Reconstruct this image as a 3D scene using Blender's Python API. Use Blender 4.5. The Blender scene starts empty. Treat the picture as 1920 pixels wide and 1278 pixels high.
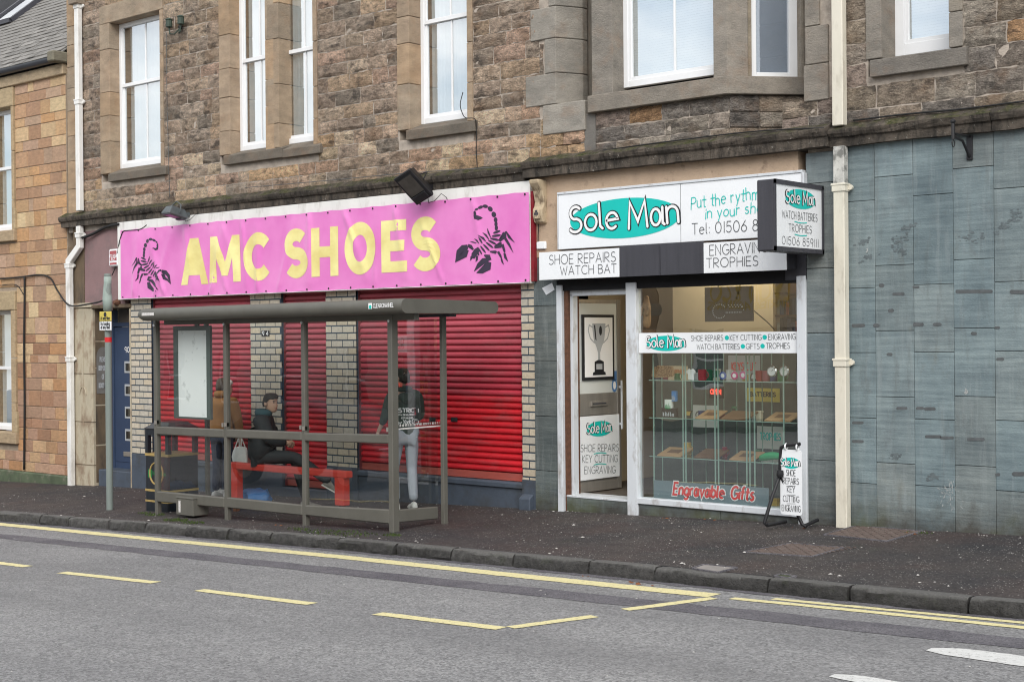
import bpy, bmesh, math, random
from mathutils import Vector, Matrix, noise
rnd = random.Random(7)
R_ = math.radians
scn = bpy.context.scene
COL = scn.collection

# ---------------------------------------------------------------- camera
YAW, PIT, ROL, FPX = R_(40.6439), R_(-0.1780), R_(-0.4958), 2667.0
CAM = Vector((12.0, -13.5, 2.0))
def _rx():
    a, p, r = YAW, PIT, ROL
    R0 = Matrix(((math.cos(a), math.sin(a), 0), (0, 0, -1), (-math.sin(a), math.cos(a), 0)))
    Rp = Matrix(((1, 0, 0), (0, math.cos(p), math.sin(p)), (0, -math.sin(p), math.cos(p))))
    Rr = Matrix(((math.cos(r), -math.sin(r), 0), (math.sin(r), math.cos(r), 0), (0, 0, 1)))
    return Rr @ Rp @ R0
RM = _rx()
cd = bpy.data.cameras.new('camera')
cd.sensor_width = 36.0
cd.lens = FPX / 1920 * 36
cd.clip_end = 2000
cam = bpy.data.objects.new('camera', cd)
mw = Matrix.Identity(4)
for i in range(3):
    mw[i][0] = RM[0][i]; mw[i][1] = -RM[1][i]; mw[i][2] = -RM[2][i]; mw[i][3] = CAM[i]
cam.matrix_world = mw
COL.objects.link(cam)
scn.camera = cam

# ---------------------------------------------------------------- sky, sun, exposure
SUN_EL, SUN_ROT = R_(38), R_(140)
w = bpy.data.worlds.new('World'); scn.world = w; w.use_nodes = True
nt = w.node_tree; nt.nodes.clear()
def wn(t, **k):
    n = nt.nodes.new(t)
    for a, b in k.items(): setattr(n, a, b)
    return n
sky = wn('ShaderNodeTexSky', sky_type='NISHITA', sun_disc=False, sun_elevation=SUN_EL, sun_rotation=SUN_ROT)
sky.air_density = 1.0; sky.dust_density = 1.0; sky.ozone_density = 1.2
tc = wn('ShaderNodeTexCoord'); mp = wn('ShaderNodeMapping'); mp.inputs['Scale'].default_value = (1.6, 1.6, 3.2)
nz = wn('ShaderNodeTexNoise'); nz.inputs['Scale'].default_value = 2.2; nz.inputs['Detail'].default_value = 7; nz.inputs['Roughness'].default_value = .55
rp = wn('ShaderNodeValToRGB'); rp.color_ramp.elements[0].position = .36; rp.color_ramp.elements[1].position = .58
rp.color_ramp.elements[0].color = (.22, .22, .22, 1); rp.color_ramp.elements[1].color = (.95, .92, .92, 1)
mx = wn('ShaderNodeMix', data_type='RGBA')
mx.inputs[7].default_value = (9.6, 9.6, 9.6, 1)
bg = wn('ShaderNodeBackground'); bg.inputs['Strength'].default_value = .10
ow = wn('ShaderNodeOutputWorld')
L = nt.links.new
L(tc.outputs['Generated'], mp.inputs['Vector']); L(mp.outputs[0], nz.inputs['Vector']); L(nz.outputs['Fac'], rp.inputs[0])
L(rp.outputs[0], mx.inputs[0]); L(sky.outputs[0], mx.inputs[6]); L(mx.outputs[2], bg.inputs[0]); L(bg.outputs[0], ow.inputs[0])
sl = bpy.data.lights.new('sun', 'SUN'); sl.energy = 1.5; sl.angle = R_(40); sl.color = (1, .97, .92)
so = bpy.data.objects.new('sun', sl); COL.objects.link(so)
# light travels from the south-east over the street on to the shop fronts
sd = Vector((math.sin(SUN_ROT) * math.cos(SUN_EL), math.cos(SUN_ROT) * math.cos(SUN_EL), math.sin(SUN_EL)))
so.rotation_euler = sd.to_track_quat('Z', 'Y').to_euler()
so.location = (5, -20, 20)
scn.view_settings.view_transform = 'Standard'
scn.view_settings.look = 'None'
scn.view_settings.exposure = 0.74
scn.view_settings.gamma = 1
scn.cycles.filter_width = 1.1
scn.view_settings.use_curve_mapping = False

# ---------------------------------------------------------------- pixel <-> place (survey of the photograph)
def ray(x, y):
    v = Vector(((x - 960) / FPX, (y - 639) / FPX, 1))
    return RM.transposed() @ v
def W(x, y, Y=0.0):
    d = ray(x, y)
    return CAM + d * ((Y - CAM.y) / d.y)
def X_(x, Y=0.0, y=640): return W(x, y, Y).x
def Z_(x, y, Y=0.0): return W(x, y, Y).z
def WZ(x, y, Z):
    d = ray(x, y)
    return CAM + d * ((Z - CAM.z) / d.z)
def gz(X, Y): return -.158 + .0315 * X + .025 * Y
def kerbY(X):
    pts = [(-60, -2.95), (-7, -2.9), (-4, -2.82), (0, -2.81), (2, -2.88), (4.5, -2.98), (6, -3.08), (7.6, -3.19), (40, -3.4)]
    for (a, b), (c, d) in zip(pts, pts[1:]):
        if X <= c: return b + (d - b) * (X - a) / (c - a)
    return pts[-1][1]
def rz(X, Y): return -.158 - .075 - .12 + .0315 * X - .01 * (Y + 3)
def G(x, y):
    d = ray(x, y)
    t = (CAM.z - (-.158 + .0315 * CAM.x + .025 * CAM.y)) / (.0315 * d.x + .025 * d.y - d.z)
    return CAM + d * t
def GR(x, y):
    d = ray(x, y); k0 = -.158 - .075 - .12 - .03
    t = (CAM.z - (k0 + .0315 * CAM.x - .01 * CAM.y)) / (.0315 * d.x - .01 * d.y - d.z)
    return CAM + d * t
def R4(xl, ytl, ybl, xr, ytr, ybr, Y):
    a, b, c, d = W(xl, ytl, Y), W(xl, ybl, Y), W(xr, ytr, Y), W(xr, ybr, Y)
    return (a.x + b.x) / 2, (c.x + d.x) / 2, (b.z + d.z) / 2, (a.z + c.z) / 2   # x0 x1 z0 z1

# ---------------------------------------------------------------- objects
def tag(o, label=None, cat=None, group=None, kind=None):
    if label: o['label'] = label
    if cat: o['category'] = cat
    if group: o['group'] = group
    if kind: o['kind'] = kind
    return o
def root(name, loc, label, cat, group=None, rz_=0):
    o = bpy.data.objects.new(name, None); COL.objects.link(o)
    o.location = loc; o.rotation_euler = (0, 0, rz_); o.empty_display_size = .1
    return tag(o, label, cat, group)
def origin(p):
    v = Vector((0, 0, 0))
    while p is not None:
        v += Vector(p.location); p = p.parent
    return v
class MB:
    def __init__(s): s.v = []; s.f = []; s.m = []
    def add(s, vs, fs, mi=0):
        n = len(s.v); s.v += [tuple(q) for q in vs]
        for q in fs: s.f.append(tuple(n + i for i in q)); s.m.append(mi)
        return s
    def box(s, x0, x1, y0, y1, z0, z1, mi=0):
        if x0 > x1: x0, x1 = x1, x0
        if y0 > y1: y0, y1 = y1, y0
        if z0 > z1: z0, z1 = z1, z0
        return s.add([(x0, y0, z0), (x1, y0, z0), (x1, y1, z0), (x0, y1, z0), (x0, y0, z1), (x1, y0, z1), (x1, y1, z1), (x0, y1, z1)],
                     [(3, 2, 1, 0), (4, 5, 6, 7), (0, 1, 5, 4), (1, 2, 6, 5), (2, 3, 7, 6), (3, 0, 4, 7)], mi)
    def obox(s, c, ax, ay, az, mi=0):
        c, ax, ay, az = Vector(c), Vector(ax), Vector(ay), Vector(az)
        vs = [c + i * ax + j * ay + k * az for k in (-1, 1) for (i, j) in ((-1, -1), (1, -1), (1, 1), (-1, 1))]
        return s.add(vs, [(3, 2, 1, 0), (4, 5, 6, 7), (0, 1, 5, 4), (1, 2, 6, 5), (2, 3, 7, 6), (3, 0, 4, 7)], mi)
    def bar(s, a, b, w_, t=None, up=(0, 0, 1), mi=0):
        a, b = Vector(a), Vector(b); d = (b - a); t = t or w_
        dn = d.normalized(); u = Vector(up)
        if abs(dn.dot(u)) > .95: u = Vector((0, 1, 0))
        sx = dn.cross(u).normalized(); uu = sx.cross(dn)
        return s.obox((a + b) / 2, d / 2, sx * w_ / 2, uu * t / 2, mi)
    def loft(s, rings, closed=True, caps=True, mi=0):
        n = len(rings[0]); vs = [q for r in rings for q in r]; fs = []
        for i in range(len(rings) - 1):
            for j in range(n if closed else n - 1):
                k = (j + 1) % n
                fs.append((i * n + j, i * n + k, (i + 1) * n + k, (i + 1) * n + j))
        if caps and closed:
            fs.append(tuple(range(n - 1, -1, -1))); fs.append(tuple((len(rings) - 1) * n + i for i in range(n)))
        return s.add(vs, fs, mi)
    def tube(s, pts, r, n=6, mi=0, caps=True):
        pts = [Vector(p) for p in pts]; rings = []
        rr = r if isinstance(r, (list, tuple)) else [r] * len(pts)
        u = None
        for i, p in enumerate(pts):
            d = (pts[min(i + 1, len(pts) - 1)] - pts[max(i - 1, 0)]).normalized()
            if u is None:
                u = Vector((0, 0, 1)) if abs(d.z) < .9 else Vector((1, 0, 0))
            sx = d.cross(u).normalized(); u = sx.cross(d).normalized()
            rings.append([p + (sx * math.cos(2 * math.pi * k / n) + u * math.sin(2 * math.pi * k / n)) * rr[i] for k in range(n)])
        return s.loft(rings, True, caps, mi)
    def lathe(s, c, prof, n=12, mi=0, axis='z'):
        c = Vector(c); rings = []
        for r, h in prof:
            rg = []
            for k in range(n):
                a = 2 * math.pi * k / n; ca, sa = r * math.cos(a), r * math.sin(a)
                rg.append(c + (Vector((ca, sa, h)) if axis == 'z' else Vector((ca, h, sa)) if axis == 'y' else Vector((h, ca, sa))))
            rings.append(rg)
        return s.loft(rings, True, True, mi)
    def prism(s, poly, y0, y1, mi=0):      # polygon in XZ, pushed along Y
        n = len(poly)
        vs = [(x, y0, z) for x, z in poly] + [(x, y1, z) for x, z in poly]
        fs = [tuple(range(n)), tuple(range(2 * n - 1, n - 1, -1))] + [(i, (i + n), (i + 1) % n + n, (i + 1) % n) for i in range(n)]
        return s.add(vs, fs, mi)
    def prismx(s, poly, x0, x1, mi=0):     # polygon in YZ, pushed along X
        n = len(poly)
        vs = [(x0, y, z) for y, z in poly] + [(x1, y, z) for y, z in poly]
        fs = [tuple(range(n)), tuple(range(2 * n - 1, n - 1, -1))] + [(i, (i + n), (i + 1) % n + n, (i + 1) % n) for i in range(n)]
        return s.add(vs, fs, mi)
    def prismz(s, poly, z0, z1, mi=0):
        n = len(poly)
        vs = [(x, y, z0) for x, y in poly] + [(x, y, z1) for x, y in poly]
        fs = [tuple(range(n)), tuple(range(2 * n - 1, n - 1, -1))] + [(i, (i + n), (i + 1) % n + n, (i + 1) % n) for i in range(n)]
        return s.add(vs, fs, mi)
    def build(s, name, mat, parent=None, bevel=0, smooth=False, color=None, fix=True, seg=1, label=None, kind=None):
        me = bpy.data.meshes.new(name)
        o = origin(parent)
        me.from_pydata([(a - o.x, b - o.y, c - o.z) for a, b, c in s.v], [], s.f)
        mats = mat if isinstance(mat, (list, tuple)) else [mat]
        for q in mats: me.materials.append(q)
        if len(mats) > 1: me.polygons.foreach_set('material_index', s.m)
        if fix or bevel:
            bm = bmesh.new(); bm.from_mesh(me)
            if fix: bmesh.ops.recalc_face_normals(bm, faces=bm.faces)
            if bevel:
                es = [e for e in bm.edges if len(e.link_faces) == 2 and e.calc_face_angle(0) > .6]
                try: bmesh.ops.bevel(bm, geom=es, offset=bevel, segments=seg, affect='EDGES', profile=.6, clamp_overlap=True)
                except Exception: pass
            bm.to_mesh(me); bm.free()
        if smooth:
            for p in me.polygons: p.use_smooth = True
            if smooth is not True: me.set_sharp_from_angle(angle=smooth)
        ob = bpy.data.objects.new(name, me); COL.objects.link(ob)
        if parent is not None: ob.parent = parent
        if color: ob.color = (*color, 1)
        if label: ob['label'] = label
        if kind: ob['kind'] = kind
        return ob

# ---------------------------------------------------------------- materials
def lin(c):
    c = c / 255
    return c / 12.92 if c <= .04045 else ((c + .055) / 1.055) ** 2.4
def S(r, g, b, k=1.0): return tuple(min(.95, lin(q) * k) for q in (r, g, b))
class NT:
    def __init__(s, name):
        s.m = bpy.data.materials.new(name); s.m.use_nodes = True
        s.t = s.m.node_tree; s.b = s.t.nodes['Principled BSDF']; s.out = s.t.nodes['Material Output']
        s.g = None
    def n(s, t, **k):
        q = s.t.nodes.new(t)
        for a, b in k.items(): setattr(q, a, b)
        return q
    def l(s, a, b): s.t.links.new(a, b)
    def pos(s, scale=(1, 1, 1), rot=(0, 0, 0)):
        if s.g is None: s.g = s.n('ShaderNodeNewGeometry')
        m = s.n('ShaderNodeMapping'); m.inputs['Scale'].default_value = scale; m.inputs['Rotation'].default_value = rot
        s.l(s.g.outputs['Position'], m.inputs['Vector']); return m.outputs[0]
    def noise(s, scale, detail=4, rough=.55, vec=None, dist=0):
        q = s.n('ShaderNodeTexNoise'); q.inputs['Scale'].default_value = scale; q.inputs['Detail'].default_value = detail
        q.inputs['Roughness'].default_value = rough; q.inputs['Distortion'].default_value = dist
        s.l(vec or s.pos(), q.inputs['Vector']); return q.outputs['Fac']
    def voro(s, scale, vec=None, feat='F1', out='Distance'):
        q = s.n('ShaderNodeTexVoronoi', feature=feat); q.inputs['Scale'].default_value = scale
        s.l(vec or s.pos(), q.inputs['Vector']); return q.outputs[out]
    def ramp(s, fac, lo, hi, c0=(0, 0, 0), c1=(1, 1, 1)):
        q = s.n('ShaderNodeValToRGB'); e = q.color_ramp.elements
        e[0].position = lo; e[1].position = hi; e[0].color = (*c0, 1); e[1].color = (*c1, 1)
        s.l(fac, q.inputs[0]); return q.outputs[0]
    def mix(s, fac, a, b, blend='MIX'):
        q = s.n('ShaderNodeMix', data_type='RGBA', blend_type=blend)
        for sk, v in ((0, fac), (6, a), (7, b)):
            if isinstance(v, (int, float)): q.inputs[sk].default_value = v if sk == 0 else (v, v, v, 1)
            elif isinstance(v, tuple): q.inputs[sk].default_value = (*v, 1)
            else: s.l(v, q.inputs[sk])
        return q.outputs[2]
    def math(s, op, a, b=0.0, clamp=False):
        q = s.n('ShaderNodeMath', operation=op, use_clamp=clamp)
        for i, v in enumerate((a, b)):
            if isinstance(v, (int, float)): q.inputs[i].default_value = v
            else: s.l(v, q.inputs[i])
        return q.outputs[0]
    def oc(s): return s.n('ShaderNodeObjectInfo').outputs['Color']
    def sep(s, which):
        if s.g is None: s.g = s.n('ShaderNodeNewGeometry')
        q = s.n('ShaderNodeSeparateXYZ'); s.l(s.g.outputs['Position'], q.inputs[0]); return q.outputs[which]
    def nrm(s, which):
        if s.g is None: s.g = s.n('ShaderNodeNewGeometry')
        q = s.n('ShaderNodeSeparateXYZ'); s.l(s.g.outputs['Normal'], q.inputs[0]); return q.outputs[which]
    def bump(s, h, dist=.01, strength=1.0, prev=None):
        q = s.n('ShaderNodeBump'); q.inputs['Distance'].default_value = dist; q.inputs['Strength'].default_value = strength
        s.l(h, q.inputs['Height'])
        if prev is not None: s.l(prev, q.inputs['Normal'])
        return q.outputs[0]
    def fin(s, color=None, rough=.7, normal=None, metal=0, spec=.3):
        if color is not None:
            if isinstance(color, tuple): s.b.inputs['Base Color'].default_value = (*color, 1)
            else: s.l(color, s.b.inputs['Base Color'])
        if isinstance(rough, (int, float)): s.b.inputs['Roughness'].default_value = rough
        else: s.l(rough, s.b.inputs['Roughness'])
        s.b.inputs['Metallic'].default_value = metal
        s.b.inputs['Specular IOR Level'].default_value = spec
        if normal is not None: s.l(normal, s.b.inputs['Normal'])
        return s.m
def mat(name, c, var=.12, vs=6, rough=.6, bump=0, bs=60, metal=0, spec=.35, obj=False, dirt=None, stretch=(1, 1, 1)):
    t = NT(name)
    n1 = t.noise(vs, 5, .6, t.pos(stretch))
    f = t.ramp(n1, .3, .7, (1 - var,) * 3, (1 + var * .7,) * 3)
    base = t.oc() if obj else c
    col = t.mix(1.0, f, base, 'MULTIPLY')
    if dirt:
        dc, ds, lo, hi, amt = dirt
        d = t.math('MULTIPLY', t.ramp(t.noise(ds, 6, .65, t.pos(stretch)), lo, hi), amt)
        col = t.mix(d, col, dc)
    nm = t.bump(t.noise(bs, 4, .6), .01, bump) if bump else None
    rg = t.ramp(n1, .2, .8, (rough * .85,) * 3, (min(1, rough * 1.15),) * 3)
    return t.fin(col, rg, nm, metal, spec)
def glass(name, ior=1.5, tint=(1, 1, 1), extra=0.0, dirt=.0):
    t = NT(name); t.t.nodes.remove(t.b)
    tr = t.n('ShaderNodeBsdfTransparent'); tr.inputs[0].default_value = (*tint, 1)
    gl = t.n('ShaderNodeBsdfGlossy'); gl.inputs['Roughness'].default_value = .0; gl.inputs[0].default_value = (1, 1, 1, 1)
    t.pos(); dp = t.n('ShaderNodeVectorMath', operation='DOT_PRODUCT'); t.l(t.g.outputs['Incoming'], dp.inputs[0]); t.l(t.g.outputs['Normal'], dp.inputs[1])
    f0 = ((ior - 1) / (ior + 1)) ** 2 * 1.9   # both faces of the sheet
    q5 = t.math('POWER', t.math('SUBTRACT', 1.0, t.math('ABSOLUTE', dp.outputs['Value']), True), 5.0)
    fac = t.math('ADD', t.math('MULTIPLY', q5, 1 - f0), f0 + extra, True)
    wob = t.bump(t.noise(1.3, 2, .5), .02, .10)
    t.l(wob, gl.inputs['Normal'])
    mxs = t.n('ShaderNodeMixShader'); t.l(fac, mxs.inputs[0]); t.l(tr.outputs[0], mxs.inputs[1]); t.l(gl.outputs[0], mxs.inputs[2])
    last = mxs.outputs[0]
    if dirt:
        df = t.n('ShaderNodeBsdfDiffuse'); df.inputs[0].default_value = (.55, .55, .52, 1)
        m2 = t.n('ShaderNodeMixShader')
        t.l(t.math('MULTIPLY', t.ramp(t.noise(3, 6, .7), .35, .8), dirt), m2.inputs[0]); t.l(last, m2.inputs[1]); t.l(df.outputs[0], m2.inputs[2]); last = m2.outputs[0]
    t.l(last, t.out.inputs[0])
    return t.m

def rock_mat(name, rockface=True):
    t = NT(name)
    oc = t.oc()
    v = t.pos((1, 1, 1.9))
    mid = t.noise(9 if rockface else 3.1, 6, .68 if rockface else .6, v); fine = t.noise(58, 5, .75, v)
    col = t.mix(1.0, t.ramp(mid, .34, .66, (.6, .585, .575), (1.42, 1.40, 1.37)) if rockface else t.ramp(mid, .3, .7, (.74, .74, .74), (1.16, 1.14, 1.12)), oc, 'MULTIPLY')
    col = t.mix(1.0, t.ramp(fine, .3, .7, *(((.55, .54, .53), (1.38, 1.38, 1.38)) if rockface else ((.8, .79, .78), (1.16, 1.16, 1.16)))), col, 'MULTIPLY')
    crag_shade = t.noise(11, 7, .72, t.pos((1, 1, 2.2), (0, .16, 0)), 1.6)
    if rockface: col = t.mix(t.math('MULTIPLY', t.ramp(crag_shade, .36, .46, (1, 1, 1), (0, 0, 0)), .42), col, (.055, .048, .043))  # relief shading of the rock face, painted dark into the stone colour
    # iron staining and soot crust, in patches of their own
    iron = t.math('MULTIPLY', t.ramp(t.noise(3.7, 4, .6), .52, .72), .45 if rockface else .25)
    col = t.mix(iron, col, (.30, .165, .085))
    soot = t.math('MULTIPLY', t.ramp(t.noise(3.6, 7, .7, t.pos((1, 1, 2.0))), .53, .63), .66 if rockface else .16)
    col = t.mix(soot, col, (.06, .057, .054))
    h = t.math('ADD', t.math('MULTIPLY', t.noise(17, 6, .7, t.pos((1, 1, 2.4), (0, .12, 0)), 1.2), 1.0), t.math('MULTIPLY', t.noise(60, 4, .7), .3))
    nm = t.bump(h, .14 if rockface else .012, 1.0)
    return t.fin(col, .92, nm, 0, .15)

M = {}
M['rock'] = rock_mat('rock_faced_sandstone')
M['ashlar'] = rock_mat('weathered_ashlar', False)
def ashlar2():
    t = NT('tan_ashlar'); oc = t.oc(); v = t.pos((1, 1, 2.5))
    col = t.mix(1.0, t.ramp(t.noise(10, 6, .65, v), .3, .7, (.75, .74, .72), (1.18, 1.16, 1.12)), oc, 'MULTIPLY')
    col = t.mix(t.math('MULTIPLY', t.ramp(t.noise(2.2, 4, .6), .5, .75), .3), col, (.16, .13, .10))
    return t.fin(col, .9, t.bump(t.noise(55, 5, .7), .012, .9), 0, .15)
M['tan'] = ashlar2()
M['mortar'] = mat('lime_mortar', (.43, .37, .31), .25, 9, .95, .8, 60, dirt=((.16, .14, .12), 3, .5, .7, .6))
M['mortar_tan'] = mat('pale_mortar', (.36, .29, .22), .2, 9, .95, .6, 60)
M['brick'] = mat('buff_brick', None, .16, 25, .85, .5, 120, obj=True, dirt=((.55, .53, .5), 7, .6, .75, .35))
M['brick_joint'] = mat('blue_grey_joint', S(62, 80, 96, .7), .1, 20, .8, .3, 90)
M['plinth'] = mat('blue_grey_masonry_paint', S(88, 98, 112, .7), .14, 5, .6, .35, 40, dirt=((.05, .05, .045), 3, .5, .72, .7))
M['white_frame'] = mat('white_window_plastic', (.80, .81, .82), .03, 5, .35, spec=.45)
M['white_paint'] = mat('white_paint', (.78, .77, .74), .07, 4, .45, .1, 80, dirt=((.30, .27, .22), 5, .52, .76, .55), stretch=(1, 1, .4))
M['cream_pipe'] = mat('cream_pipe_paint', (.70, .66, .555), .06, 5, .4, .06, 60, dirt=((.24, .20, .14), 7, .52, .78, .6), stretch=(1, 1, .3))
M['grey_pipe'] = mat('flaking_pipe_paint', (.55, .54, .50), .2, 8, .5, .2, 60, dirt=((.12, .12, .11), 9, .48, .6, .8))
M['sign_white'] = mat('sign_white', (.83, .85, .87), .03, 3, .3, spec=.5, dirt=((.55, .56, .56), 3, .6, .85, .35))
M['teal'] = mat('teal_print', S(20, 190, 180), .03, 3, .4)
M['white_print'] = mat('white_print', (.86, .86, .86), .02, 3, .4)
M['black_print'] = mat('black_print', (.02, .02, .024), .05, 3, .45)
M['grey_print'] = mat('charcoal_print', (.075, .08, .085), .05, 3, .45)
M['red_print'] = mat('red_print', (.74, .055, .05), .05, 3, .4)
M['dark_box'] = mat('dark_grey_metal', (.055, .055, .065), .15, 6, .5, .1, 50, dirt=((.2, .2, .2), 8, .62, .8, .3), stretch=(3, 3, .3))
M['black_metal'] = mat('black_metal', (.02, .02, .022), .2, 8, .45, .1, 60)
M['rust'] = mat('rusty_metal', (.13, .06, .035), .4, 20, .8, .4, 80)
M['alu'] = mat('painted_aluminium', (.62, .65, .68), .06, 5, .45, .05, 60, dirt=((.22, .17, .13), 7, .54, .74, .7), stretch=(1, 1, .4))
M['brushed'] = mat('brushed_metal', (.42, .39, .35), .12, 14, .38, .05, 90, metal=.6, stretch=(1, 1, .15))
M['shelter'] = mat('grey_bronze_paint', S(116, 114, 106, .66), .1, 4, .5, .12, 70, spec=.35, dirt=((.09, .085, .07), 7, .54, .76, .55), stretch=(1, 1, .6))
M['shelter_edge'] = mat('scuffed_rail_edge', (.5, .5, .46), .2, 30, .6)
M['moss'] = mat('moss', (.055, .085, .02), .4, 30, .95, .8, 120)
M['slat'] = mat('shutter_red', None, .2, 3, .55, .1, 50, obj=True, spec=.28, dirt=((.24, .11, .11), 4, .48, .74, .5), stretch=(.5, 1, 2.2))
M['dark'] = mat('dark_void', (.012, .012, .014), .1, 3, .8)
M['door_blue'] = mat('blue_door_paint', S(62, 78, 106, .85), .08, 3, .4, spec=.45)
M['interior'] = mat('beige_room_wall', (.62, .50, .34), .05, 2, .8)
M['ceiling'] = mat('white_room_ceiling', (.7, .7, .68), .03, 2, .8)
M['room_floor'] = mat('room_floor', (.10, .085, .07), .2, 5, .6)
M['cable'] = mat('black_cable', (.018, .018, .018), .1, 8, .6)
M['cable_grey'] = mat('grey_cable', (.12, .12, .115), .1, 8, .6)
M['render_pink'] = mat('pinkish_render', S(150, 122, 122, .85), .14, 3, .9, .5, 70, dirt=((.13, .12, .12), 2.4, .52, .72, .55))
M['render_beige'] = mat('beige_render', S(200, 175, 150, .78), .12, 5, .9, .5, 60, dirt=((.16, .11, .08), 7, .58, .7, .6))
M['cream_stone'] = mat('painted_cream_stone', S(205, 194, 170, .8), .16, 5, .8, .35, 40, dirt=((.20, .13, .085), 5, .47, .64, .75), stretch=(1, 1, .5))
M['litho'] = mat('bare_sandstone', S(125, 108, 88, .75), .25, 6, .9, .6, 50, dirt=((.05, .045, .04), 4, .5, .7, .7), stretch=(1, 1, .5))
M['curtain'] = mat('net_curtain', (.56, .61, .63), .03, 30, .9)
M['blind'] = mat('white_blind', (.86, .87, .87), .02, 4, .7)
M['grey_blind'] = mat('frosted_blue_grey', (.27, .31, .36), .06, 3, .4)
M['pane'] = glass('window_glass', 1.5, (.92, .97, .98), .42)
M['pane_thin'] = glass('shelter_glass', 1.5, (.89, .925, .91), .035, .006)
M['pane_shop'] = glass('shop_glass', 1.5, (.9, .96, .945), .14)
M['pane_plain'] = glass('plain_glass', 1.5, (.95, .96, .97), .03)
M['shelf_glass'] = glass('cabinet_glass', 1.45, (.86, .95, .92), .05)
M['glass_edge'] = mat('green_glass_edge', S(168, 198, 186, .72), .1, 8, .2)
def slate_mat():
    t = NT('blue_green_slate'); oc = t.oc()
    v = t.pos((1, 1, 1), (0, .07, 0))
    band = t.noise(1.0, 7, .7, t.pos((1.3, 1, 26), (0, .10, 0)))
    col = t.mix(1.0, t.ramp(band, .32, .7, (.66, .69, .71), (1.26, 1.23, 1.2)), oc, 'MULTIPLY')
    col = t.mix(1.0, t.ramp(t.noise(2.1, 5, .6), .3, .7, (.72, .74, .76), (1.22, 1.2, 1.18)), col, 'MULTIPLY')
    drip = t.math('MULTIPLY', t.ramp(t.noise(3.2, 6, .7, t.pos((3, 3, .5))), .52, .72), .42)
    col = t.mix(drip, col, (.10, .105, .10))
    pale = t.math('MULTIPLY', t.ramp(t.noise(4.5, 6, .7, t.pos((3.2, 3, .28))), .52, .74), .34)
    col = t.mix(pale, col, (.33, .36, .36))
    scuff = t.math('MULTIPLY', t.ramp(t.noise(2.6, 7, .75), .56, .70), .38)
    col = t.mix(scuff, col, (.12, .13, .135))
    rust = t.math('MULTIPLY', t.ramp(t.noise(1.7, 6, .65, t.pos((1.4, 1, .8))), .6, .76), .30)
    col = t.mix(rust, col, (.19, .15, .09))
    # splash dirt and algae with an uneven upper edge along the foot of the wall
    hgt = t.math('ADD', t.sep(2), t.math('MULTIPLY', t.noise(4.2, 6, .7), -.75))
    hgt = t.math('ADD', hgt, t.math('MULTIPLY', t.sep(0), -.0315))
    foot = t.ramp(hgt, -.42, .04) if False else t.math('SUBTRACT', 1.0, t.math('MULTIPLY', t.math('ADD', hgt, .56), 2.9), True)
    col = t.mix(t.math('MULTIPLY', foot, .85), col, t.mix(t.ramp(t.noise(1.1, 3), .45, .6), (.045, .038, .03), (.07, .075, .035)))
    nm = t.bump(t.math('ADD', band, t.noise(70, 4, .7)), .006, .8)
    return t.fin(col, t.ramp(band, .3, .7, (.5,) * 3, (.72,) * 3), nm, 0, .35)
M['slate'] = slate_mat()
def cornice_mat():
    t = NT('mossy_cornice_stone'); v = t.pos((1, 1, 1))
    col = t.mix(t.ramp(t.noise(3.1, 5, .6), .35, .65), (.075, .065, .055), (.165, .138, .112))
    col = t.mix(t.math('MULTIPLY', t.ramp(t.noise(6, 6, .7, t.pos((2, 1, .6))), .45, .62), .8), col, (.03, .028, .026))
    up = t.ramp(t.nrm(2), .25, .7)
    moss = t.math('MULTIPLY', up, t.ramp(t.noise(5, 6, .75), .44, .60))
    col = t.mix(moss, col, t.mix(t.ramp(t.noise(30, 3), .4, .6), (.035, .045, .014), (.11, .105, .05)))
    lich = t.math('MULTIPLY', t.ramp(t.noise(24, 5, .7), .64, .7), .7)
    col = t.mix(lich, col, (.5, .48, .42))
    nm = t.bump(t.noise(40, 6, .72), .03, 1.0)
    return t.fin(col, .95, nm, 0, .15)
M['cornice'] = cornice_mat()
def asphalt():
    t = NT('worn_asphalt')
    v1 = t.voro(62, out='Color'); sp = t.n('ShaderNodeSeparateColor'); t.l(v1, sp.inputs[0])
    agg = t.ramp(sp.outputs[0], .05, .95, (.66, .66, .67), (1.34, 1.34, 1.34))
    base = t.mix(t.ramp(t.noise(.55, 5, .6), .3, .7), (.235, .233, .233), (.29, .286, .281))
    col = t.mix(1.0, agg, base, 'MULTIPLY')
    col = t.mix(t.math('MULTIPLY', t.ramp(t.noise(8, 6, .7), .4, .75), .25), col, (.10, .10, .102))
    trk = t.ramp(t.noise(.9, 5, .6, t.pos((.12, 1.1, 1))), .42, .68)
    col = t.mix(t.math('MULTIPLY', trk, .42), col, (.15, .148, .15))
    oil = t.ramp(t.noise(.8, 4, .6, t.pos((.5, 1.6, 1))), .66, .74)
    col = t.mix(t.math('MULTIPLY', oil, .4), col, (.09, .088, .09))
    pit = t.ramp(t.noise(26, 5, .75), .33, .43, (.55, .55, .56), (1, 1, 1))
    col = t.mix(1.0, pit, col, 'MULTIPLY')
    spec = t.math('GREATER_THAN', t.noise(140, 1, .5), .775)
    col = t.mix(t.math('MULTIPLY', spec, .6), col, (.6, .58, .54))
    h = t.math('ADD', t.voro(95), t.noise(50, 4, .7))
    return t.fin(col, .85, t.bump(h, .008, .9), 0, .25)
M['asphalt'] = asphalt()
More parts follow.
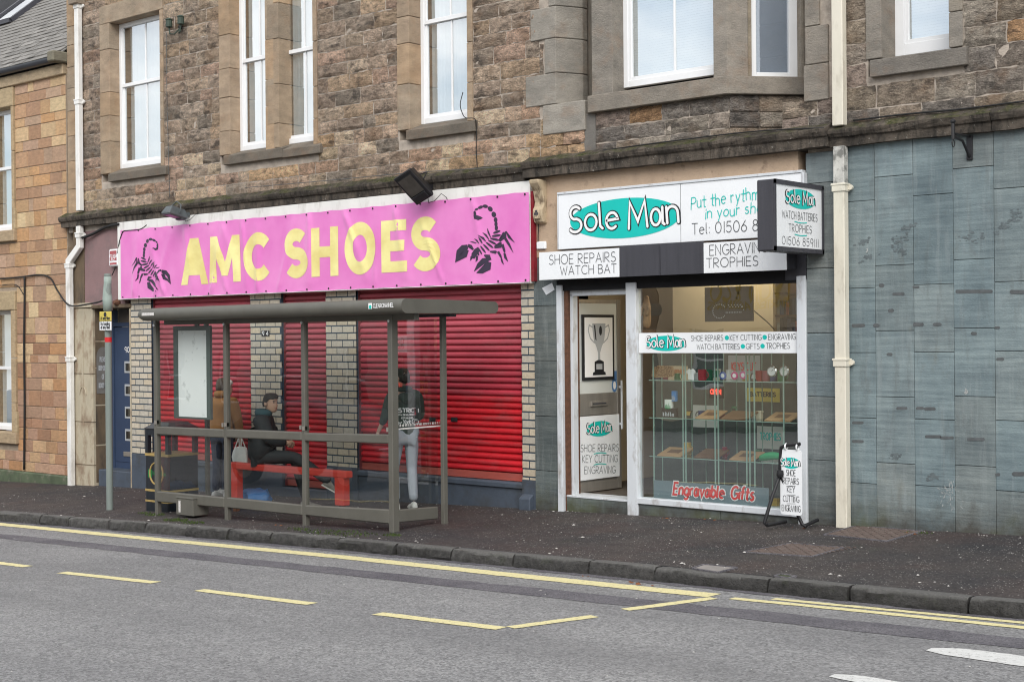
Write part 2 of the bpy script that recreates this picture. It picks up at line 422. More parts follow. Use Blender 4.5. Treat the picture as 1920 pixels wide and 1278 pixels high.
def asphalt_dark():
    t = NT('dark_asphalt_joint')
    v1 = t.voro(95, out='Color'); sp = t.n('ShaderNodeSeparateColor'); t.l(v1, sp.inputs[0])
    col = t.mix(1.0, t.ramp(sp.outputs[0], .05, .95, (.6, .6, .6), (1.4, 1.4, 1.4)), t.mix(t.ramp(t.noise(1.4, 5, .7), .35, .65), (.092, .087, .098), (.145, .138, .148)), 'MULTIPLY')
    return t.fin(col, .8, t.bump(t.noise(80, 4, .7), .006, .8), 0, .3)
M['asphalt_dark'] = asphalt_dark()
def pavement_mat():
    t = NT('dark_footway_asphalt')
    base = t.mix(t.ramp(t.noise(.7, 5, .6), .35, .65), (.036, .034, .036), (.062, .052, .048))
    base = t.mix(t.math('MULTIPLY', t.ramp(t.noise(.9, 3, .5, t.pos((1, 1, 1), (0, 0, 1))), .5, .68), .55), base, (.062, .042, .038))
    grit = t.voro(42, out='Distance')
    cell = t.n('ShaderNodeSeparateColor'); t.l(t.voro(42, out='Color'), cell.inputs[0])
    g1 = t.math('MULTIPLY', t.math('LESS_THAN', grit, .24), t.math('GREATER_THAN', cell.outputs[0], .70))
    g1 = t.math('MULTIPLY', g1, t.ramp(t.noise(1.2, 3, .6), .35, .6, (.25,) * 3, (1,) * 3))
    col = t.mix(t.math('MULTIPLY', g1, .9), base, (.45, .43, .40))
    cell2 = t.n('ShaderNodeSeparateColor'); t.l(t.voro(70, out='Color'), cell2.inputs[0])
    col = t.mix(1.0, t.ramp(cell2.outputs[0], 0, 1, (.6,) * 3, (1.4,) * 3), col, 'MULTIPLY')
    alg = t.math('MULTIPLY', t.ramp(t.noise(1.9, 6, .7), .6, .72), .4)
    col = t.mix(alg, col, (.04, .045, .025))
    return t.fin(col, t.ramp(t.noise(3, 4), .3, .7, (.6,) * 3, (.85,) * 3), t.bump(t.math('ADD', grit, t.noise(60, 4, .7)), .006, .8), 0, .3)
M['pavement'] = pavement_mat()
def kerb_mat():
    t = NT('whinstone_kerb'); oc = t.oc()
    col = t.mix(1.0, t.ramp(t.noise(16, 6, .7), .3, .7, (.55,) * 3, (1.4,) * 3), oc, 'MULTIPLY')
    col = t.mix(t.math('MULTIPLY', t.ramp(t.noise(5, 6, .7), .58, .72), .5), col, (.05, .06, .03))
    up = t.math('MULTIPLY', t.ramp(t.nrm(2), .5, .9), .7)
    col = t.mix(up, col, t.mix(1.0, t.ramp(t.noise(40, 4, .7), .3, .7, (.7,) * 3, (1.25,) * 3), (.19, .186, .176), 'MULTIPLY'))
    return t.fin(col, .85, t.bump(t.math('ADD', t.noise(26, 5, .7), t.math('MULTIPLY', t.noise(90, 3), .4)), .04, 1), 0, .25)
M['kerb'] = kerb_mat()
def paint(name, c, c2):
    t = NT(name)
    col = t.mix(t.ramp(t.noise(18, 6, .75), .35, .75), c, c2)
    wear = t.math('MULTIPLY', t.ramp(t.noise(34, 6, .8), .56, .64), .85)
    col = t.mix(wear, col, (.16, .155, .145))
    return t.fin(col, .7, t.bump(t.noise(80, 4, .7), .006, .8), 0, .3)
M['yellow'] = paint('yellow_road_paint', (.74, .67, .36), (.62, .55, .30))
M['white_road'] = paint('white_road_paint', (.66, .66, .64), (.52, .52, .50))
M['banner'] = None
def banner_mat():
    t = NT('pink_vinyl')
    col = t.mix(t.ramp(t.noise(1.3, 4, .6), .3, .7), S(220, 116, 190), S(234, 144, 206))
    return t.fin(col, .36, t.bump(t.noise(6, 3, .6), .01, .25), 0, .45)
M['banner'] = banner_mat()
def gold():
    t = NT('pale_gold_print')
    col = t.mix(t.ramp(t.noise(1.7, 4, .6, t.pos((1, 1, 1.6))), .35, .65), S(226, 210, 134), S(246, 238, 165))
    return t.fin(col, .34, None, 0, .5)
M['gold'] = gold()
M['ink'] = mat('scorpion_ink', (.045, .033, .06), .1, 5, .4)
# ================================================================= GROUND
def sheet(name, fn, xs, ys, mat, kind='structure', skirt=0):
    mb = MB(); vs = [fn(x, t) for x in xs for t in ys]; n = len(ys)
    fs = [(i * n + j, (i + 1) * n + j, (i + 1) * n + j + 1, i * n + j + 1) for i in range(len(xs) - 1) for j in range(n - 1)]
    mb.add(vs, fs)
    o = mb.build(name, mat); o['kind'] = kind
    return o
XS = [-60, -40, -25, -15, -10, -7, -5.5, -4, -2, 0, 1, 2, 3.2, 4.5, 5.2, 6, 6.8, 7.6, 9, 12, 20, 30, 45]
sheet('ground', lambda x, t: (x, t, -.9 + .0315 * x), [-400, -60, 60, 400], [-400, -60, 40, 400], M['asphalt_dark'])
sheet('road', lambda x, t: (x, -16.8 if t == 0 else kerbY(x) + .02, rz(x, -16.8 if t == 0 else kerbY(x) + .02)), XS, [0, 1], M['asphalt'])
sheet('pavement', lambda x, t: (x, (kerbY(x) + .13) if t == 0 else 1.0, gz(x, (kerbY(x) + .13) if t == 0 else 1.0)), XS, [0, 1], M['pavement'])
sheet('far_pavement', lambda x, t: (x, [-16.8, -16.79, -20.2][t], rz(x, -16.8) + [-.02, .12, .16][t]), [-60, 45], [0, 1, 2], M['pavement'])
# dark reinstated trench strip, on the road just off the yellow line
def strip_pts(p, wob=.0):
    return p
def road_strip(name, line, mat, lift, ragged=0, seed=1, kind='structure', step=.1):
    """line: [(X, Y, width)], a painted or laid strip 4 mm above the carriageway"""
    r = random.Random(seed); L_, Rr = [], []
    for (x0, y0, w0), (x1, y1, w1) in zip(line, line[1:]):
        n = max(1, int(math.hypot(x1 - x0, y1 - y0) / step))
        d = Vector((x1 - x0, y1 - y0)).normalized(); nn = Vector((-d.y, d.x))
        for k in range(n + (1 if (x1, y1, w1) == line[-1] else 0)):
            t = k / n; x, y, w_ = x0 + (x1 - x0) * t, y0 + (y1 - y0) * t, w0 + (w1 - w0) * t
            a = Vector((x, y)) + nn * (w_ / 2 + r.uniform(-ragged, ragged)); b = Vector((x, y)) - nn * (w_ / 2 + r.uniform(-ragged, ragged))
            L_.append((a.x, a.y, rz(a.x, a.y) + lift)); Rr.append((b.x, b.y, rz(b.x, b.y) + lift))
    n = len(L_)
    o = MB().add(L_ + Rr, [(i, n + i, n + i + 1, i + 1) for i in range(n - 1)]).build(name, mat)
    o['kind'] = kind
    return o
road_strip('trench_strip', [(-30, -3.95, .3), (-4.8, -3.97, .30), (1.6, -4.0, .34), (5.5, -4.05, .36), (9, -4.1, .38), (30, -4.3, .38)], M['asphalt_dark'], .003, .02, 3, step=.25)
road_strip('gutter_dirt', [(x, kerbY(x) - .045, .09 + .05 * abs(math.sin(x * 1.7))) for x in [-20 + i * .5 for i in range(60)]], M['asphalt_dark'], .0035, .03, 4)
Yl = 'yellow_line'
def yl(pts, wd=.085, rag=.006, mat='yellow', name='road_marking', seed=5):
    road_strip(name, [(x, y, wd) for x, y in pts], M[mat], .0045, rag, seed, step=.06)
def gp(*ps): return [(GR(x, y).x, GR(x, y).y) for x, y in ps]
yl([(-30, -3.3)] + gp((0, 982.5), (320, 1013.5), (640, 1044), (1000, 1082), (1338, 1116.5)), .21, .008)
yl(gp((-200, 1030), (52, 1062)), .125)
yl(gp((116, 1073), (292, 1092)), .125, seed=6)
yl(gp((373, 1106), (585, 1132)), .125, seed=7)
p = gp((708, 1150), (940, 1178)); q = gp((1115, 1155))
road_strip('road_marking', [(p[0][0], p[0][1], .13), (p[1][0], p[1][1], .13)], M['yellow'], .0045, .005, 8, step=.06)
road_strip('road_marking', [(p[1][0] + .03, p[1][1] + .066, .12), (q[0][0], q[0][1], .12)], M['yellow'], .0045, .005, 9, step=.06)
yl(gp((1172, 1143), (1338, 1121)), .12, seed=10)
yl(gp((1372, 1121.5), (1600, 1144), (1920, 1176.5)) + [(14, -3.78)], .10, .006, seed=11)
yl(gp((1450, 1122.5), (1600, 1137), (1920, 1167.5)) + [(14, -3.58)], .085, .006, seed=12)
road_strip('road_marking', [(*gp((1742, 1217))[0], .10), (*gp((1790, 1222))[0], .27), (*gp((1925, 1240))[0], .30), (12, -4.72, .30)], M['white_road'], .0045, .006, 13, step=.06)
road_strip('road_marking', [(*gp((1560, 1266))[0], .08), (*gp((1600, 1271))[0], .17), (*gp((1760, 1297))[0], .17)], M['white_road'], .0045, .006, 14, step=.06)
# kerb: every stone a part
kr = root('kerb', (0, -3, gz(0, -3) - .12), 'row of dark whinstone kerbstones along the pavement edge', 'kerb'); kr['kind'] = 'structure'; del kr['category']
jx = [-30 + 1.9 * i for i in range(12)] + [-6.9, -5.75] + [GR(x, y).x for x, y in ((146, 985), (209, 992), (277, 998), (352, 1005), (421, 1013), (500, 1020), (622, 1032), (727, 1043), (835, 1053), (948, 1065), (1090, 1079), (1213, 1092), (1433, 1113), (1585, 1129), (1811, 1152))] + [8.55, 9.4, 10.3, 11.2, 12.1, 13, 15, 17, 19]
jx = sorted(jx)
rk = random.Random(21)
for a, b in zip(jx, jx[1:]):
    if b - a < .12: continue
    a2, b2 = a + .012, b - .012; n = max(2, int((b - a) / .09)); mb = MB(); rings = []
    off = rk.uniform(-.008, .008); dz = rk.uniform(-.006, .008)
    for i in range(n + 1):
        x = a2 + (b2 - a2) * i / n; y = kerbY(x) + off; zb = rz(x, y) - .03; zt = gz(x, y) + .004 + dz
        j = lambda s=.024: rk.uniform(-s, s)
        e = .012 if i in (0, n) else 0
        rings.append([(x, y + j() + e, zb), (x, y - .006 + j() + e, zb + .06), (x, y + .002 + j(.008) + e, zt - .035), (x, y + .022 + j(.006) + e, zt - .006 - e * .4), (x, y + .05, zt - e * .3), (x, y + .135, zt - e * .3), (x, y + .135, zb)])
    g = rk.uniform(.055, .10)
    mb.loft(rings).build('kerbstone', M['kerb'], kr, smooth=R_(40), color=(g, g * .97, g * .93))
# covers in the footway
def cover(q, name, label, mat, tread=0, lift=.006, col=None):
    P = [G(*p_) for p_ in q]; c = sum(P, Vector()) / 4
    t_ = root(name, (c.x, c.y, gz(c.x, c.y)), label, 'cover')
    mb = MB(); top = [(p_.x, p_.y, gz(p_.x, p_.y) + lift) for p_ in P]; bot = [(p_.x, p_.y, gz(p_.x, p_.y) - .03) for p_ in P]
    mb.loft([bot, top]).build('plate', mat, t_)
    fr = MB()
    for i in range(4):
        a, b = Vector(top[i]), Vector(top[(i + 1) % 4])
        fr.bar(a, b, .02, .012)
    fr.build('rim', M['asphalt_dark'], t_)
    if tread:
        st = MB(); e1, e2 = (P[1] - P[0]), (P[3] - P[0]); n1, n2 = int(e1.length / .06), int(e2.length / .06)
        for i in range(n1):
            for k in range(n2):
                c2 = P[0] + e1 * ((i + .5) / n1) + e2 * ((k + .5) / n2); z = gz(c2.x, c2.y) + lift + .003
                d = Vector((1, .6, 0)).normalized() if (i + k) % 2 else Vector((1, -.6, 0)).normalized()
                pr = Vector((-d.y, d.x, 0))
                st.obox((c2.x, c2.y, z), d * .018, pr * .006, Vector((0, 0, .003)))
        o = st.build('tread_studs', mat, t_); o['kind'] = 'stuff'
    return t_
M['cover'] = mat('rusted_cover_iron', (.13, .098, .085), .22, 12, .8, .4, 60, dirt=((.2, .17, .15), 14, .5, .7, .5))
M['concrete'] = mat('pale_concrete', (.25, .23, .215), .15, 12, .9, .4, 60)
M['mossy'] = mat('mossy_iron', (.06, .07, .035), .3, 20, .9, .4, 60)
cover([(1544.6, 1002.7), (1606.6, 986), (1730, 996), (1663, 1015)], 'manhole_cover', 'larger rusty studded iron cover close to the foot of the slate wall', M['cover'], 1)
cover([(1394, 1035), (1484, 1018.6), (1582, 1027), (1523, 1043.5)], 'manhole_cover', 'worn studded iron cover set midway across the pavement', M['cover'], 1, .004)
cover([(1298, 1066), (1320, 1058.7), (1382, 1064.7), (1346, 1073.5)], 'inspection_cover', 'pale concrete cover beside the kerb', M['concrete'], 0)
cover([(1452, 1080.5), (1465, 1077), (1493, 1081), (1479, 1084)], 'valve_cover', 'tiny green mossy cover beside the kerb', M['mossy'], 0)
# fallen leaves and scraps
def litter(pts, name, kindname, mat):
    for (x, y, s, road) in pts:
        P = GR(x, y) if road else G(x, y); z = P.z + .006
        a = rnd.uniform(0, 6.28); d = Vector((math.cos(a), math.sin(a), 0)) * s; e = Vector((-d.y, d.x, 0)) * .6
        c = Vector((P.x, P.y, z))
        MB().add([c - d, c - e * .9 + Vector((0, 0, .008)), c + d * .9, c + e + Vector((0, 0, .012)), c + Vector((0, 0, .004))], [(0, 1, 4), (1, 2, 4), (2, 3, 4), (3, 0, 4)]).build(name, mat, LIT, fix=False)
M['leaf'] = mat('brown_leaf', (.20, .075, .03), .3, 30, .8)
M['scrap'] = mat('pale_scrap', (.55, .53, .5), .1, 30, .8)
mbL = MB()
def scrap(mb, P, s):
    a = rnd.uniform(0, 6.28); d = Vector((math.cos(a), math.sin(a), 0)) * s; e = Vector((-d.y, d.x, 0)) * rnd.uniform(.3, .9); c = P + Vector((0, 0, .006))
    mb.add([c - d, c - e, c + d, c + e, c + Vector((0, 0, s * .35))], [(0, 1, 4), (1, 2, 4), (2, 3, 4), (3, 0, 4)])
rl = random.Random(5)
for i in range(520):
    x = rl.uniform(-9, 7.5); y = rl.uniform(-2.75, -.02)
    if rl.random() < .35: y = rl.choice((-2.7, -.1)) + rl.uniform(-.1, .08)
    scrap(mbL, Vector((x, min(y, -.03), gz(x, y))), rl.uniform(.004, .014) if rl.random() < .93 else rl.uniform(.015, .028))
for i in range(120):
    x = rl.uniform(-9, 9); y = rl.uniform(-10, -3.3); scrap(mbL, Vector((x, y, rz(x, y))), rl.uniform(.005, .013))
tag(mbL.build('litter', M['scrap'], fix=False), kind='stuff')
mbL = MB()
for x, y in ((1862, 972), (1250, 972), (1330, 975), (1180, 962), (1100, 1081), (1190, 1094), (1210, 1097), (1187, 1092), (520, 985), (1500, 990), (1705, 1000)):
    P = GR(x, y) if y > 1078 else G(x, y)
    for _ in range(3): scrap(mbL, P + Vector((rl.uniform(-.08, .08), rl.uniform(-.03, .03), 0)), rl.uniform(.012, .028))
tag(mbL.build('leaf_litter', M['leaf'], fix=False), kind='stuff')
# moss tufts round the shelter feet
mbL = MB()
def tuft(P, n, r, h=.03):
    for _ in range(n):
        a, q = rl.uniform(0, 6.28), r * rl.random() ** .6; b = P + Vector((math.cos(a) * q, math.sin(a) * q * .5, 0)); b.z = gz(b.x, b.y)
        d = Vector((rl.uniform(-1, 1), rl.uniform(-1, 1), 0)) * .008
        mbL.add([b - d, b + d, b + Vector((rl.uniform(-.012, .012), rl.uniform(-.012, .012), rl.uniform(.3, 1) * h))], [(0, 1, 2)])
for x, y, n, r in ((330, 975, 260, .25), (362, 980, 160, .2), (290, 965, 130, .2), (600, 998, 130, .35), (660, 1000, 160, .4), (735, 1003, 90, .15), (1735, 1000, 20, .1), (1700, 998, 12, .06), (560, 992, 60, .2), (270, 962, 60, .15)):
    tuft(G(x, y), n, r)
tag(mbL.build('moss', M['moss'], fix=False), kind='stuff')

# ================================================================= STONEWORK
def rock_stone(par, x0, x1, z0, z1, Y, col, r, depth=.035, name='stone', flat=False):
    g = .0065
    x0 += g; x1 -= g; z0 += g; z1 -= g
    if x1 - x0 < .03 or z1 - z0 < .03: return
    nx = max(4, int((x1 - x0) / .05)); nz_ = 5; sd = r.uniform(0, 50)
    vs = []; fs = []
    tilt = r.uniform(-.012, .012)
    for j in range(nz_):
        for i in range(nx):
            u, v = i / (nx - 1), j / (nz_ - 1); ed = i in (0, nx - 1) or j in (0, nz_ - 1)
            x = x0 + (x1 - x0) * u + (0 if i in (0, nx - 1) else r.uniform(-.3, .3) * (x1 - x0) / nx)
            z = z0 + (z1 - z0) * v + (r.uniform(-.008, .008) if j in (0, nz_ - 1) else r.uniform(-.2, .2) * (z1 - z0) / nz_)
            if i in (0, nx - 1): x += r.uniform(-.009, .009)
            q = noise.fractal(Vector((x * 4.5 + sd, z * 11, sd)), .9, 2.1, 4); y = Y - (.001 + r.uniform(0, .008) if ed else depth * (.62 + .62 * q) + r.uniform(-.006, .006) + tilt * (u - .5) * 2)
            vs.append((x, y, z))
    idx = lambda i, j: j * nx + i
    for j in range(nz_ - 1):
        for i in range(nx - 1): fs.append((idx(i, j), idx(i + 1, j), idx(i + 1, j + 1), idx(i, j + 1)))
    rim = [idx(i, 0) for i in range(nx)] + [idx(nx - 1, j) for j in range(1, nz_)] + [idx(i, nz_ - 1) for i in range(nx - 2, -1, -1)] + [idx(0, j) for j in range(nz_ - 2, 0, -1)]
    n = len(vs)
    for k in rim: vs.append((vs[k][0], Y + .04, vs[k][2]))
    m = len(rim)
    for k in range(m): fs.append((rim[k], n + k, n + (k + 1) % m, rim[(k + 1) % m]))
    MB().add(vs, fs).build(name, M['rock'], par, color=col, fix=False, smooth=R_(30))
def dressed(par, x0, x1, z0, z1, Y, col, r, name='stone', mat='tan', proud=.006, dep=.05, bev=.006):
    g = .006
    y = Y + .006 - proud - r.uniform(0, .004)
    MB().box(x0 + g, x1 - g, y, Y + dep, z0 + g, z1 - g).build(name, M[mat], par, bevel=bev, color=col)
def courses(par, X0, X1, Z0, topf, excl, r, pal, hs, ws, Y=0, maker=rock_stone, limit=298, name='stone', **k):
    """fills a wall face with coursed stones, leaving out the rectangles in excl"""
    z = Z0; n = 0
    while z < max(topf(X0), topf(X1)):
        h = r.uniform(*hs); zc = z + h / 2
        iv = [(X0, X1)]
        for (a, b, c, d) in excl:
            if c - h * .35 < zc < d + h * .35:
                nv = []
                for p_, q_ in iv:
                    if b <= p_ or a >= q_: nv.append((p_, q_)); continue
                    if a > p_: nv.append((p_, a))
                    if b < q_: nv.append((b, q_))
                iv = nv
        for p_, q_ in iv:
            x = p_
            while x < q_ - .02:
                wd = r.uniform(*ws) if r.random() > .15 else r.uniform(ws[0] * .55, ws[0])
                if q_ - x - wd < ws[0] * .45: wd = q_ - x
                wd = min(wd, q_ - x)
                if zc < topf(x + wd / 2) and n < limit:
                    maker(par, x, x + wd, z, z + h, Y, pal(r, x, z), r, name=name, **k); n += 1
                x += wd
        z += h
    return n
def P_brown(r, x, z):
    b = r.choice([(.27, .218, .175), (.255, .205, .168), (.245, .20, .168), (.285, .222, .168), (.28, .228, .19), (.225, .19, .162), (.275, .205, .168), (.20, .175, .152), (.29, .24, .195)]) if z > 4.75 or r.random() < .35 else r.choice([(.33, .24, .16), (.33, .27, .20), (.31, .24, .19), (.30, .215, .165), (.36, .30, .235)])
    k = r.uniform(.78, 1.24) * 2.25; b = (b[0] * 1.03, b[1], b[2] * .95); k *= 1.14 if z < 4.6 else 1
    return tuple(q * k for q in b)
def P_grey(r, x, z):
    b = r.choice([(.225, .20, .178), (.20, .182, .165), (.245, .21, .175), (.185, .172, .16), (.235, .215, .19), (.26, .225, .185), (.16, .15, .142), (.24, .20, .18)]) if r.random() > .09 else (.33, .215, .13)
    k = r.uniform(.82, 1.22) * 1.95; b = (b[0] * 1.03, b[1], b[2] * .96)
    return tuple(q * k for q in b)
def P_tan(r, x, z):
    b = r.choice([(.50, .33, .195), (.46, .29, .185), (.55, .40, .25), (.43, .29, .21), (.47, .32, .24), (.50, .30, .16), (.40, .25, .17), (.60, .47, .30), (.44, .31, .23), (.38, .235, .155)])
    k = r.uniform(.86, 1.06); m_ = sum(b) / 3; b = (b[0] * 1.08, b[1] * 1.06, b[2]); b = tuple(q * .93 + m_ * .07 for q in b)
    if z < 2.0: k *= .93; b = (b[0], b[1] * .93, b[2] * .92)
    return tuple(q * k for q in b)
r1 = random.Random(11)
TOP = lambda X: min(7.95, 6.34 - .178 * (X - .46))

# ---------------- the long building over the two shops
xA, xB, xC = X_(131), X_(1003), X_(1563)
shoe = root('stone_building', ((xA + xB) / 2, 0, 0), 'brown rubble stone building over the pink shoe shop banner', 'building')
sole = root('stone_building', ((xB + xC) / 2, 0, 0), 'bay windowed stone building over the white shoe repair sign', 'building')
slb = root('stone_building', (7.5, 0, 0), 'building faced with blue grey slate slabs at street level', 'building')
zc_top = W(700, 334).z   # top of the string course at wall face
ZC0, ZC1 = 3.93, 4.13
# backing walls (mortar face, a little behind the stones); the window holes are left open
def backing(par, X0, X1, Z0, Z1, holes, y0, y1, mat, name='wall'):
    xs = sorted({X0, X1, *[h[0] for h in holes], *[h[1] for h in holes]}); xs = [x for x in xs if X0 <= x <= X1]
    mb = MB()
    for a, b in zip(xs, xs[1:]):
        hs = sorted([(h[2], h[3]) for h in holes if h[0] <= a + 1e-6 and h[1] >= b - 1e-6])
        z = Z0
        for c, d in hs:
            if c > z + 1e-4: mb.box(a, b, y0, y1, z, c)
            z = max(z, d)
        if z < Z1: mb.box(a, b, y0, y1, z, Z1)
    return mb.build(name, mat, par)
# windows: (px left, y bottom-left, px right, y bottom-right, ...) of the white frame at its own depth
def window(par, x0, x1, z0, z1, Y, rail=None, bars=1, curtain='net', dark=.16, seed=1, label=None, fw=.072, cols=None):
    """sash window: frame > panes; a net curtain hangs behind"""
    wv = MB(); d = .07
    wv.box(x0, x0 + fw, Y, Y + d, z0, z1).box(x1 - fw, x1, Y, Y + d, z0, z1).box(x0 + fw, x1 - fw, Y + .002, Y + d, z0, z0 + fw * 1.1).box(x0 + fw, x1 - fw, Y + .002, Y + d, z1 - fw, z1)
    fr = wv.build('window', M['white_frame'], par, bevel=.004)
    xi0, xi1, zi0, zi1 = x0 + fw, x1 - fw, z0 + fw * 1.1, z1 - fw
    parts = []
    if rail:
        sash = MB(); s = .035
        sash.box(xi0, xi1, Y + .008, Y + .06, rail - .028, rail + .028)
        for a, b, yy in ((zi0, rail - .028, .03), (rail + .028, zi1, .012)):
            sash.box(xi0, xi0 + s, Y + yy, Y + yy + .035, a, b).box(xi1 - s, xi1, Y + yy, Y + yy + .035, a, b)
            if bars: sash.box((xi0 + xi1) / 2 - .009, (xi0 + xi1) / 2 + .012, Y + yy + .004, Y + yy + .03, a, b)
        sash.box(xi0 + s, xi1 - s, Y + .03, Y + .065, zi0, zi0 + .045)
        sash.build('sash', M['white_frame'], fr, bevel=.003)
        panes = [(xi0 + s, xi1 - s, zi0 + .045, rail - .028, Y + .05), (xi0 + s, xi1 - s, rail + .028, zi1, Y + .032)]
    else:
        sash = MB(); s = .04
        sash.box(xi0, xi0 + s, Y + .012, Y + .055, zi0, zi1).box(xi1 - s, xi1, Y + .012, Y + .055, zi0, zi1).box(xi0 + s, xi1 - s, Y + .012, Y + .055, zi0, zi0 + s)
        if bars: sash.box((xi0 + xi1) / 2 - .01, (xi0 + xi1) / 2 + .01, Y + .02, Y + .05, zi0 + s, zi1)
        sash.build('sash', M['white_frame'], fr, bevel=.003)
        panes = [(xi0 + s, xi1 - s, zi0 + s, zi1, Y + .038)]
    for a, b, c, d2, yy in panes: MB().add([(a, yy, c), (b, yy, c), (b, yy, d2), (a, yy, d2)], [(0, 1, 2, 3)]).build('pane', M['pane'], fr, fix=False)
    # dark room behind
    rm = MB(); y2 = Y + .8
    rm.add([(x0, Y + d, z0), (x1, Y + d, z0), (x1, Y + d, z1), (x0, Y + d, z1), (x0, y2, z0), (x1, y2, z0), (x1, y2, z1), (x0, y2, z1)], [(4, 5, 6, 7), (0, 1, 5, 4), (2, 3, 7, 6), (1, 2, 6, 5), (3, 0, 4, 7)])
    rm.build('room_lining', M['dark'], fr, fix=False)
    if curtain == 'net':
        n = 44; a = xi0 + (xi1 - xi0) * dark; pts = [a + (xi1 - a) * i / n for i in range(n + 1)]; ph = seed
        rr = [[(x, Y + .085 + .009 * math.sin(i * 1.9 + ph) + .006 * math.sin(i * .7), z) for i, x in enumerate(pts)] for z in (z0 + .02, z1)]
        MB().loft(rr, False, False).build('net_curtain', M['curtain'], fr, fix=False, smooth=True)
    elif curtain == 'blind':
        bl = MB(); nsl = int((z1 - z0 - .06) / .03)
        for i in range(nsl):
            z = z0 + .05 + i * .03; bl.add([(xi0 + .02, Y + .075, z), (xi1, Y + .075, z), (xi1, Y + .0775, z + .03), (xi0 + .02, Y + .0775, z + .03)], [(0, 1, 2, 3)])
        bl.build('blind', M['blind'], fr, fix=False, kind='stuff')
    elif curtain == 'grey':
        MB().box(xi0, xi1, Y + .075, Y + .08, z0 + .02, z1).build('blind', M['grey_blind'], fr)
    return fr
def jamb_stones(par, x0, x1, z0, z1, Yf, Yb, r, hs=(.35, .75), pal=None, mat='ashlar'):
    z = z0
    while z < z1 - .01:
        h = r.uniform(*hs)
        if z1 - z - h < .2: h = z1 - z
        c = pal(r) if pal else (.25, .195, .135)
        MB().box(x0 + .001, x1 - .001, Yf - r.uniform(0, .006), Yb, z + .003, z + h - .003).build('jamb_stone', M[mat], par, bevel=.006, color=c)
        z += h
shade = lambda c, k: tuple(q * k for q in c)
P_j = lambda r: shade(r.choice([(.38, .295, .215), (.35, .285, .215), (.41, .30, .20), (.36, .28, .20)]), r.uniform(.9, 1.12))
P_jg = lambda r: shade(r.choice([(.30, .27, .225), (.265, .245, .215), (.32, .28, .225)]), r.uniform(.92, 1.1))
holesA = []; exclA = []
def opening(par, f, jl, jr, sill, YR, YF=-.02, zt=None, lintel=.3, rail=None, pal=P_j, mat='ashlar', sillcol=(.17, .15, .125), **k):
    """f=(xl,yl,xr,yr) frame bottom px; jl/jr px of the outer jamb edges at the wall face; sill=(xl,ytl,ybl,xr,ytr,ybr)"""
    xl, yl_, xr, yr = f
    x0, x1 = X_(xl, YR, yl_), X_(xr, YF, yr) + .035; z0 = Z_(xl, yl_, YR)
    sx0, sx1, sz0, sz1 = R4(*sill, YF - .05)
    rl_ = None
    if rail: rl_ = Z_(xl, rail[0], YR)
    window(par, x0, x1, z0, zt, YR, rl_, **k)
    xo0, xo1 = X_(jl), X_(jr)
    jamb_stones(par, xo0, x0 + .012, sz1, zt, YF, YR + .06, r1, pal=pal, mat=mat)
    jamb_stones(par, x1 - .035, xo1, sz1, zt, YF, YR + .06, r1, pal=pal, mat=mat)
    MB().box(xo0, xo1, YF - .004, YR + .06, zt, zt + lintel).build('lintel', M[mat], par, bevel=.008, color=pal(r1))
    s = MB(); s.prismx([(YF - .055, sz0), (YF - .055, sz1 - .02), (YR + .0, z0 - .002), (YR + .12, z0 - .002), (YR + .12, sz0)], sx0, sx1)
    s.build('sill', M['ashlar'], par, bevel=.006, color=sillcol)
    return (xo0, xo1, sz0, zt + lintel), (xo0 + .02, xo1 - .02, sz0 + .02, zt + lintel - .02)
# ---- upper floor of the shoe shop building
zt1 = W(260, 37, .17).z
e, h = opening(shoe, (225, 317, 301, 308), 194, 312, (203, 325, 341, 311, 309, 327), .17, zt=zt1, rail=(162, 149), seed=1, dark=.10)
exclA.append(e); holesA.append(h)
zt2 = W(560, -150, .17).z
e, h = opening(shoe, (450, 284, 502.5, 277), 417, 529, (419, 288, 309, 529, 277, 296), .17, zt=zt2, rail=(116, 106), seed=2, dark=.06)
exclA.append(e); holesA.append(h)
e, h = opening(shoe, (532.5, 272, 587.5, 264.5), 503.6, 600.5, (529.5, 277, 296, 599.5, 270, 287), .17, zt=zt2, rail=(100, 86), seed=3, dark=.06)
exclA.append(e); holesA.append(h)
e, h = opening(shoe, (789, 234, 876, 221), 751, 892, (761, 240, 263, 890, 226.7, 246.5), .2, zt=W(830, -150, .2).z, rail=(44, 30), seed=4, dark=.08)
exclA.append(e); holesA.append(h)
xq = X_(1049)
backing(shoe, xA, xq - .03, ZC1 - .3, 9.2, holesA, -.0005, .5, M['mortar'])
nA = courses(shoe, X_(158), xq - .27, ZC1 - .02, TOP, exclA, r1, P_brown, (.165, .225), (.34, .62))
jamb_stones(shoe, xA + .01, X_(158), ZC1 - .02, 8.2, -.012, .3, r1, (.3, .5), P_j)
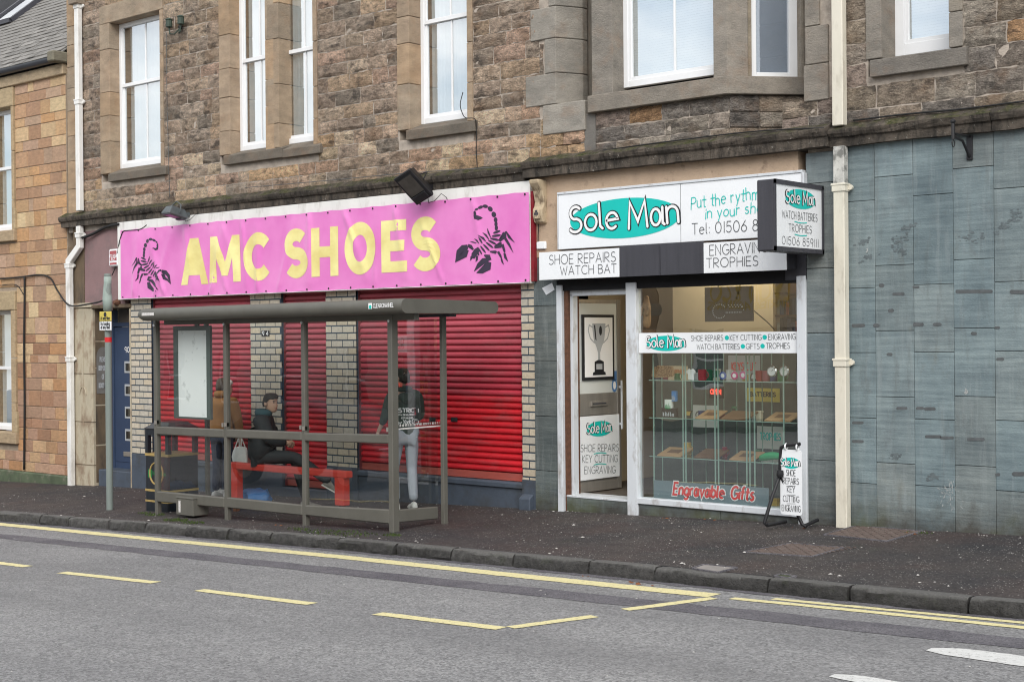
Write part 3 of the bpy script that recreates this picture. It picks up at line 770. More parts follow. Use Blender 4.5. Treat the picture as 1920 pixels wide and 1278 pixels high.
# quoins beside the bay, dressed grey stone with a chamfered corner
zq = [ZC1 - .02 + .0, W(1040, 252).z, W(1040, 196).z, W(1040, 137).z, W(1040, 72).z, W(1040, 12).z, W(1040, -60).z, W(1040, -130).z]
ch = .42
Yn = None
for y_ in [i * .01 for i in range(5, 80)]:
    dxy = y_
    P = Vector((xq + dxy * .55, y_, 5)); 
    q = RM @ (P - CAM)
    if 960 + FPX * q.x / q.z >= 1092: Yn = y_; break
XN = xq + Yn * .55           # foot of the chamfer, at the niche
lefts = [1022, 1024, 992, 1028, 1002, 1036, 1002]
for i in range(1, 7):
    z0, z1 = zq[i], zq[i + 1]; xl = X_(lefts[i], 0)
    mb = MB()
    if i == 1: mb.prismz([(xl, -.03), (X_(1100, -.03), -.03), (X_(1100, -.03), .08), (xq, .3), (xl, .3)], z0 + .003, z1 - .003)
    else: mb.prismz([(xl, -.03), (xq, -.03), (XN, Yn), (XN, Yn + .1), (xl, .3)], z0 + .003, z1 - .003)
    g = r1.uniform(.92, 1.08)
    mb.build('quoin_stone', M['ashlar'], shoe, bevel=.008, color=(.32 * g, .30 * g, .265 * g))
MB().prismz([(xq - .02, -.028), (XN - .01, Yn + .01), (XN - .01, Yn + .2), (xq - .02, .4)], zq[7], 9.2).build('quoin', M['ashlar'], shoe, color=(.24, .22, .19))
courses(shoe, xq - .27, X_(1100), ZC1 - .02, lambda x: zq[1] - .05, [], r1, P_brown, (.165, .2), (.3, .5))
courses(shoe, xq - .27, X_(1024), zq[1], TOP, [(X_(lefts[i]) - .005, 3, zq[i], zq[i + 1]) for i in range(1, 7)], r1, P_brown, (.16, .21), (.12, .3))

# ---- the canted bay over the shoe repair shop
xf0, xf1 = X_(1116), X_(1370)         # front face of the bay
YB = -.02
cd_ = .62
def cantx(d): return xf1 + d * .95    # right cheek
zs0 = (W(1113, 215, YB - .06).z + W(1370, 169, YB - .06).z) / 2; zs1 = (W(1113, 183, YB - .06).z + W(1337, 141, YB - .06).z) / 2
ZT = 9.0
def bay_slab(z0, z1, out, name, mat, par, color, bevel=.006, back=.9):
    o = out
    MB().prismz([(XN - .02, Yn + .12), (xf0 - o * .4, YB - o), (xf1 + o * .4, YB - o), (cantx(cd_) + o * .6, YB + cd_ - o * .3), (cantx(cd_) + .02, back), (XN, back)], z0, z1).build(name, mat, par, bevel=bevel, color=color)
bay_slab(zs0, zs1, .06, 'bay_sill', M['ashlar'], sole, (.27, .245, .21))
bay_slab(ZC1 - .1, zs0 - .004, -.035, 'bay_wall', M['mortar'], sole, (.2, .18, .15), 0)
# stones under the bay sill: front and cheek
zz = ZC1 - .0; rr = random.Random(31)
hts = [(zs0 - zz) * f_ for f_ in (.30, .34, .36)]
for h_ in hts:
    x = xf0 + .02
    while x < xf1 - .02:
        wd = rr.uniform(.3, .6)
        if xf1 - x - wd < .2: wd = xf1 - x
        rock_stone(sole, x, x + wd, zz, zz + h_, YB + .035, P_grey(rr, x, zz), rr, .03); x += wd
    zz += h_
def on_cheek(par, t0, t1, z0, z1, col, off=.0, name='stone'):
    """a stone on the right cheek of the bay, between fractions t0 and t1 of its run"""
    a = Vector((xf1, YB + .035, 0)); b = Vector((cantx(cd_), YB + .035 + cd_, 0)); d = (b - a); n = Vector((d.y, -d.x, 0)).normalized()
    p0, p1 = a + d * t0, a + d * t1; c = (p0 + p1) / 2 + n * (.01 + off - .04); c.z = (z0 + z1) / 2
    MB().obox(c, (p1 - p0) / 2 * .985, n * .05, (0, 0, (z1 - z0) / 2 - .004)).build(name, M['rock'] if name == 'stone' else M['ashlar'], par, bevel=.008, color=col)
zz = ZC1
for h_ in hts:
    t = 0
    while t < .99:
        w_ = rr.uniform(.3, .55)
        if 1 - t - w_ < .2: w_ = 1 - t
        on_cheek(sole, t, t + w_, zz, zz + h_, P_grey(rr, 0, zz)); t += w_
    zz += h_
# mullions and windows of the bay
YW = YB + .22
bx0, bx1 = X_(1168.5, YW, 160), X_(1337.5, YB, 140) + .035
zb = Z_(1169, 165.5, YW)
window(sole, bx0, bx1, zb, 7.6, YW, None, 1, 'blind', seed=7)
jamb_stones(sole, xf0, bx0 + .01, zs1, 7.6, YB, YW + .08, r1, (1.3, 1.6), P_jg)
xm = xf1
MB().prismz([(bx1 - .035, YW + .08), (bx1 - .035, YB), (xm, YB), (xm + .16, YB + .17), (xm + .05, YW + .12)], zs1, 7.6).build('mullion', M['ashlar'], sole, bevel=.006, color=(.29, .265, .23))
# cheek window (its own angled frame)
def cheek_pt(t, d=0.0):
    a = Vector((xf1, YB, 0)); b = Vector((cantx(cd_), YB + cd_, 0)); dd = b - a; n = Vector((-dd.y, dd.x, 0)).normalized()
    return a + dd * t + n * d
def pxof(P):
    q = RM @ (P - CAM); return 960 + FPX * q.x / q.z
def tfor(px_, d):
    best = min(range(0, 200), key=lambda i: abs(pxof(cheek_pt(i / 150, d) + Vector((0, 0, 5.6))) - px_)); return best / 150
t0, t1 = tfor(1405.5, .12), tfor(1495, .12)
cw = MB(); z0c = zs1 + .004
def cq(ta, tb, d0, d1, z0, z1, mb):
    a, b, c, d = cheek_pt(ta, d0), cheek_pt(tb, d0), cheek_pt(tb, d1), cheek_pt(ta, d1)
    vs = [(p_.x, p_.y, z) for z in (z0, z1) for p_ in (a, b, c, d)]
    mb.add(vs, [(3, 2, 1, 0), (4, 5, 6, 7), (0, 1, 5, 4), (1, 2, 6, 5), (2, 3, 7, 6), (3, 0, 4, 7)])
tw = (t1 - t0)
cq(t0, t0 + tw * .13, .12, .19, z0c, 7.6, cw); cq(t1 - tw * .18, t1, .12, .19, z0c, 7.6, cw); cq(t0 + tw * .13, t1 - tw * .18, .122, .19, z0c, z0c + .07, cw)
fr = cw.build('window', M['white_frame'], sole, bevel=.004)
mb = MB(); cq(t0 + tw * .13, t1 - tw * .18, .165, .167, z0c + .07, 7.6, mb); mb.build('pane', M['pane_plain'], fr)
mb = MB(); cq(t0 + tw * .1, t1 - tw * .1, .20, .21, z0c, 7.6, mb); mb.build('blind', M['grey_blind'], fr)
mb = MB(); cq(t1, 1.02, 0, .3, zs1, 7.6, mb); mb.build('mullion', M['ashlar'], sole, bevel=.006, color=(.31, .28, .235))
mb = MB(); cq(.2, t0, .06, .3, zs1, 7.6, mb); mb.build('mullion', M['ashlar'], sole, color=(.31, .27, .21))
MB().prismz([(XN, Yn + .1), (xf0 + .02, YB + .05), (xf0 + .02, YB + .5), (XN, 1)], zs1, 7.6).build('mullion', M['ashlar'], sole, color=(.2, .18, .15))
bay_slab(7.6, 9.2, 0.02, 'bay_head', M['ashlar'], sole, (.22, .195, .16))
# flat wall between bay and rain pipe, with its own quoins
xk = cantx(cd_) + .02; xk = min(xk, X_(1520))
backing(sole, X_(1518), xC + .18, ZC1 - .3, 9.2, [], -.0005, .5, M['mortar'])
zq2 = [ZC1, W(1530, 190).z, W(1530, 121).z, W(1530, 49).z, W(1530, -20).z, W(1530, -90).z]
ql = [1512, 1516, 1522, 1516, 1540, 1516]
for i in range(1, 5):
    MB().box(X_(1513 if i < 2 else 1516), X_(1559 if i != 3 else 1543), -.03, .4, zq2[i] + .003, zq2[i + 1] - .003).build('quoin_stone', M['ashlar'], sole, bevel=.008, color=shade((.29, .265, .23), rr.uniform(.9, 1.1)))
courses(sole, X_(1470), X_(1563) + .05, ZC1, lambda x: zq2[1] - .02, [], rr, P_grey, (.17, .2), (.25, .45))

# ---- upper floor over the slate wall
holesC = []; exclC = []
e, h = opening(slb, (1677, 107, 1779, 91.5), 1629, 1811, (1630.5, 109, 146.5, 1812, 85, 120), .30, zt=7.2, curtain='blind', bars=0, pal=P_jg, sillcol=(.20, .185, .165), fw=.11)
exclC.append(e); holesC.append(h)
backing(slb, xC + .18, 11, ZC1 - .3, 9.2, holesC, -.0005, .5, M['mortar'])
courses(slb, xC + .1, 8.4, ZC1 - .02, lambda x: TOP(x) + .25, exclC, r1, P_grey, (.19, .25), (.4, .68))

# masonry and floors behind the facing, closing every joint
MB().box(xA + .02, 11, 1.2, 1.3, ZC1 - .6, 9.2).box(xA + .02, 11, 1.2, 7, 9.1, 9.2).build('rear_wall', M['dark'], shoe)
MB().box(XN - .05, xf0 + .1, Yn + .15, Yn + .9, ZC1 - .2, 9.0).build('wall', M['ashlar'], sole, color=(.27, .24, .2))
MB().box(X_(1092), X_(1120), -.0, .3, ZC1 - .2, zs0).build('wall', M['ashlar'], sole, color=(.2, .19, .175))
MB().box(cantx(cd_) - .02, X_(1519), YB + cd_ + .02, .9, zs1 - .1, 9.0).build('wall', M['ashlar'], sole, color=(.27, .24, .2))
# ---- string course: every length of it a part
def cornice(par, X0, X1, step, prof, z0, ends=0):
    x = X0
    while x < X1 - .05:
        wd = step * r1.uniform(.8, 1.2)
        if X1 - x - wd < .4: wd = X1 - x
        rings = []; n = 7
        for i in range(n + 1):
            xx = x + .004 + (wd - .008) * i / n
            rings.append([(xx, y + r1.uniform(-.006, .006), z0 + z + r1.uniform(-.006, .006)) for y, z in prof])
        MB().loft(rings).build('cornice_stone', M['cornice'], par)
        x += wd
prof = [(.15, 0), (-.10, 0), (-.105, .085), (-.13, .10), (-.15, .135), (-.155, .165), (-.10, .20), (.0, .255), (.15, .27)]
zcb = [W(300, 412, -.1).z, W(700, 366, -.1).z, W(962, 338, -.1).z]
zcl = sum(zcb) / 3
cornice(shoe, X_(114, -.12), X_(985, -.12), 1.5, prof, zcl)
prof2 = [(.15, 0), (-.15, 0), (-.15, .10), (-.175, .115), (-.19, .15), (-.195, .18), (-.12, .215), (.0, .265), (.15, .28)]
zc2 = (W(1000, 329, -.15).z + W(1430, 290, -.15).z) / 2
cornice(sole, X_(985, -.12), X_(1554, -.15), 1.3, prof2, zc2)
zc3 = (W(1600, 270, -.1).z + W(1859, 247.7, -.1).z) / 2
cornice(slb, X_(1554, -.15), 11, 1.5, prof, zc3)
print('cornice', zcb, zcl, zc2, zc3, 'stones', nA)

# ================================================================= SHOE SHOP FRONT
YS = .07
def bricks(par, xl, xr, z0, z1, phase=0, Y=-.004):
    """a pier of buff bricks: pier > brick"""
    x0, x1 = X_(xl), X_(xr); ch_, bl = .1005, .226
    pier = MB().box(x0, x1, -.0015, .35, z0, z1).build('brick_pier', M['brick_joint'], par)
    n = int((z1 - z0) / ch_); zz = z1
    for k in range(n + 1):
        zt_, zb_ = zz - .0095, max(zz - ch_ + .0095, z0)
        if zt_ - zb_ < .02: break
        s = x0 - (bl * .5 if (k + phase) % 2 else 0); 
        while s < x1:
            a, b = max(s + .008, x0), min(s + bl - .008, x1)
            if b - a > .03:
                g = r1.uniform(.88, 1.08); c = r1.choice([(.54, .475, .375), (.51, .46, .37), (.56, .48, .36), (.50, .46, .385), (.53, .48, .40)])
                MB().box(a, b, Y - r1.uniform(0, .003), .02, zb_, zt_).build('brick', M['brick'], pier, bevel=.0012, color=tuple(q * g for q in c))
            s += bl
        zz -= ch_
    return pier
zbt = W(600, 548, -.1).z + .03        # underside of the banner box
bricks(shoe, 246, 284, Z_(265, 851), zbt)
bricks(shoe, 470, 528, Z_(500, 872), zbt, 1)
bricks(shoe, 611.5, 668, Z_(640, 874), zbt, 0)
bricks(shoe, 978, 1003, Z_(990, 899), zbt, 1)
for a, b, y in ((246, 284, 851), (470, 528, 872), (611.5, 668, 874), (978, 1003, 899)):
    zt_ = Z_((a + b) / 2, y)
    MB().box(X_(a) - .004, X_(b) + .004, -.012, .34, -.62, zt_ - .002).build('plinth', M['plinth'], shoe, bevel=.004)
def shutter(par, xl, xr, zbot, ztop, handle=None):
    x0, x1 = X_(xl), X_(xr)
    sh = MB().box(x0 + .004, x1 - .004, YS + .04, YS + .06, zbot, ztop).build('roller_shutter', M['dark'], par)
    pitch = .0805; n = int((ztop - zbot - .1) / pitch)
    z = zbot + .10
    MB().box(x0 + .01, x1 - .01, YS - .006, YS + .03, zbot, zbot + .095).build('bottom_bar', M['slat'], sh, bevel=.004, color=(.40, .09, .07))
    while z < ztop:
        zt_ = min(z + pitch, ztop + .05)
        pr = [(YS + .02, z), (YS + .004, z + .004), (YS - .014, z + .016), (YS - .020, z + .034), (YS - .016, z + .052), (YS - .004, z + .066), (YS + .014, z + .0715), (YS + .014, z + .0785), (YS + .03, z + .0785), (YS + .03, z)]
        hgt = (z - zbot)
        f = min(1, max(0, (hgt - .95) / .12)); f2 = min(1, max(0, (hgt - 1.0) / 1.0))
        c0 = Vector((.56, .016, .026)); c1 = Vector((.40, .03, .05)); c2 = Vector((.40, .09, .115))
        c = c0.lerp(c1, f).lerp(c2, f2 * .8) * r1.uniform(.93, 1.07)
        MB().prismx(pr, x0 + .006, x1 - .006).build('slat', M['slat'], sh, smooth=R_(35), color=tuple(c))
        z += pitch
    MB().box(x0 - .0, x0 + .028, YS - .03, YS + .05, zbot, ztop).build('guide_rail', M['slat'], sh, color=(.16, .025, .03))
    MB().box(x1 - .028, x1, YS - .03, YS + .05, zbot, ztop).build('guide_rail', M['slat'], sh, color=(.16, .025, .03))
    if handle:
        for hx in handle:
            X = X_(hx, YS); zz = Z_(hx, 786, YS)
            MB().box(X - .055, X + .055, YS - .034, YS - .018, zz - .028, zz + .03).build('lock_plate', M['black_metal'], sh, bevel=.005)
    return sh
zS3 = Z_(820, 890, YS)
shutter(shoe, 668, 978, zS3, zbt + .05, (812, 853))
shutter(shoe, 284, 470, Z_(377, 862, YS), zbt + .05)
shutter(shoe, 528, 611.5, Z_(570, 912, YS), zbt + .05)
# stall risers under the shutters, with a moulded lip
def riser(xl, xr, zt_):
    x0, x1 = X_(xl), X_(xr)
    MB().box(x0, x1, .02, .3, -.6, zt_ - .075).build('stall_riser', M['plinth'], shoe)
    MB().prismx([(-.012, zt_ - .075), (-.012, zt_ - .02), (.01, zt_), (.3, zt_), (.3, zt_ - .075)], x0, x1 + .01).build('riser_sill', M['plinth'], shoe, bevel=.004)
riser(668.5, 977.5, zS3 - .005); riser(284.5, 469.5, Z_(377, 862, YS) - .005)
MB().box(X_(528), X_(611.5), -.03, .3, -.6, Z_(570, 913, YS) - .01).build('door_step', M['plinth'], shoe, bevel=.01)
MB().prismx([(-.10, -.35 + .0), (-.10, .0), (-.03, .05), (-.012, .05), (-.012, -.35)], X_(982) - .02, X_(1000)).build('plinth_foot', M['plinth'], shoe, bevel=.012)
# inside wall behind everything at street level
MB().box(X_(246) + .02, X_(1047), .35, .6, -.7, 4.0).build('inner_wall', M['dark'], shoe)
# fascia box and white boarding
fx0, fx1 = X_(222, -.10), X_(994, -.12)
zf0 = W(600, 548, -.12).z; zf1 = zcl - .005
MB().box(fx0, fx1, -.10, .34, zf0 + .01, zf1).build('fascia_board', M['white_paint'], shoe, bevel=.004)
MB().box(fx1 - .001, X_(1001, -.1), -.09, .3, W(997, 527, -.12).z, W(997, 358, -.12).z).build('fascia_end', M['slat'], shoe, color=(.25, .02, .03))

# ---- entrance with the blue door, left of the shop
xd0, xd1 = X_(175), X_(246)
MB().box(X_(140), xd0, -.02, .5, -.62, Z_(158, 578)).build('pilaster', M['cream_stone'], shoe, bevel=.01)
for y_ in (870, 790, 700):
    MB().box(X_(140) - .003, xd0 + .003, -.024, .1, Z_(158, y_) - .006, Z_(158, y_) + .006).build('masonry_joint', M['litho'], shoe)
MB().prism([(X_(157) - .02, Z_(157, 850)), (X_(157) + .02, Z_(157, 850)), (X_(157) + .02, Z_(157, 600)), (X_(157) - .02, Z_(157, 600))], -.03, -.019).build('carved_strip', M['cream_stone'], shoe, bevel=.004)
mb = MB()
for s in (-1, 1):
    cx_, cz_ = X_(157), Z_(157, 732)
    mb.tube([(cx_ + s * (.03 + .07 * math.sin(a * .5)) , -.026, cz_ + .06 * math.cos(a)) for a in [i * .5 for i in range(10)]], .010, 5)
mb.build('carved_scroll', M['cream_stone'], shoe)
MB().box(X_(128), X_(140), .0, .5, -.62, 3.6).build('corner_stone', M['litho'], shoe, bevel=.01)
YD = .0
for i in range(5, 120):
    P = Vector((xd0, i * .01, 1.2))
    if pxof(P) >= 211: YD = i * .01; break
dx1 = xd1 - .02
zdt, zdb = Z_(228, 609, YD), Z_(228, 879, YD)
MB().box(xd0 - .15, xd0 - .002, .51, YD + .2, -.62, 2.9).build('reveal_wall', M['litho'], shoe)
for y0_, y1_ in ((905, 835), (834, 760), (759, 690), (689, 640), (639, 578)):
    MB().box(xd0 - .2, xd0 + .004, .03, YD + .1, Z_(175, y0_) + .004, Z_(175, y1_) - .004).build('reveal_stone', M['litho'], shoe, bevel=.006)
MB().box(xd1, xd1 + .3, .35, YD + .2, -.62, 2.9).build('reveal_wall', M['litho'], shoe)
MB().box(xd1 - .035, xd1 - .002, -.01, YD, -.5, Z_(246, 578)).build('door_post', M['cream_stone'], shoe)
door = MB().box(xd0 + .06, dx1, YD, YD + .06, zdb, zdt - .03).build('door', M['door_blue'], shoe, bevel=.004)
MB().box(xd0, xd0 + .058, YD - .03, YD + .08, zdb - .02, zdt + .25).box(xd0 + .058, xd1, YD - .03, YD + .08, zdt - .028, zdt + .04).build('door_frame', M['door_blue'], door, bevel=.006)
MB().add([(xd0 + .06, YD + .02, zdt + .04), (xd1, YD + .02, zdt + .04), (xd1, YD + .02, zdt + .27), (xd0 + .06, YD + .02, zdt + .27)], [(0, 1, 2, 3)]).build('fanlight', M['pane'], door, fix=False)
MB().box(xd0 + .058, xd1, YD + .1, YD + .12, zdt + .04, zdt + .3).build('fanlight_backing', M['grey_blind'], door)
M['grey_trim'] = mat('silver_trim', (.42, .44, .46), .05, 5, .4)
for y_ in (687, 730, 772, 814):
    xa, xb = X_(234, YD), X_(247, YD) + .04; za, zb_ = Z_(240, y_ + 12, YD), Z_(240, y_ - 10, YD)
    MB().box(xa, xb, YD - .014, YD + .01, za, zb_).build('door_window', M['grey_trim'], door, bevel=.003)
    MB().box(xa + .035, xb - .01, YD - .018, YD - .01, za + .035, zb_ - .035).build('door_pane', M['pane_shop'], door)
    MB().box(xa + .034, xb - .01, YD - .0145, YD - .0135, za + .034, zb_ - .034).build('door_pane_backing', M['dark'], door)
xa = X_(231, YD); MB().box(xa, xa + .28, YD - .02, YD + .01, Z_(236, 855, YD), Z_(236, 846, YD)).build('letter_plate', M['brushed'], door, bevel=.006)
px0 = X_(216, YD); MB().prism([(px0, zdb + .12), (dx1, zdb + .12), (dx1, zdt - .12), (px0, zdt - .12)], YD - .008, YD + .01).build('door_panel', M['door_blue'], door, bevel=.01)
MB().box(xd0 + .02, dx1, YD - .1, YD + .05, zdb - .045, zdb - .005).build('threshold', M['white_paint'], door, bevel=.004)
MB().box(X_(183, .03), xd1 - .03, .02, YD + .3, -.62, Z_(215, 882, .03)).build('door_step', M['plinth'], shoe, bevel=.012)
MB().box(xd0 - .02, xd1 + .02, -.03, .5, Z_(200, 578), Z_(200, 571)).build('door_hood', M['litho'], shoe, bevel=.01)
MB().box(X_(140), X_(160), -.012, .3, Z_(160, 571) - .02, zcl).build('render_margin', M['litho'], shoe)
MB().box(X_(160) + .004, fx0 + .05, -.0, .3, Z_(200, 571) - .02, zcl).build('render_panel', M['render_pink'], shoe)
MB().box(X_(140), X_(175), -.04, .3, Z_(158, 577), Z_(158, 568)).build('pilaster_cap', M['cream_stone'], shoe, bevel=.008)
# ================================================================= LETTERING (pen strokes drawn on a surface)
def arc(cx, cy, rx, ry, a0, a1, n=None):
    n = n or max(4, int(abs(a1 - a0) / 18))
    return [(cx + rx * math.cos(R_(a0 + (a1 - a0) * i / n)), cy + ry * math.sin(R_(a0 + (a1 - a0) * i / n))) for i in range(n + 1)]
GL = {
 'A': (.70, [[(0, 0), (.35, 1), (.70, 0)], [(.13, .34), (.57, .34)]]),
 'B': (.56, [[(0, 0), (0, 1)], [(0, 1), (.22, 1)] + arc(.25, .77, .25, .23, 90, -90) + [(0, .54)], [(.2, .54)] + arc(.27, .27, .29, .27, 90, -90) + [(0, 0)]]),
 'C': (.72, [arc(.42, .5, .42, .5, 48, 312)]),
 'D': (.64, [[(0, 0), (0, 1), (.2, 1)] + arc(.2, .5, .44, .5, 80, -80) + [(.2, 0), (0, 0)]]),
 'E': (.50, [[(.5, 1), (0, 1), (0, 0), (.5, 0)], [(0, .52), (.43, .52)]]),
 'F': (.48, [[(.48, 1), (0, 1), (0, 0)], [(0, .52), (.4, .52)]]),
 'G': (.74, [arc(.42, .5, .42, .5, 48, 330) + [(.76, .44), (.46, .44)]]),
 'H': (.60, [[(0, 0), (0, 1)], [(.6, 0), (.6, 1)], [(0, .52), (.6, .52)]]),
 'I': (.0, [[(0, 0), (0, 1)]]),
 'K': (.56, [[(0, 0), (0, 1)], [(.52, 1), (.02, .46), (.56, 0)]]),
 'L': (.46, [[(0, 1), (0, 0), (.46, 0)]]),
 'M': (.80, [[(0, 0), (.08, 1), (.40, .25), (.72, 1), (.80, 0)]]),
 'N': (.60, [[(0, 0), (0, 1), (.6, 0), (.6, 1)]]),
 'O': (.84, [arc(.42, .5, .42, .5, 90, 450, 20)]),
 'P': (.54, [[(0, 0), (0, 1), (.25, 1)] + arc(.26, .74, .27, .26, 90, -90) + [(.02, .48)]]),
 'R': (.56, [[(0, 0), (0, 1), (.25, 1)] + arc(.26, .74, .26, .26, 90, -90) + [(.05, .48), (.56, 0)]]),
 'S': (.54, [arc(.29, .75, .24, .25, 40, 250) + arc(.26, .26, .28, .26, 75, -145)]),
 'T': (.60, [[(0, 1), (.6, 1)], [(.3, 1), (.3, 0)]]),
 'U': (.62, [[(0, 1), (0, .3)] + arc(.31, .3, .31, .3, 180, 360) + [(.62, 1)]]),
 'V': (.64, [[(0, 1), (.32, 0), (.64, 1)]]),
 'W': (.90, [[(0, 1), (.22, 0), (.45, .8), (.68, 0), (.90, 1)]]),
 'X': (.6, [[(0, 0), (.6, 1)], [(0, 1), (.6, 0)]]),
 'Y': (.60, [[(0, 1), (.3, .45), (.6, 1)], [(.3, .45), (.3, 0)]]),
 'Z': (.58, [[(0, 1), (.58, 1), (0, 0), (.58, 0)]]),
 '0': (.62, [arc(.31, .5, .31, .5, 90, 450, 20)]),
 '1': (.12, [[(.10, 0), (.10, 1)]]),
 '4': (.56, [[(.4, 0), (.4, 1), (0, .3), (.56, .3)]]),
 '5': (.52, [[(.48, 1), (.08, 1), (.04, .56)] + arc(.24, .32, .27, .31, 110, -150)]),
 '6': (.54, [[(.42, 1), (.12, .55)] + arc(.27, .29, .27, .29, 150, 510, 18)]),
 '8': (.54, [arc(.27, .77, .22, .23, 90, 450, 16), arc(.27, .27, .27, .27, 90, 450, 18)]),
 '9': (.54, [arc(.27, .71, .27, .29, 0, 360, 18) + [(.50, .5), (.38, 0)]]),
 ':': (.05, [[(.02, .06), (.02, .12)], [(.02, .50), (.02, .56)]]),
 '&': (.7, [[(.66, 0), (.16, .72)] + arc(.3, .82, .16, .17, 200, -20) + [(.1, .42)] + arc(.3, .24, .26, .24, 140, 340)]),
 'a': (.52, [arc(.20, .31, .20, .31, 0, 360, 16), [(.49, .66), (.49, .06), (.56, 0)]]),
 'b': (.48, [[(0, 1), (0, 0)], arc(.24, .31, .24, .31, 180, -180, 16)]),
 'c': (.42, [arc(.25, .31, .25, .31, 45, 315)]),
 'd': (.5, [arc(.25, .31, .25, .31, 0, 360, 16), [(.5, 1), (.5, 0)]]),
 'e': (.5, [[(.03, .33), (.5, .36)] + arc(.25, .31, .25, .31, 12, 310)]),
 'f': (.34, [arc(.26, .8, .14, .2, 60, 180) + [(.12, 0)], [(-.06, .6), (.34, .6)]]),
 'g': (.5, [arc(.25, .31, .25, .31, 0, 360, 16), [(.5, .62), (.5, -.12)] + arc(.25, -.1, .25, .22, 0, -140)]),
 'h': (.46, [[(0, 1), (0, 0)], [(0, .38)] + arc(.23, .38, .23, .24, 180, 0) + [(.46, 0)]]),
 'i': (.02, [[(.01, .6), (.01, 0)], [(.01, .82), (.01, .9)]]),
 'k': (.44, [[(0, 1), (0, 0)], [(.4, .62), (.02, .28), (.44, 0)]]),
 'l': (.10, [[(0, 1), (0, .1), (.1, 0)]]),
 'm': (.78, [[(0, .62), (0, 0)], [(0, .38)] + arc(.19, .38, .19, .24, 180, 0) + [(.38, 0)], [(.39, .38)] + arc(.585, .38, .195, .24, 180, 0) + [(.78, 0)]]),
 'n': (.46, [[(0, .62), (0, 0)], [(0, .36)] + arc(.23, .36, .23, .26, 180, 0) + [(.46, 0)]]),
 'o': (.52, [arc(.26, .31, .26, .31, 90, 450, 16)]),
 'p': (.48, [[(0, .62), (0, -.32)], arc(.24, .31, .24, .31, 180, -180, 16)]),
 'r': (.32, [[(0, .62), (0, 0)], [(0, .34)] + arc(.2, .36, .2, .24, 180, 60)]),
 's': (.36, [arc(.2, .46, .16, .15, 45, 250) + arc(.17, .16, .18, .16, 75, -145)]),
 't': (.34, [[(.15, .95), (.15, .12)] + arc(.27, .12, .12, .12, 180, 290), [(-.05, .62), (.38, .62)]]),
 'u': (.46, [[(0, .62), (0, .25)] + arc(.22, .25, .22, .25, 180, 360) + [(.44, .62)], [(.45, .62), (.46, 0)]]),
 'v': (.44, [[(0, .62), (.22, 0), (.44, .62)]]),
 'w': (.66, [[(0, .62), (.16, 0), (.33, .5), (.5, 0), (.66, .62)]]),
 'y': (.46, [[(0, .62), (.24, .02)], [(.46, .62), (.12, -.32)]]),
 ',': (.05, [[(.03, .06), (0, -.1)]]), '/': (.3, [[(0, 0), (.3, 1)]]), '-': (.3, [[(0, .4), (.3, .4)]]), '.': (.04, [[(.02, 0), (.02, .06)]]),
}
def layout(s, gap=.2, space=.42):
    out = []; x = 0
    for ch in s:
        if ch == ' ': x += space; continue
        w_, st = GL[ch]
        out.append((x, st)); x += w_ + gap
    return out, x - gap
def ribbon(mb, pts, wd, fn, layer, sub=1, maxlen=None, cap=True, closed=None):
    """flat pen stroke along pts (2D), through fn(u, v, layer) on to its surface"""
    P = [Vector(p_) for p_ in pts]
    if maxlen:
        Q = [P[0]]
        for a, b in zip(P, P[1:]):
            n = max(1, int((b - a).length / maxlen))
            for i in range(1, n + 1): Q.append(a + (b - a) * i / n)
        P = Q
    if closed is None: closed = (P[0] - P[-1]).length < 1e-4 and len(P) > 4
    n = len(P); rows = []
    for i in range(n):
        if closed: a, b, c = P[(i - 1) if i else n - 2], P[i], P[(i + 1) if i < n - 1 else 1]
        else: a, b, c = P[max(i - 1, 0)], P[i], P[min(i + 1, n - 1)]
        d1 = (b - a) if (b - a).length > 1e-7 else (c - b); d2 = (c - b) if (c - b).length > 1e-7 else d1
        d1, d2 = d1.normalized(), d2.normalized(); t = (d1 + d2)
        t = t.normalized() if t.length > .2 else d1
        nn = Vector((-t.y, t.x)); k = max(.42, nn.dot(Vector((-d1.y, d1.x)))); h = wd / 2 / k
        rows.append([b + nn * h * (2 * j / sub - 1) for j in range(sub + 1)])
    vs = [fn(q.x, q.y, layer) for r in rows for q in r]; m = sub + 1
    fs = [(i * m + j, i * m + j + 1, (i + 1) * m + j + 1, (i + 1) * m + j) for i in range(n - 1) for j in range(sub)]
    mb.add(vs, fs)
    if cap and not closed:
        for e, o in ((0, 1), (n - 1, n - 2)):
            d = (P[e] - P[o]).normalized(); q = Vector((-d.y, d.x)) * wd / 2
            a = [P[e] + q, P[e] + q * .7 + d * wd * .36, P[e] + d * wd * .5, P[e] - q * .7 + d * wd * .36, P[e] - q]
            mb.add([fn(z.x, z.y, layer) for z in a], [(0, 1, 2, 3, 4)])
class Face:
    """a flat surface to print on: p = lower left, ax along, up, both in the world; n points out"""
    def __init__(s, p, ax, up=(0, 0, 1), lift=.003):
        s.p = Vector(p); s.ax = Vector(ax).normalized(); s.up = Vector(up).normalized(); s.n = s.ax.cross(s.up).normalized(); s.lift = lift
    def __call__(s, u, v, layer=0): return s.p + s.ax * u + s.up * v + s.n * (s.lift + layer * .0004)
    def uv(s, P): d = Vector(P) - s.p; return d.dot(s.ax), d.dot(s.up)
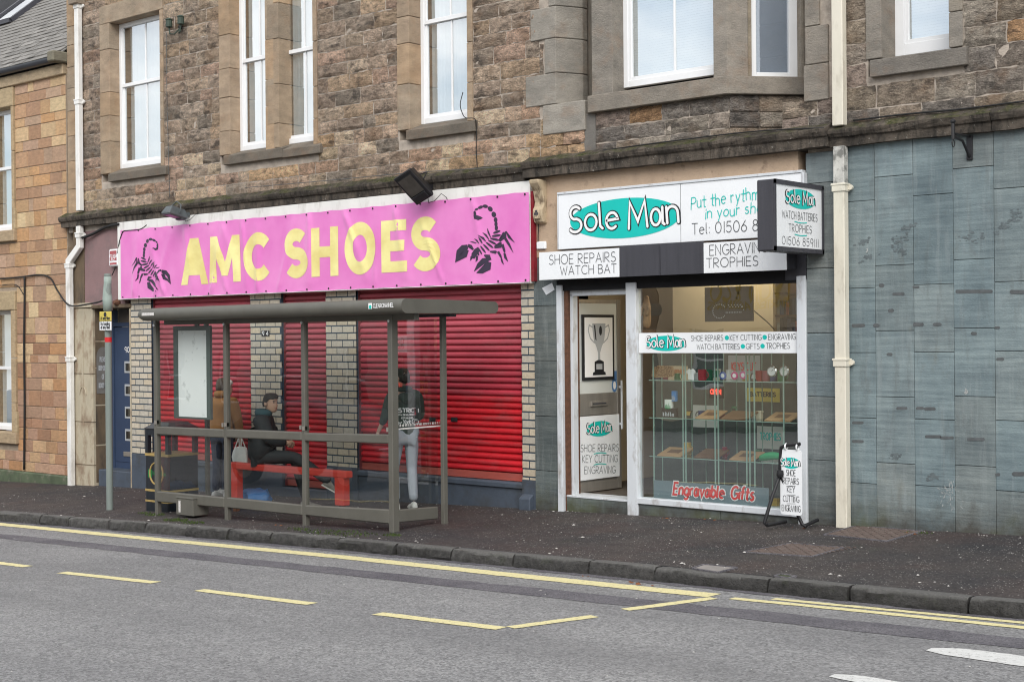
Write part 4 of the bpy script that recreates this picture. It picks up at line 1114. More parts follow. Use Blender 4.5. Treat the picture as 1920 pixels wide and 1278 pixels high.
def text(mb, s, F, a, b, h, wd, layer=0, gap=.2, space=.42, slant=0.0, sub=1, maxlen=None, cap=True, hand=0.0, seed=1):
    """writes s on face F from the baseline point a to b (uv), cap height h"""
    lay, tot = layout(s, gap, space); a, b = Vector(a), Vector(b); d = (b - a); sx = d.length / tot; e = d.normalized(); q = Vector((-e.y, e.x))
    r = random.Random(seed); k = 0
    for x, strokes in lay:
        j = r.uniform(-hand, hand) * h; rt = r.uniform(-hand, hand)
        for st in strokes:
            pts = [a + e * ((x + px_ + slant * py_ * h / sx) * sx + rt * py_ * h) + q * (py_ * h + j) for px_, py_ in st]
            ribbon(mb, pts, wd, F, layer + k * .25, sub, maxlen, cap); k += 1
    return mb
def disc(mb, F, c, rx, ry, layer, n=40, a0=0):
    mb.add([F(c[0] + rx * math.cos(2 * math.pi * i / n), c[1] + ry * math.sin(2 * math.pi * i / n), layer) for i in range(n)], [tuple(range(n))])
def polyp(mb, F, pts, layer): mb.add([F(x, y, layer) for x, y in pts], [tuple(range(len(pts)))])
def logo(par, F, c, rx, ry, h, wd, name='logo'):
    """teal oval with the white, black-edged shop name across it"""
    mb = MB(); disc(mb, F, c, rx, ry, 0, 48); e = mb.build('logo_oval', M['teal'], par, fix=False)
    for lay, w_, m in ((1, wd * 2.15, 'black_print'), (20, wd * 1.15, 'white_print')):
        mb = MB()
        for s, x0, x1, y0, y1 in (('Sole', -1.0, -.10, -.52, -.42), ('Man', .10, .97, -.52, -.40)):
            text(mb, s, F, (c[0] + rx * x0, c[1] + ry * y0), (c[0] + rx * x1, c[1] + ry * y1), h, w_, lay, .16, .4, hand=.04, seed=3)
        mb.build('logo_lettering', M[m], par, fix=False)

# ================================================================= PINK BANNER
bx0_, bx1_ = X_(229, -.12), X_(995.5, -.12)
bz0 = (W(300, 560, -.12).z + W(900, 530.5, -.12).z) / 2; bz1 = (W(300, 426.5, -.12).z + W(900, 366, -.12).z) / 2
BW, BH = bx1_ - bx0_, bz1 - bz0
ban = root('banner', ((bx0_ + bx1_) / 2, -.12, bz0), 'long pink vinyl banner with gold lettering and two scorpions', 'banner')
rb = random.Random(17)
folds = []
for x in [.35, .9, 1.7, 2.35, 2.75, 3.1, 3.45, 3.9, 4.6, 5.3, 6.3, 7.2, 7.7, 1.2, 2.6, 5.9]:
    folds.append((x, rb.uniform(-.55, .8), rb.uniform(.02, .06), rb.uniform(.004, .013) * rb.choice((1, 1, -1)), rb.choice((0, 1))))
def bdisp(u, v):
    y = .006 * math.sin(u * 1.3) * math.sin(v / BH * math.pi)
    for x, sl_, wd, am, top in folds:
        vv = v / BH; k = vv if top else 1 - vv
        d = (u - x - sl_ * (v - BH * (1 if top else 0))) / (wd * (.5 + 1.8 * (1 - k)) + .012)
        y += 2.8 * abs(am) * math.exp(-d * d) * (.25 + .75 * k) * min(1, 8 * vv + .15) * min(1, 8 * (1 - vv) + .15)
    t = u % .42 / .42                                         # slack between the eyelets
    y += .006 * math.sin(math.pi * t) * (math.exp(-v / .05) + math.exp(-(BH - v) / .05))
    return y
class BF:
    def __call__(s, u, v, layer=0): return Vector((bx0_ + u, -.118 - .016 - bdisp(u, v) - .0025 * (layer > 0) - layer * .0004, bz0 + v))
    def uv(s, P): return P.x - bx0_, P.z - bz0
bf = BF()
nx_, nz2 = 260, 44
vs = [bf(BW * i / nx_, BH * j / nz2 + (.010 * math.sin(math.pi * ((BW * i / nx_) % .42) / .42) * (1 if j == 0 else -1 if j == nz2 else 0))) for j in range(nz2 + 1) for i in range(nx_ + 1)]
fs = [(j * (nx_ + 1) + i, j * (nx_ + 1) + i + 1, (j + 1) * (nx_ + 1) + i + 1, (j + 1) * (nx_ + 1) + i) for j in range(nz2) for i in range(nx_)]
MB().add(vs, fs).build('vinyl_sheet', M['banner'], ban, smooth=True, fix=False)
def bpx(x, y): P = W(x, y, -.125); return bf.uv(P)
# AMC SHOES
cols_ = [('A', 341, 392, 449, 535.5, 444, 531), ('M', 394, 453, 445, 531, 439, 527), ('C', 459, 510, 437, 529, 434, 524), ('S', 534, 580, 431, 524, 426, 519), ('H', 586, 636, 428, 520, 424, 516), ('O', 648, 707, 417, 516, 415, 514), ('E', 717, 766, 413.5, 512, 411.5, 508.5), ('S', 772, 827, 407, 510, 405, 507)]
THK = {'A': [[(.0, 0), (.345, 1), (.655, 1), (1, 0), (.75, 0), (.69, .2), (.31, .2), (.25, 0)]],
       'M': [[(0, 0), (.04, 1), (.27, 1), (.5, .44), (.73, 1), (.96, 1), (1, 0), (.76, 0), (.735, .52), (.585, .14), (.415, .14), (.265, .52), (.24, 0)]],
       'H': [[(0, 0), (0, 1), (.30, 1), (.30, .61), (.70, .61), (.70, 1), (1, 1), (1, 0), (.70, 0), (.70, .39), (.30, .39), (.30, 0)]],
       'E': [[(0, 0), (0, 1), (.96, 1), (.96, .79), (.35, .79), (.35, .61), (.9, .61), (.9, .40), (.35, .40), (.35, .21), (1, .21), (1, 0)]]}
def grid_poly(mb, F, poly, layer, step=.05):
    """fills a polygon with small pieces so that it follows the folds"""
    bm = bmesh.new(); vs_ = [bm.verts.new((x, y, 0)) for x, y in poly]; bm.faces.new(vs_)
    bmesh.ops.triangulate(bm, faces=bm.faces[:], ngon_method='EAR_CLIP')
    xs_ = [p_[0] for p_ in poly]; ys_ = [p_[1] for p_ in poly]
    for ax_, lo, hi in ((0, min(xs_), max(xs_)), (1, min(ys_), max(ys_))):
        t = lo + step
        while t < hi:
            co = (t, 0, 0) if ax_ == 0 else (0, t, 0); no = (1, 0, 0) if ax_ == 0 else (0, 1, 0)
            bmesh.ops.bisect_plane(bm, geom=bm.verts[:] + bm.edges[:] + bm.faces[:], plane_co=co, plane_no=no); t += step
    bm.verts.index_update()
    mb.add([F(v.co.x, v.co.y, layer) for v in bm.verts], [tuple(v.index for v in f.verts) for f in bm.faces]); bm.free()
for chh, x0, x1, yt0, yb0, yt1, yb1 in cols_:
    u0, vb0 = bpx(x0, yb0); _, vt0 = bpx(x0, yt0); u1, vb1 = bpx(x1, yb1); _, vt1 = bpx(x1, yt1)
    vb, vt = (vb0 + vb1) / 2, (vt0 + vt1) / 2
    mb = MB()
    if chh in THK:
        for pl in THK[chh]: grid_poly(mb, bf, [(u0 + (u1 - u0) * a, vb + (vt - vb) * b) for a, b in pl], 2)
    else:
        w_ = .176; cx_, cy_ = (u0 + u1) / 2, (vb + vt) / 2; rx, ry = (u1 - u0) / 2 - w_ / 2, (vt - vb) / 2 - w_ / 2
        if chh == 'O': st = arc(cx_, cy_, rx, ry, 0, 360, 48)
        elif chh == 'C': st = arc(cx_ + .02, cy_, rx + .02, ry, 42, 318, 40)
        else:
            r_ = ry / 2
            st = arc(cx_, cy_ + r_, rx * .93, r_, 35, 262, 24)[:-1] + arc(cx_, cy_ - r_, rx, r_, 80, -148, 24)
        ribbon(mb, st, w_, bf, 2, 5, .05, False, chh == 'O')
    mb.build('letter', M['gold'], ban, fix=False)
# scorpions, drawn from their segments
def scorpion(map_, name='scorpion'):
    mb = MB(); lay = [2.0]
    def blob(x, y, rx, ry, ang, pw=1.0, n=14):
        a = R_(ang); pts = []
        for i in range(n):
            t = 2 * math.pi * i / n; c, s_ = math.cos(t) * rx, math.sin(t) * ry * (1 - .35 * pw * math.cos(t) * 0)
            pts.append(map_(x + c * math.cos(a) - s_ * math.sin(a), y + c * math.sin(a) + s_ * math.cos(a)))
        lay[0] += .08; grid_poly(mb, bf, pts, lay[0], .06)
    def taper(p_, wds):
        P = [Vector(q) for q in p_]; Ls, Rs = [], []
        for i, b in enumerate(P):
            d = (P[min(i + 1, len(P) - 1)] - P[max(i - 1, 0)]).normalized(); n_ = Vector((-d.y, d.x)); Ls.append(b + n_ * wds[i] / 2); Rs.append(b - n_ * wds[i] / 2)
        lay[0] += .08; grid_poly(mb, bf, [map_(*q) for q in Ls + Rs[::-1]], lay[0], .06)
    # tail segments up and over, ending in the sting
    for x, y, rx, ry, a in ((1446, 512, 13, 22, 5), (1443, 480, 13, 21, 2), (1440, 446, 15, 21, 0), (1426, 402, 23, 19, 75), (1397, 357, 23, 18, 50), (1357, 335, 22, 14, 8), (1318, 343, 22, 12, -22), (1288, 360, 14, 9, -40), (1277, 395, 22, 10, 85)): blob(x, y, rx, ry, a)
    taper([(1272, 405), (1280, 430), (1300, 437), (1322, 425), (1335, 432)], [14, 26, 22, 10, 2])
    # body plates
    for x, y, rx, ry, a in ((1449, 545, 32, 10, -20), (1446, 575, 38, 10, -8), (1434, 605, 40, 10, 12), (1414, 630, 40, 9, 28), (1391, 652, 40, 8.5, 38), (1366, 672, 38, 8, 48), (1341, 688, 36, 7.5, 55), (1318, 702, 32, 7, 60), (1294, 712, 30, 10, 62)): blob(x, y, rx, ry, a)
    taper([(1310, 680), (1285, 700), (1262, 730), (1255, 760)], [30, 44, 40, 26])
    taper([(1262, 735), (1240, 750), (1234, 780)], [16, 12, 2]); taper([(1290, 740), (1290, 770), (1278, 790)], [18, 14, 2])
    # claws
    taper([(1258, 690), (1240, 660), (1215, 655)], [14, 20, 24]); taper([(1213, 665), (1175, 672), (1140, 705), (1112, 795)], [34, 44, 38, 3]); taper([(1205, 690), (1190, 735), (1150, 752), (1118, 790)], [34, 40, 22, 2])
    taper([(1350, 735), (1385, 740), (1395, 775)], [12, 24, 24]); taper([(1392, 765), (1345, 775), (1305, 815), (1266, 866)], [22, 34, 34, 3]); taper([(1390, 790), (1378, 835), (1330, 868), (1285, 880)], [32, 56, 36, 3])
    # legs
    for pth, ws_ in (([(1470, 620), (1500, 595), (1505, 545)], [22, 20, 8]), ([(1480, 610), (1520, 590), (1522, 540)], [14, 18, 8]), ([(1525, 540), (1548, 590), (1596, 632)], [10, 12, 2]), ([(1520, 600), (1550, 645), (1585, 715)], [22, 16, 2]),
                     ([(1430, 670), (1478, 660), (1480, 630)], [20, 34, 20]), ([(1495, 645), (1512, 700), (1515, 715)], [22, 18, 6]), ([(1512, 718), (1518, 755), (1542, 788)], [16, 14, 2]), ([(1395, 705), (1440, 712), (1445, 700)], [12, 24, 16]), ([(1460, 705), (1480, 740), (1490, 765)], [20, 18, 8]), ([(1488, 765), (1495, 790), (1508, 812)], [14, 12, 2]),
                     ([(1400, 590), (1382, 550), (1372, 515)], [6, 14, 3]), ([(1385, 605), (1360, 570), (1335, 550)], [6, 16, 3]), ([(1360, 622), (1340, 595), (1300, 570)], [6, 16, 3]), ([(1335, 640), (1320, 610), (1305, 585)], [6, 16, 3]), ([(1310, 640), (1290, 615), (1268, 600)], [5, 14, 3]), ([(1285, 635), (1255, 628), (1232, 622)], [5, 10, 2])): taper(pth, ws_)
    mb.build(name, M['ink'], ban, fix=False)
def mapR(x, y): return bpx(600 + x / 4.364, 310 + y / 4.364)
a0_, b0_ = bpx(600 + 1110 / 4.364, 310 + 600 / 4.364)
def mapL(x, y):
    # mirrored twin near the left end: the picture of it runs from 248 to 322 across
    px_ = 322 - (x - 1110) / 490 * 74; py_ = 446 + (y - 320) / 565 * 100
    py_ += (285 - px_) * .075 * -1
    return bpx(px_, py_)
scorpion(mapR); scorpion(mapL)
mb = MB()
for i in range(20):
    for v in (.03, BH - .03):
        u = .06 + i * (BW - .12) / 19
        P = bf(u, v, 2); mb.lathe(P, [(.014, 0), (.014, -.004), (.006, -.004)], 8, axis='y')
o = mb.build('eyelet', M['black_metal'], ban); o['kind'] = 'stuff'
mb = MB(); mb.tube([bf(BW * i / 60, .0, 3) for i in range(61)], .004, 4); mb.build('hem_cord', M['white_print'], ban)

# ================================================================= SHOE REPAIR SHOP FRONT
zt_b = zc2 + .02
slabs = lambda par, x0, x1, zs, Y, rr_, name='slate_slab': [MB().box(x0 + .002, x1 - .002, Y - rr_.uniform(0, .003), Y + .1, a + .003, b - .003).build(name, M['slate'], par, bevel=.003, color=shade((base_slate[0] * (1 + (q_ := rr_.uniform(-.06, .06))), base_slate[1], base_slate[2] * (1 - q_ * .6)), rr_.uniform(.86, 1.12))) for a, b in zip(zs, zs[1:])]
base_slate = (.185, .225, .235)
rs = random.Random(3)
xs0, xs1 = X_(1003.5), X_(1047)
base_slate = (.13, .155, .155)
slabs(sole, xs0, xs1, [-.5, W(1025, 882).z, W(1025, 780).z, W(1025, 676).z, W(1025, 573).z, W(1025, 470).z], -.02, rs)
slabs(sole, xs0 + .12, xs1, [W(1025, 470).z, W(1030, 365).z], -.02, rs)
base_slate = (.16, .19, .195)
slabs(sole, X_(1515), X_(1563) + .12, [-.4] + [W(1540, y).z for y in (862, 743, 624, 503, 343, 285)], -.02, rs)
base_slate = (.185, .222, .232)
MB().box(X_(1515), X_(1563) + .2, .082, .5, -.5, 4).build('wall', M['mortar'], sole)
MB().box(xs0 - .02, xs1, .082, .6, -.5, 4).build('wall', M['mortar'], sole)
# rendered band, signs
MB().box(xs0 + .02, X_(1502), -.03, .3, W(1250, 470).z, zt_b).build('render_band', M['render_beige'], sole)
YSg = -.10
gx0, gx1, gz0, gz1 = R4(1047, 367, 468, 1503.5, 322, 441, YSg)
sg = root('shop_sign', ((gx0 + gx1) / 2, YSg, gz0), 'large white sign board with teal oval and telephone number above the shop window', 'sign')
MB().box(gx0, gx1, YSg, -.031, gz0, gz1).build('sign_panel', M['sign_white'], sg, bevel=.004)
fr = MB(); t = .03
fr.box(gx0 - .01, gx1 + .01, YSg - .012, -.031, gz1, gz1 + t).box(gx1, gx1 + t, YSg - .012, -.031, gz0, gz1).box(gx0 - .012, gx0 - .0005, YSg - .01, -.031, gz0, gz1)
fr.build('sign_frame', M['alu'], sg, bevel=.004)
MB().box(X_(1278, YSg), X_(1278, YSg) + .004, YSg - .0015, YSg, gz0, gz1).build('panel_joint', M['grey_print'], sg)
FS = Face((gx0, YSg, gz0), (1, 0, 0))
def spx(F, x, y, Y): return F.uv(W(x, y, Y))
c = spx(FS, 1169.5, 409, YSg); e1 = spx(FS, 1067, 414, YSg); e2 = spx(FS, 1274, 404, YSg)
logo(sg, FS, c, (e2[0] - e1[0]) / 2, .232, .30, .028)
def line(par, F, Y, s, pL, pR, h, wd, m='grey_print', layer=1, **k):
    mb = MB(); text(mb, s, F, spx(F, *pL, Y), spx(F, *pR, Y), h, wd, layer, **k); return mb.build('lettering', M[m], par, fix=False)
pxm = lambda Y, x: .0065
line(sg, FS, YSg, 'Put the rythm', (1296, 392), (1424, 372), .13, .0105, 'teal', hand=.06, slant=.08)
line(sg, FS, YSg, 'in your shoes', (1323, 410), (1452, 395), .12, .0105, 'teal', hand=.06, slant=.08)
line(sg, FS, YSg, 'Tel: 01506 859111', (1298, 439.5), (1468, 429.5), .12, .0085, gap=.22)
# lower, boxed row of panels over door and window
YL = -.24
lx0, lx1, lz0, lz1 = R4(1012, 473, 526, 1476, 447, 505, YL)
low = root('shutter_box', ((lx0 + lx1) / 2, YL, lz0), 'dark boxed shutter housing carrying two white panels above shop door', 'shutter box')
MB().box(lx0 + .02, lx1 - .01, YL + .012, -.03, lz0 + .01, lz1 - .005).build('housing', M['dark_box'], low, bevel=.006)
FL = Face((lx0, YL, lz0), (1, 0, 0))
pz = lambda xa, xb, n, m: MB().box(X_(xa, YL), X_(xb, YL), YL, YL + .011, lz0, lz1).build(n, M[m], low, bevel=.002)
pz(1012, 1162, 'white_panel', 'sign_white'); pz(1320.5, 1476, 'white_panel', 'sign_white')
MB().box(X_(1163, YL), X_(1238, YL), YL + .003, YL + .011, lz0, lz1 + .02).build('grey_panel', M['dark_box'], low)
MB().box(X_(1239, YL), X_(1320, YL), YL + .004, YL + .011, lz0, lz1 + .02).build('grey_panel', M['dark_box'], low)
line(low, FL, YL, 'SHOE REPAIRS', (1030, 496), (1154.5, 490), .112, .0075)
line(low, FL, YL, 'WATCH BAT', (1051, 515.5), (1156, 511), .102, .0075)
line(low, FL, YL, 'ENGRAVING', (1331, 479), (1440, 472), .112, .0075)
line(low, FL, YL, 'TROPHIES', (1325, 502), (1421.5, 497.5), .102, .0075)
MB().box(lx0 + .1, X_(1515), -.02, .06, lz0 - .13, lz0 + .02).build('lintel_beam', M['dark'], sole)
MB().box(X_(1476), X_(1515), -.03, .2, lz0 - .1, lz1 + .25).build('lintel_end', M['dark_box'], sole)
# projecting sign
PX = 4.755; pj = root('projecting_sign', (PX - .1, -.5, 2.8), 'double sided box sign sticking out from the wall on dark frame', 'sign')
pz0, pz1 = 2.835, 3.55
MB().box(PX - .2, PX - .004, -1.03, -.03, pz0, pz1).build('sign_box', M['dark_box'], pj, bevel=.01)
MB().box(PX - .01, PX, -1.0, -.06, pz0 + .045, pz1 - .045).build('sign_face', M['sign_white'], pj)
mb = MB()
for (y0, y1, z0, z1) in ((-1.03, -.03, pz0, pz0 + .045), (-1.03, -.03, pz1 - .045, pz1), (-1.03, -1.005, pz0, pz1), (-.06, -.03, pz0, pz1)): mb.box(PX - .006, PX + .012, y0, y1, z0, z1)
mb.build('sign_rim', M['dark_box'], pj)
MB().box(PX - .15, PX - .05, -.04, .0, 2.95, 3.45).build('wall_bracket', M['black_metal'], pj)
FP = Face((PX, -1.0, pz0), (0, 1, 0)); PW = .94; PH = pz1 - pz0
logo(pj, FP, (.50, .545), .31, .10, .125, .0125)
mb = MB(); text(mb, 'WATCH BATTERIES', FP, (.12, .335), (.84, .335), .075, .0058, 1); mb.build('lettering', M['grey_print'], pj, fix=False); mb = MB(); text(mb, 'TROPHIES', FP, (.25, .205), (.72, .205), .075, .0058, 1); mb.build('lettering', M['grey_print'], pj, fix=False); mb = MB(); text(mb, '01506 859111', FP, (.115, .07), (.86, .07), .08, .0058, 1, .24); mb.build('lettering', M['grey_print'], pj, fix=False)
mb = MB()
for v in (.31, .18): mb = MB(); ribbon(mb, [(.37 + .25 * i / 8, v - .008 * math.sin(math.pi * i / 8)) for i in range(9)], .010, FP, 1); mb.build('underline', M['teal'], pj, fix=False)
# shop front joinery
YF_ = .0
zsill = W(1350, 950, YF_).z
zhead = lz0 - .06
g0 = -.35
def post(xa, xb, zb, m='alu', Y0=-.05, Y1=.06):
    return MB().box(X_(xa), X_(xb), Y0, Y1, zb, zhead).build('frame_post', M[m], sole, bevel=.006)
post(1048, 1058, g0); post(1178, 1197, g0); post(1498, 1515, g0)
MB().box(X_(1058) + .002, X_(1058) + .06, .0, .22, g0, zhead).build('rust_post', M['rust'], sole)
# door: hinge on the left, swung a little inward
zdoor = W(1074, 926, .10).z
hA = WZ(1074.5, 926, zdoor); hB = WZ(1166, 913.5, zdoor)
dx = Vector((hB.x - hA.x, hB.y - hA.y, 0)); DW = dx.length; ax_ = dx.normalized()
DH = (Z_(1074, 560, hA.y) - zdoor)
print('door', hA, hB, DW, DH, 'zsill', zsill)
FD = Face((hA.x, hA.y, zdoor), ax_, lift=.0)
def dbox(u0, u1, v0, v1, d0, d1, name, m, par, bevel=.003):
    n = FD.n; c_ = FD.p + ax_ * (u0 + u1) / 2 + Vector((0, 0, (v0 + v1) / 2)) - n * (d0 + d1) / 2
    return MB().obox(c_, ax_ * (u1 - u0) / 2, n * (d1 - d0) / 2, (0, 0, (v1 - v0) / 2)).build(name, M[m], par, bevel=bevel)
dr = dbox(.075, DW - .075, .0, DH, .012, .045, 'door', 'brushed', sole)
vz = lambda y, x=1120: (WZ(x, y, 0).z, )[0]
def dv(y, x):   # height on the door at picture point (x, y)
    d = ray(x, y); n = FD.n; t = (FD.p - CAM).dot(n) / d.dot(n); P = CAM + d * t; return (P - FD.p).dot(ax_), P.z - zdoor
dbox(0, .075, 0, DH, .0, .05, 'door_stile', 'brushed', dr); dbox(DW - .075, DW, 0, DH, .0, .05, 'door_stile', 'brushed', dr)
dbox(.076, DW - .076, 0, .12, .002, .05, 'bottom_rail', 'brushed', dr)
_, vm0 = dv(777, 1120); _, vm1 = dv(737, 1120)
dbox(.076, DW - .076, vm0, vm1, .002, .05, 'middle_rail', 'brushed', dr)
dbox(.076, DW - .076, DH - .05, DH, .002, .05, 'top_rail', 'brushed', dr)
M['door_white'] = mat('white_door_panel', (.62, .645, .62), .03, 3, .35)
dbox(.078, DW - .078, vm1, DH - .051, .004, .046, 'upper_panel', 'door_white', dr)
u0, v0 = dv(904, 1081); u1, v1 = dv(777, 1166)
FDL = Face(FD.p + FD.n * .012, ax_, lift=.003)
dbox(.05, DW - .055, .15, vm0 - .012, -.012, -.001, 'lower_panel', 'sign_white', dr)
_, vl = dv(803, 1123); ul, _ = dv(803, 1123)
lg = MB()
logo(dr, FDL, (ul, vl), .255, .095, .125, .0125)
for s, y, xa, xb in (('SHOE REPAIRS', 846, 1087, 1158), ('KEY CUTTING', 866, 1090, 1156), ('ENGRAVING', 887, 1094, 1152)):
    a = dv(y + .5, xa); b = dv(y - 1, xb); lg = MB(); text(lg, s, FDL, a, b, .088, .0065, 1); lg.build('lettering', M['grey_print'], dr, fix=False)
mb = MB()
for y in (850.5, 871):
    mb = MB(); a = dv(y, 1112); b = dv(y - 1, 1135); ribbon(mb, [(a[0] + (b[0] - a[0]) * i / 8, a[1] + (b[1] - a[1]) * i / 8 + .012 * math.sin(math.pi * i / 8)) for i in range(9)], .011, FDL, 1); mb.build('underline', M['teal'], dr, fix=False)
a = dv(762, 1107); b = dv(750, 1138)
lp = dbox(a[0], b[0], a[1], b[1], -.014, .001, 'letter_plate', 'brushed', dr); dbox(a[0] + .03, b[0] - .03, a[1] + .025, b[1] - .025, -.018, -.013, 'letter_slot', 'dark_box', lp)
dbox(DW - .05, DW - .025, vm0 - .2, vm1 + .15, -.05, -.03, 'pull_handle', 'alu', dr); dbox(DW - .048, DW - .027, vm0 - .15, vm0 - .12, -.03, .0, 'handle_mount', 'alu', dr); dbox(DW - .048, DW - .027, vm1 + .05, vm1 + .08, -.03, .0, 'handle_mount', 'alu', dr)
# framed print of a cup, stickers
a = dv(713, 1091); b = dv(590, 1149)
pic = root('framed_picture', tuple(FD.p + ax_ * (a[0] + b[0]) / 2 + Vector((0, 0, a[1]))), 'black framed picture of a trophy cup hung on white shop door', 'picture')
dbox(a[0], b[0], a[1], b[1], -.02, .0035, 'frame', 'black_metal', pic); dbox(a[0] + .035, b[0] - .035, a[1] + .035, b[1] - .035, -.022, -.019, 'print', 'white_print', pic)
FT = Face(FD.p + FD.n * .0235, ax_, lift=.001); cu = (a[0] + b[0]) / 2; pb, pt = a[1] + .06, b[1] - .06; ph = pt - pb
mb = MB()
def pt_(u, v): return (cu + u, pb + v * ph)
for w_, m in ((0, 'grey_trim'),):
    prof_ = [(0, .26), (.022, .27), (.02, .40), (.05, .50), (.10, .62), (.125, .80), (.13, .93), (0, .93)]
    polyp(mb, FT, [pt_(x, y) for x, y in prof_] + [pt_(-x, y) for x, y in prof_[::-1] if x], 1)
    for s_ in (-1, 1): ribbon(mb, [pt_(s_ * x, y) for x, y in ((.125, .86), (.19, .90), (.21, .80), (.17, .66), (.09, .58))], .016, FT, 2)
    mb.build('cup', M[m], pic, fix=False)
mb = MB(); polyp(mb, FT, [pt_(x, y) for x, y in ((-.13, .0), (.13, .0), (.12, .05), (.09, .06), (.09, .24), (.03, .27), (-.03, .27), (-.09, .24), (-.09, .06), (-.12, .05))], 3); mb.build('cup_base', M['black_print'], pic, fix=False)
mb = MB(); disc(mb, FT, pt_(.03, .80), .03, .06, 4, 14); mb.build('cup_shading', M['black_print'], pic, fix=False); mb = MB(); polyp(mb, FT, [pt_(-.10, .90), pt_(-.075, .9), pt_(-.05, .62), (pt_(-.075, .64))], 5); mb.build('cup_shading', M['black_print'], pic, fix=False)
mb = MB(); polyp(mb, FT, [pt_(x, y) for x, y in ((-.06, .10), (.06, .10), (.06, .2), (-.06, .2))], 6); mb.build('cup_plate', M['grey_trim'], pic, fix=False)
M['blue_print'] = mat('blue_print', (.10, .22, .45), .1, 8, .5)
mb = MB(); a = dv(722, 1152); FDs = Face(FD.p, ax_, lift=.001); disc(mb, FDs, a, .055, .085, 1, 20); a2 = dv(704, 1152); polyp(mb, FDs, [(a2[0] - .045, a2[1] - .06), (a2[0] + .045, a2[1] - .06), (a2[0] + .045, a2[1] + .06), (a2[0] - .045, a2[1] + .06)], 1); mb.build('sticker', M['blue_print'], dr, fix=False)
mb = MB(); a = dv(722, 1152); disc(mb, FDs, a, .03, .05, 3, 20); mb.build('sticker_print', M['white_print'], dr, fix=False)
# door frame head and the doorway step
ztr = Z_(1110, 551, .08)
MB().box(X_(1062), X_(1178), .04, .1, ztr - .02, ztr + .055).build('door_head', M['alu'], sole, bevel=.004)
MB().add([(X_(1062), .07, ztr + .055), (X_(1178), .07, ztr + .055), (X_(1178), .07, zhead), (X_(1062), .07, zhead)], [(0, 1, 2, 3)]).build('transom_pane', M['pane_shop'], sole, fix=False)
MB().box(X_(1058) + .06, X_(1058) + .10, .04, .14, zdoor - .05, ztr).build('door_jamb', M['alu'], sole, bevel=.003)
zst = W(1120, 931, .0).z
MB().box(X_(1062), X_(1178) - .002, -.02, .9, g0, zst - .03).build('door_step', M['slate'], sole, bevel=.005, color=(.15, .18, .18))
MB().box(X_(1062), X_(1178) - .002, -.025, .3, zst - .028, zst - .004).build('threshold', M['alu'], sole, bevel=.004)
# window: sill, pane, stall riser slabs
xw0, xw1 = X_(1197), X_(1498)
MB().box(xw0, xw1, -.05, .1, zsill - .035, zsill + .035).build('window_sill', M['alu'], sole, bevel=.006)
xm_ = X_(1350)
for a, b in ((xw0, xm_), (xm_, xw1)):
    MB().box(a + .003, b - .003, -.02, .08, g0, zsill - .037).build('slate_slab', M['slate'], sole, bevel=.003, color=(.175, .21, .215))
MB().add([(xw0, .02, zsill + .03), (xw1, .02, zsill + .03), (xw1, .02, zhead), (xw0, .02, zhead)], [(0, 1, 2, 3)]).build('shop_window', M['pane_shop'], sole, fix=False)
ww = sole.children[-1]
# printed band across the glass
wx0, wx1, wz0, wz1 = R4(1198, 627, 663, 1497, 618, 660, .01)
bd = root('window_sign', ((wx0 + wx1) / 2, .01, wz0), 'white printed strip running across the middle of the shop window', 'sign')
MB().box(wx0 + .005, wx1 - .005, .006, .014, wz0, wz1).build('sign_panel', M['sign_white'], bd)
FW = Face((wx0, .006, wz0), (1, 0, 0), lift=.002)
c = spx(FW, 1249, 643.5, .006); e1 = spx(FW, 1213, 645, .006); e2 = spx(FW, 1287, 642, .006)
logo(bd, FW, c, (e2[0] - e1[0]) / 2, .088, .125, .0125)
for s, a, b in (('SHOE REPAIRS', (1296, 639), (1356, 638)), ('KEY CUTTING', (1369, 638), (1428, 637)), ('ENGRAVING', (1441, 637), (1492, 636)), ('WATCH BATTERIES', (1307, 655), (1387, 654.5)), ('GIFTS', (1399, 654), (1424, 654)), ('TROPHIES', (1437, 653.5), (1481, 653))):
    line(bd, FW, .006, s, a, b, .060, .0052)
for x, y in ((1363, 633), (1434, 632), (1393, 649), (1430, 648.5)):
    mb = MB(); disc(mb, FW, spx(FW, x, y, .006), .028, .026, 1, 16); mb.build('dot', M['teal'], bd, fix=False)
# engraved gifts board standing inside the glass
M['board_blue'] = mat('blue_grey_board', (.17, .225, .25), .05, 4, .5)
ex0, ex1, ez0, ez1 = R4(1226, 903, 936, 1441, 911, 946, .07)
eb = root('display_board', ((ex0 + ex1) / 2, .08, ez0), 'blue grey board with red lettering at the foot of the shop window', 'board')
MB().box(ex0, ex1, .07, .085, ez0, ez1).build('board', M['board_blue'], eb, bevel=.003)
FE = Face((ex0, .07, ez0), (1, 0, 0))
for lay, w_, m in ((1, .050, 'white_print'), (12, .025, 'red_print')):
    mb = MB(); text(mb, 'Engravable', FE, spx(FE, 1263, 926, .07), spx(FE, 1357, 933, .07), .135, w_, lay, .2, slant=.16, cap=False); mb.build('lettering', M[m], eb, fix=False); mb = MB(); text(mb, 'Gifts', FE, spx(FE, 1371, 934, .07), spx(FE, 1413, 937, .07), .135, w_, lay, .2, slant=.16, cap=False)
    mb.build('lettering', M[m], eb, fix=False)
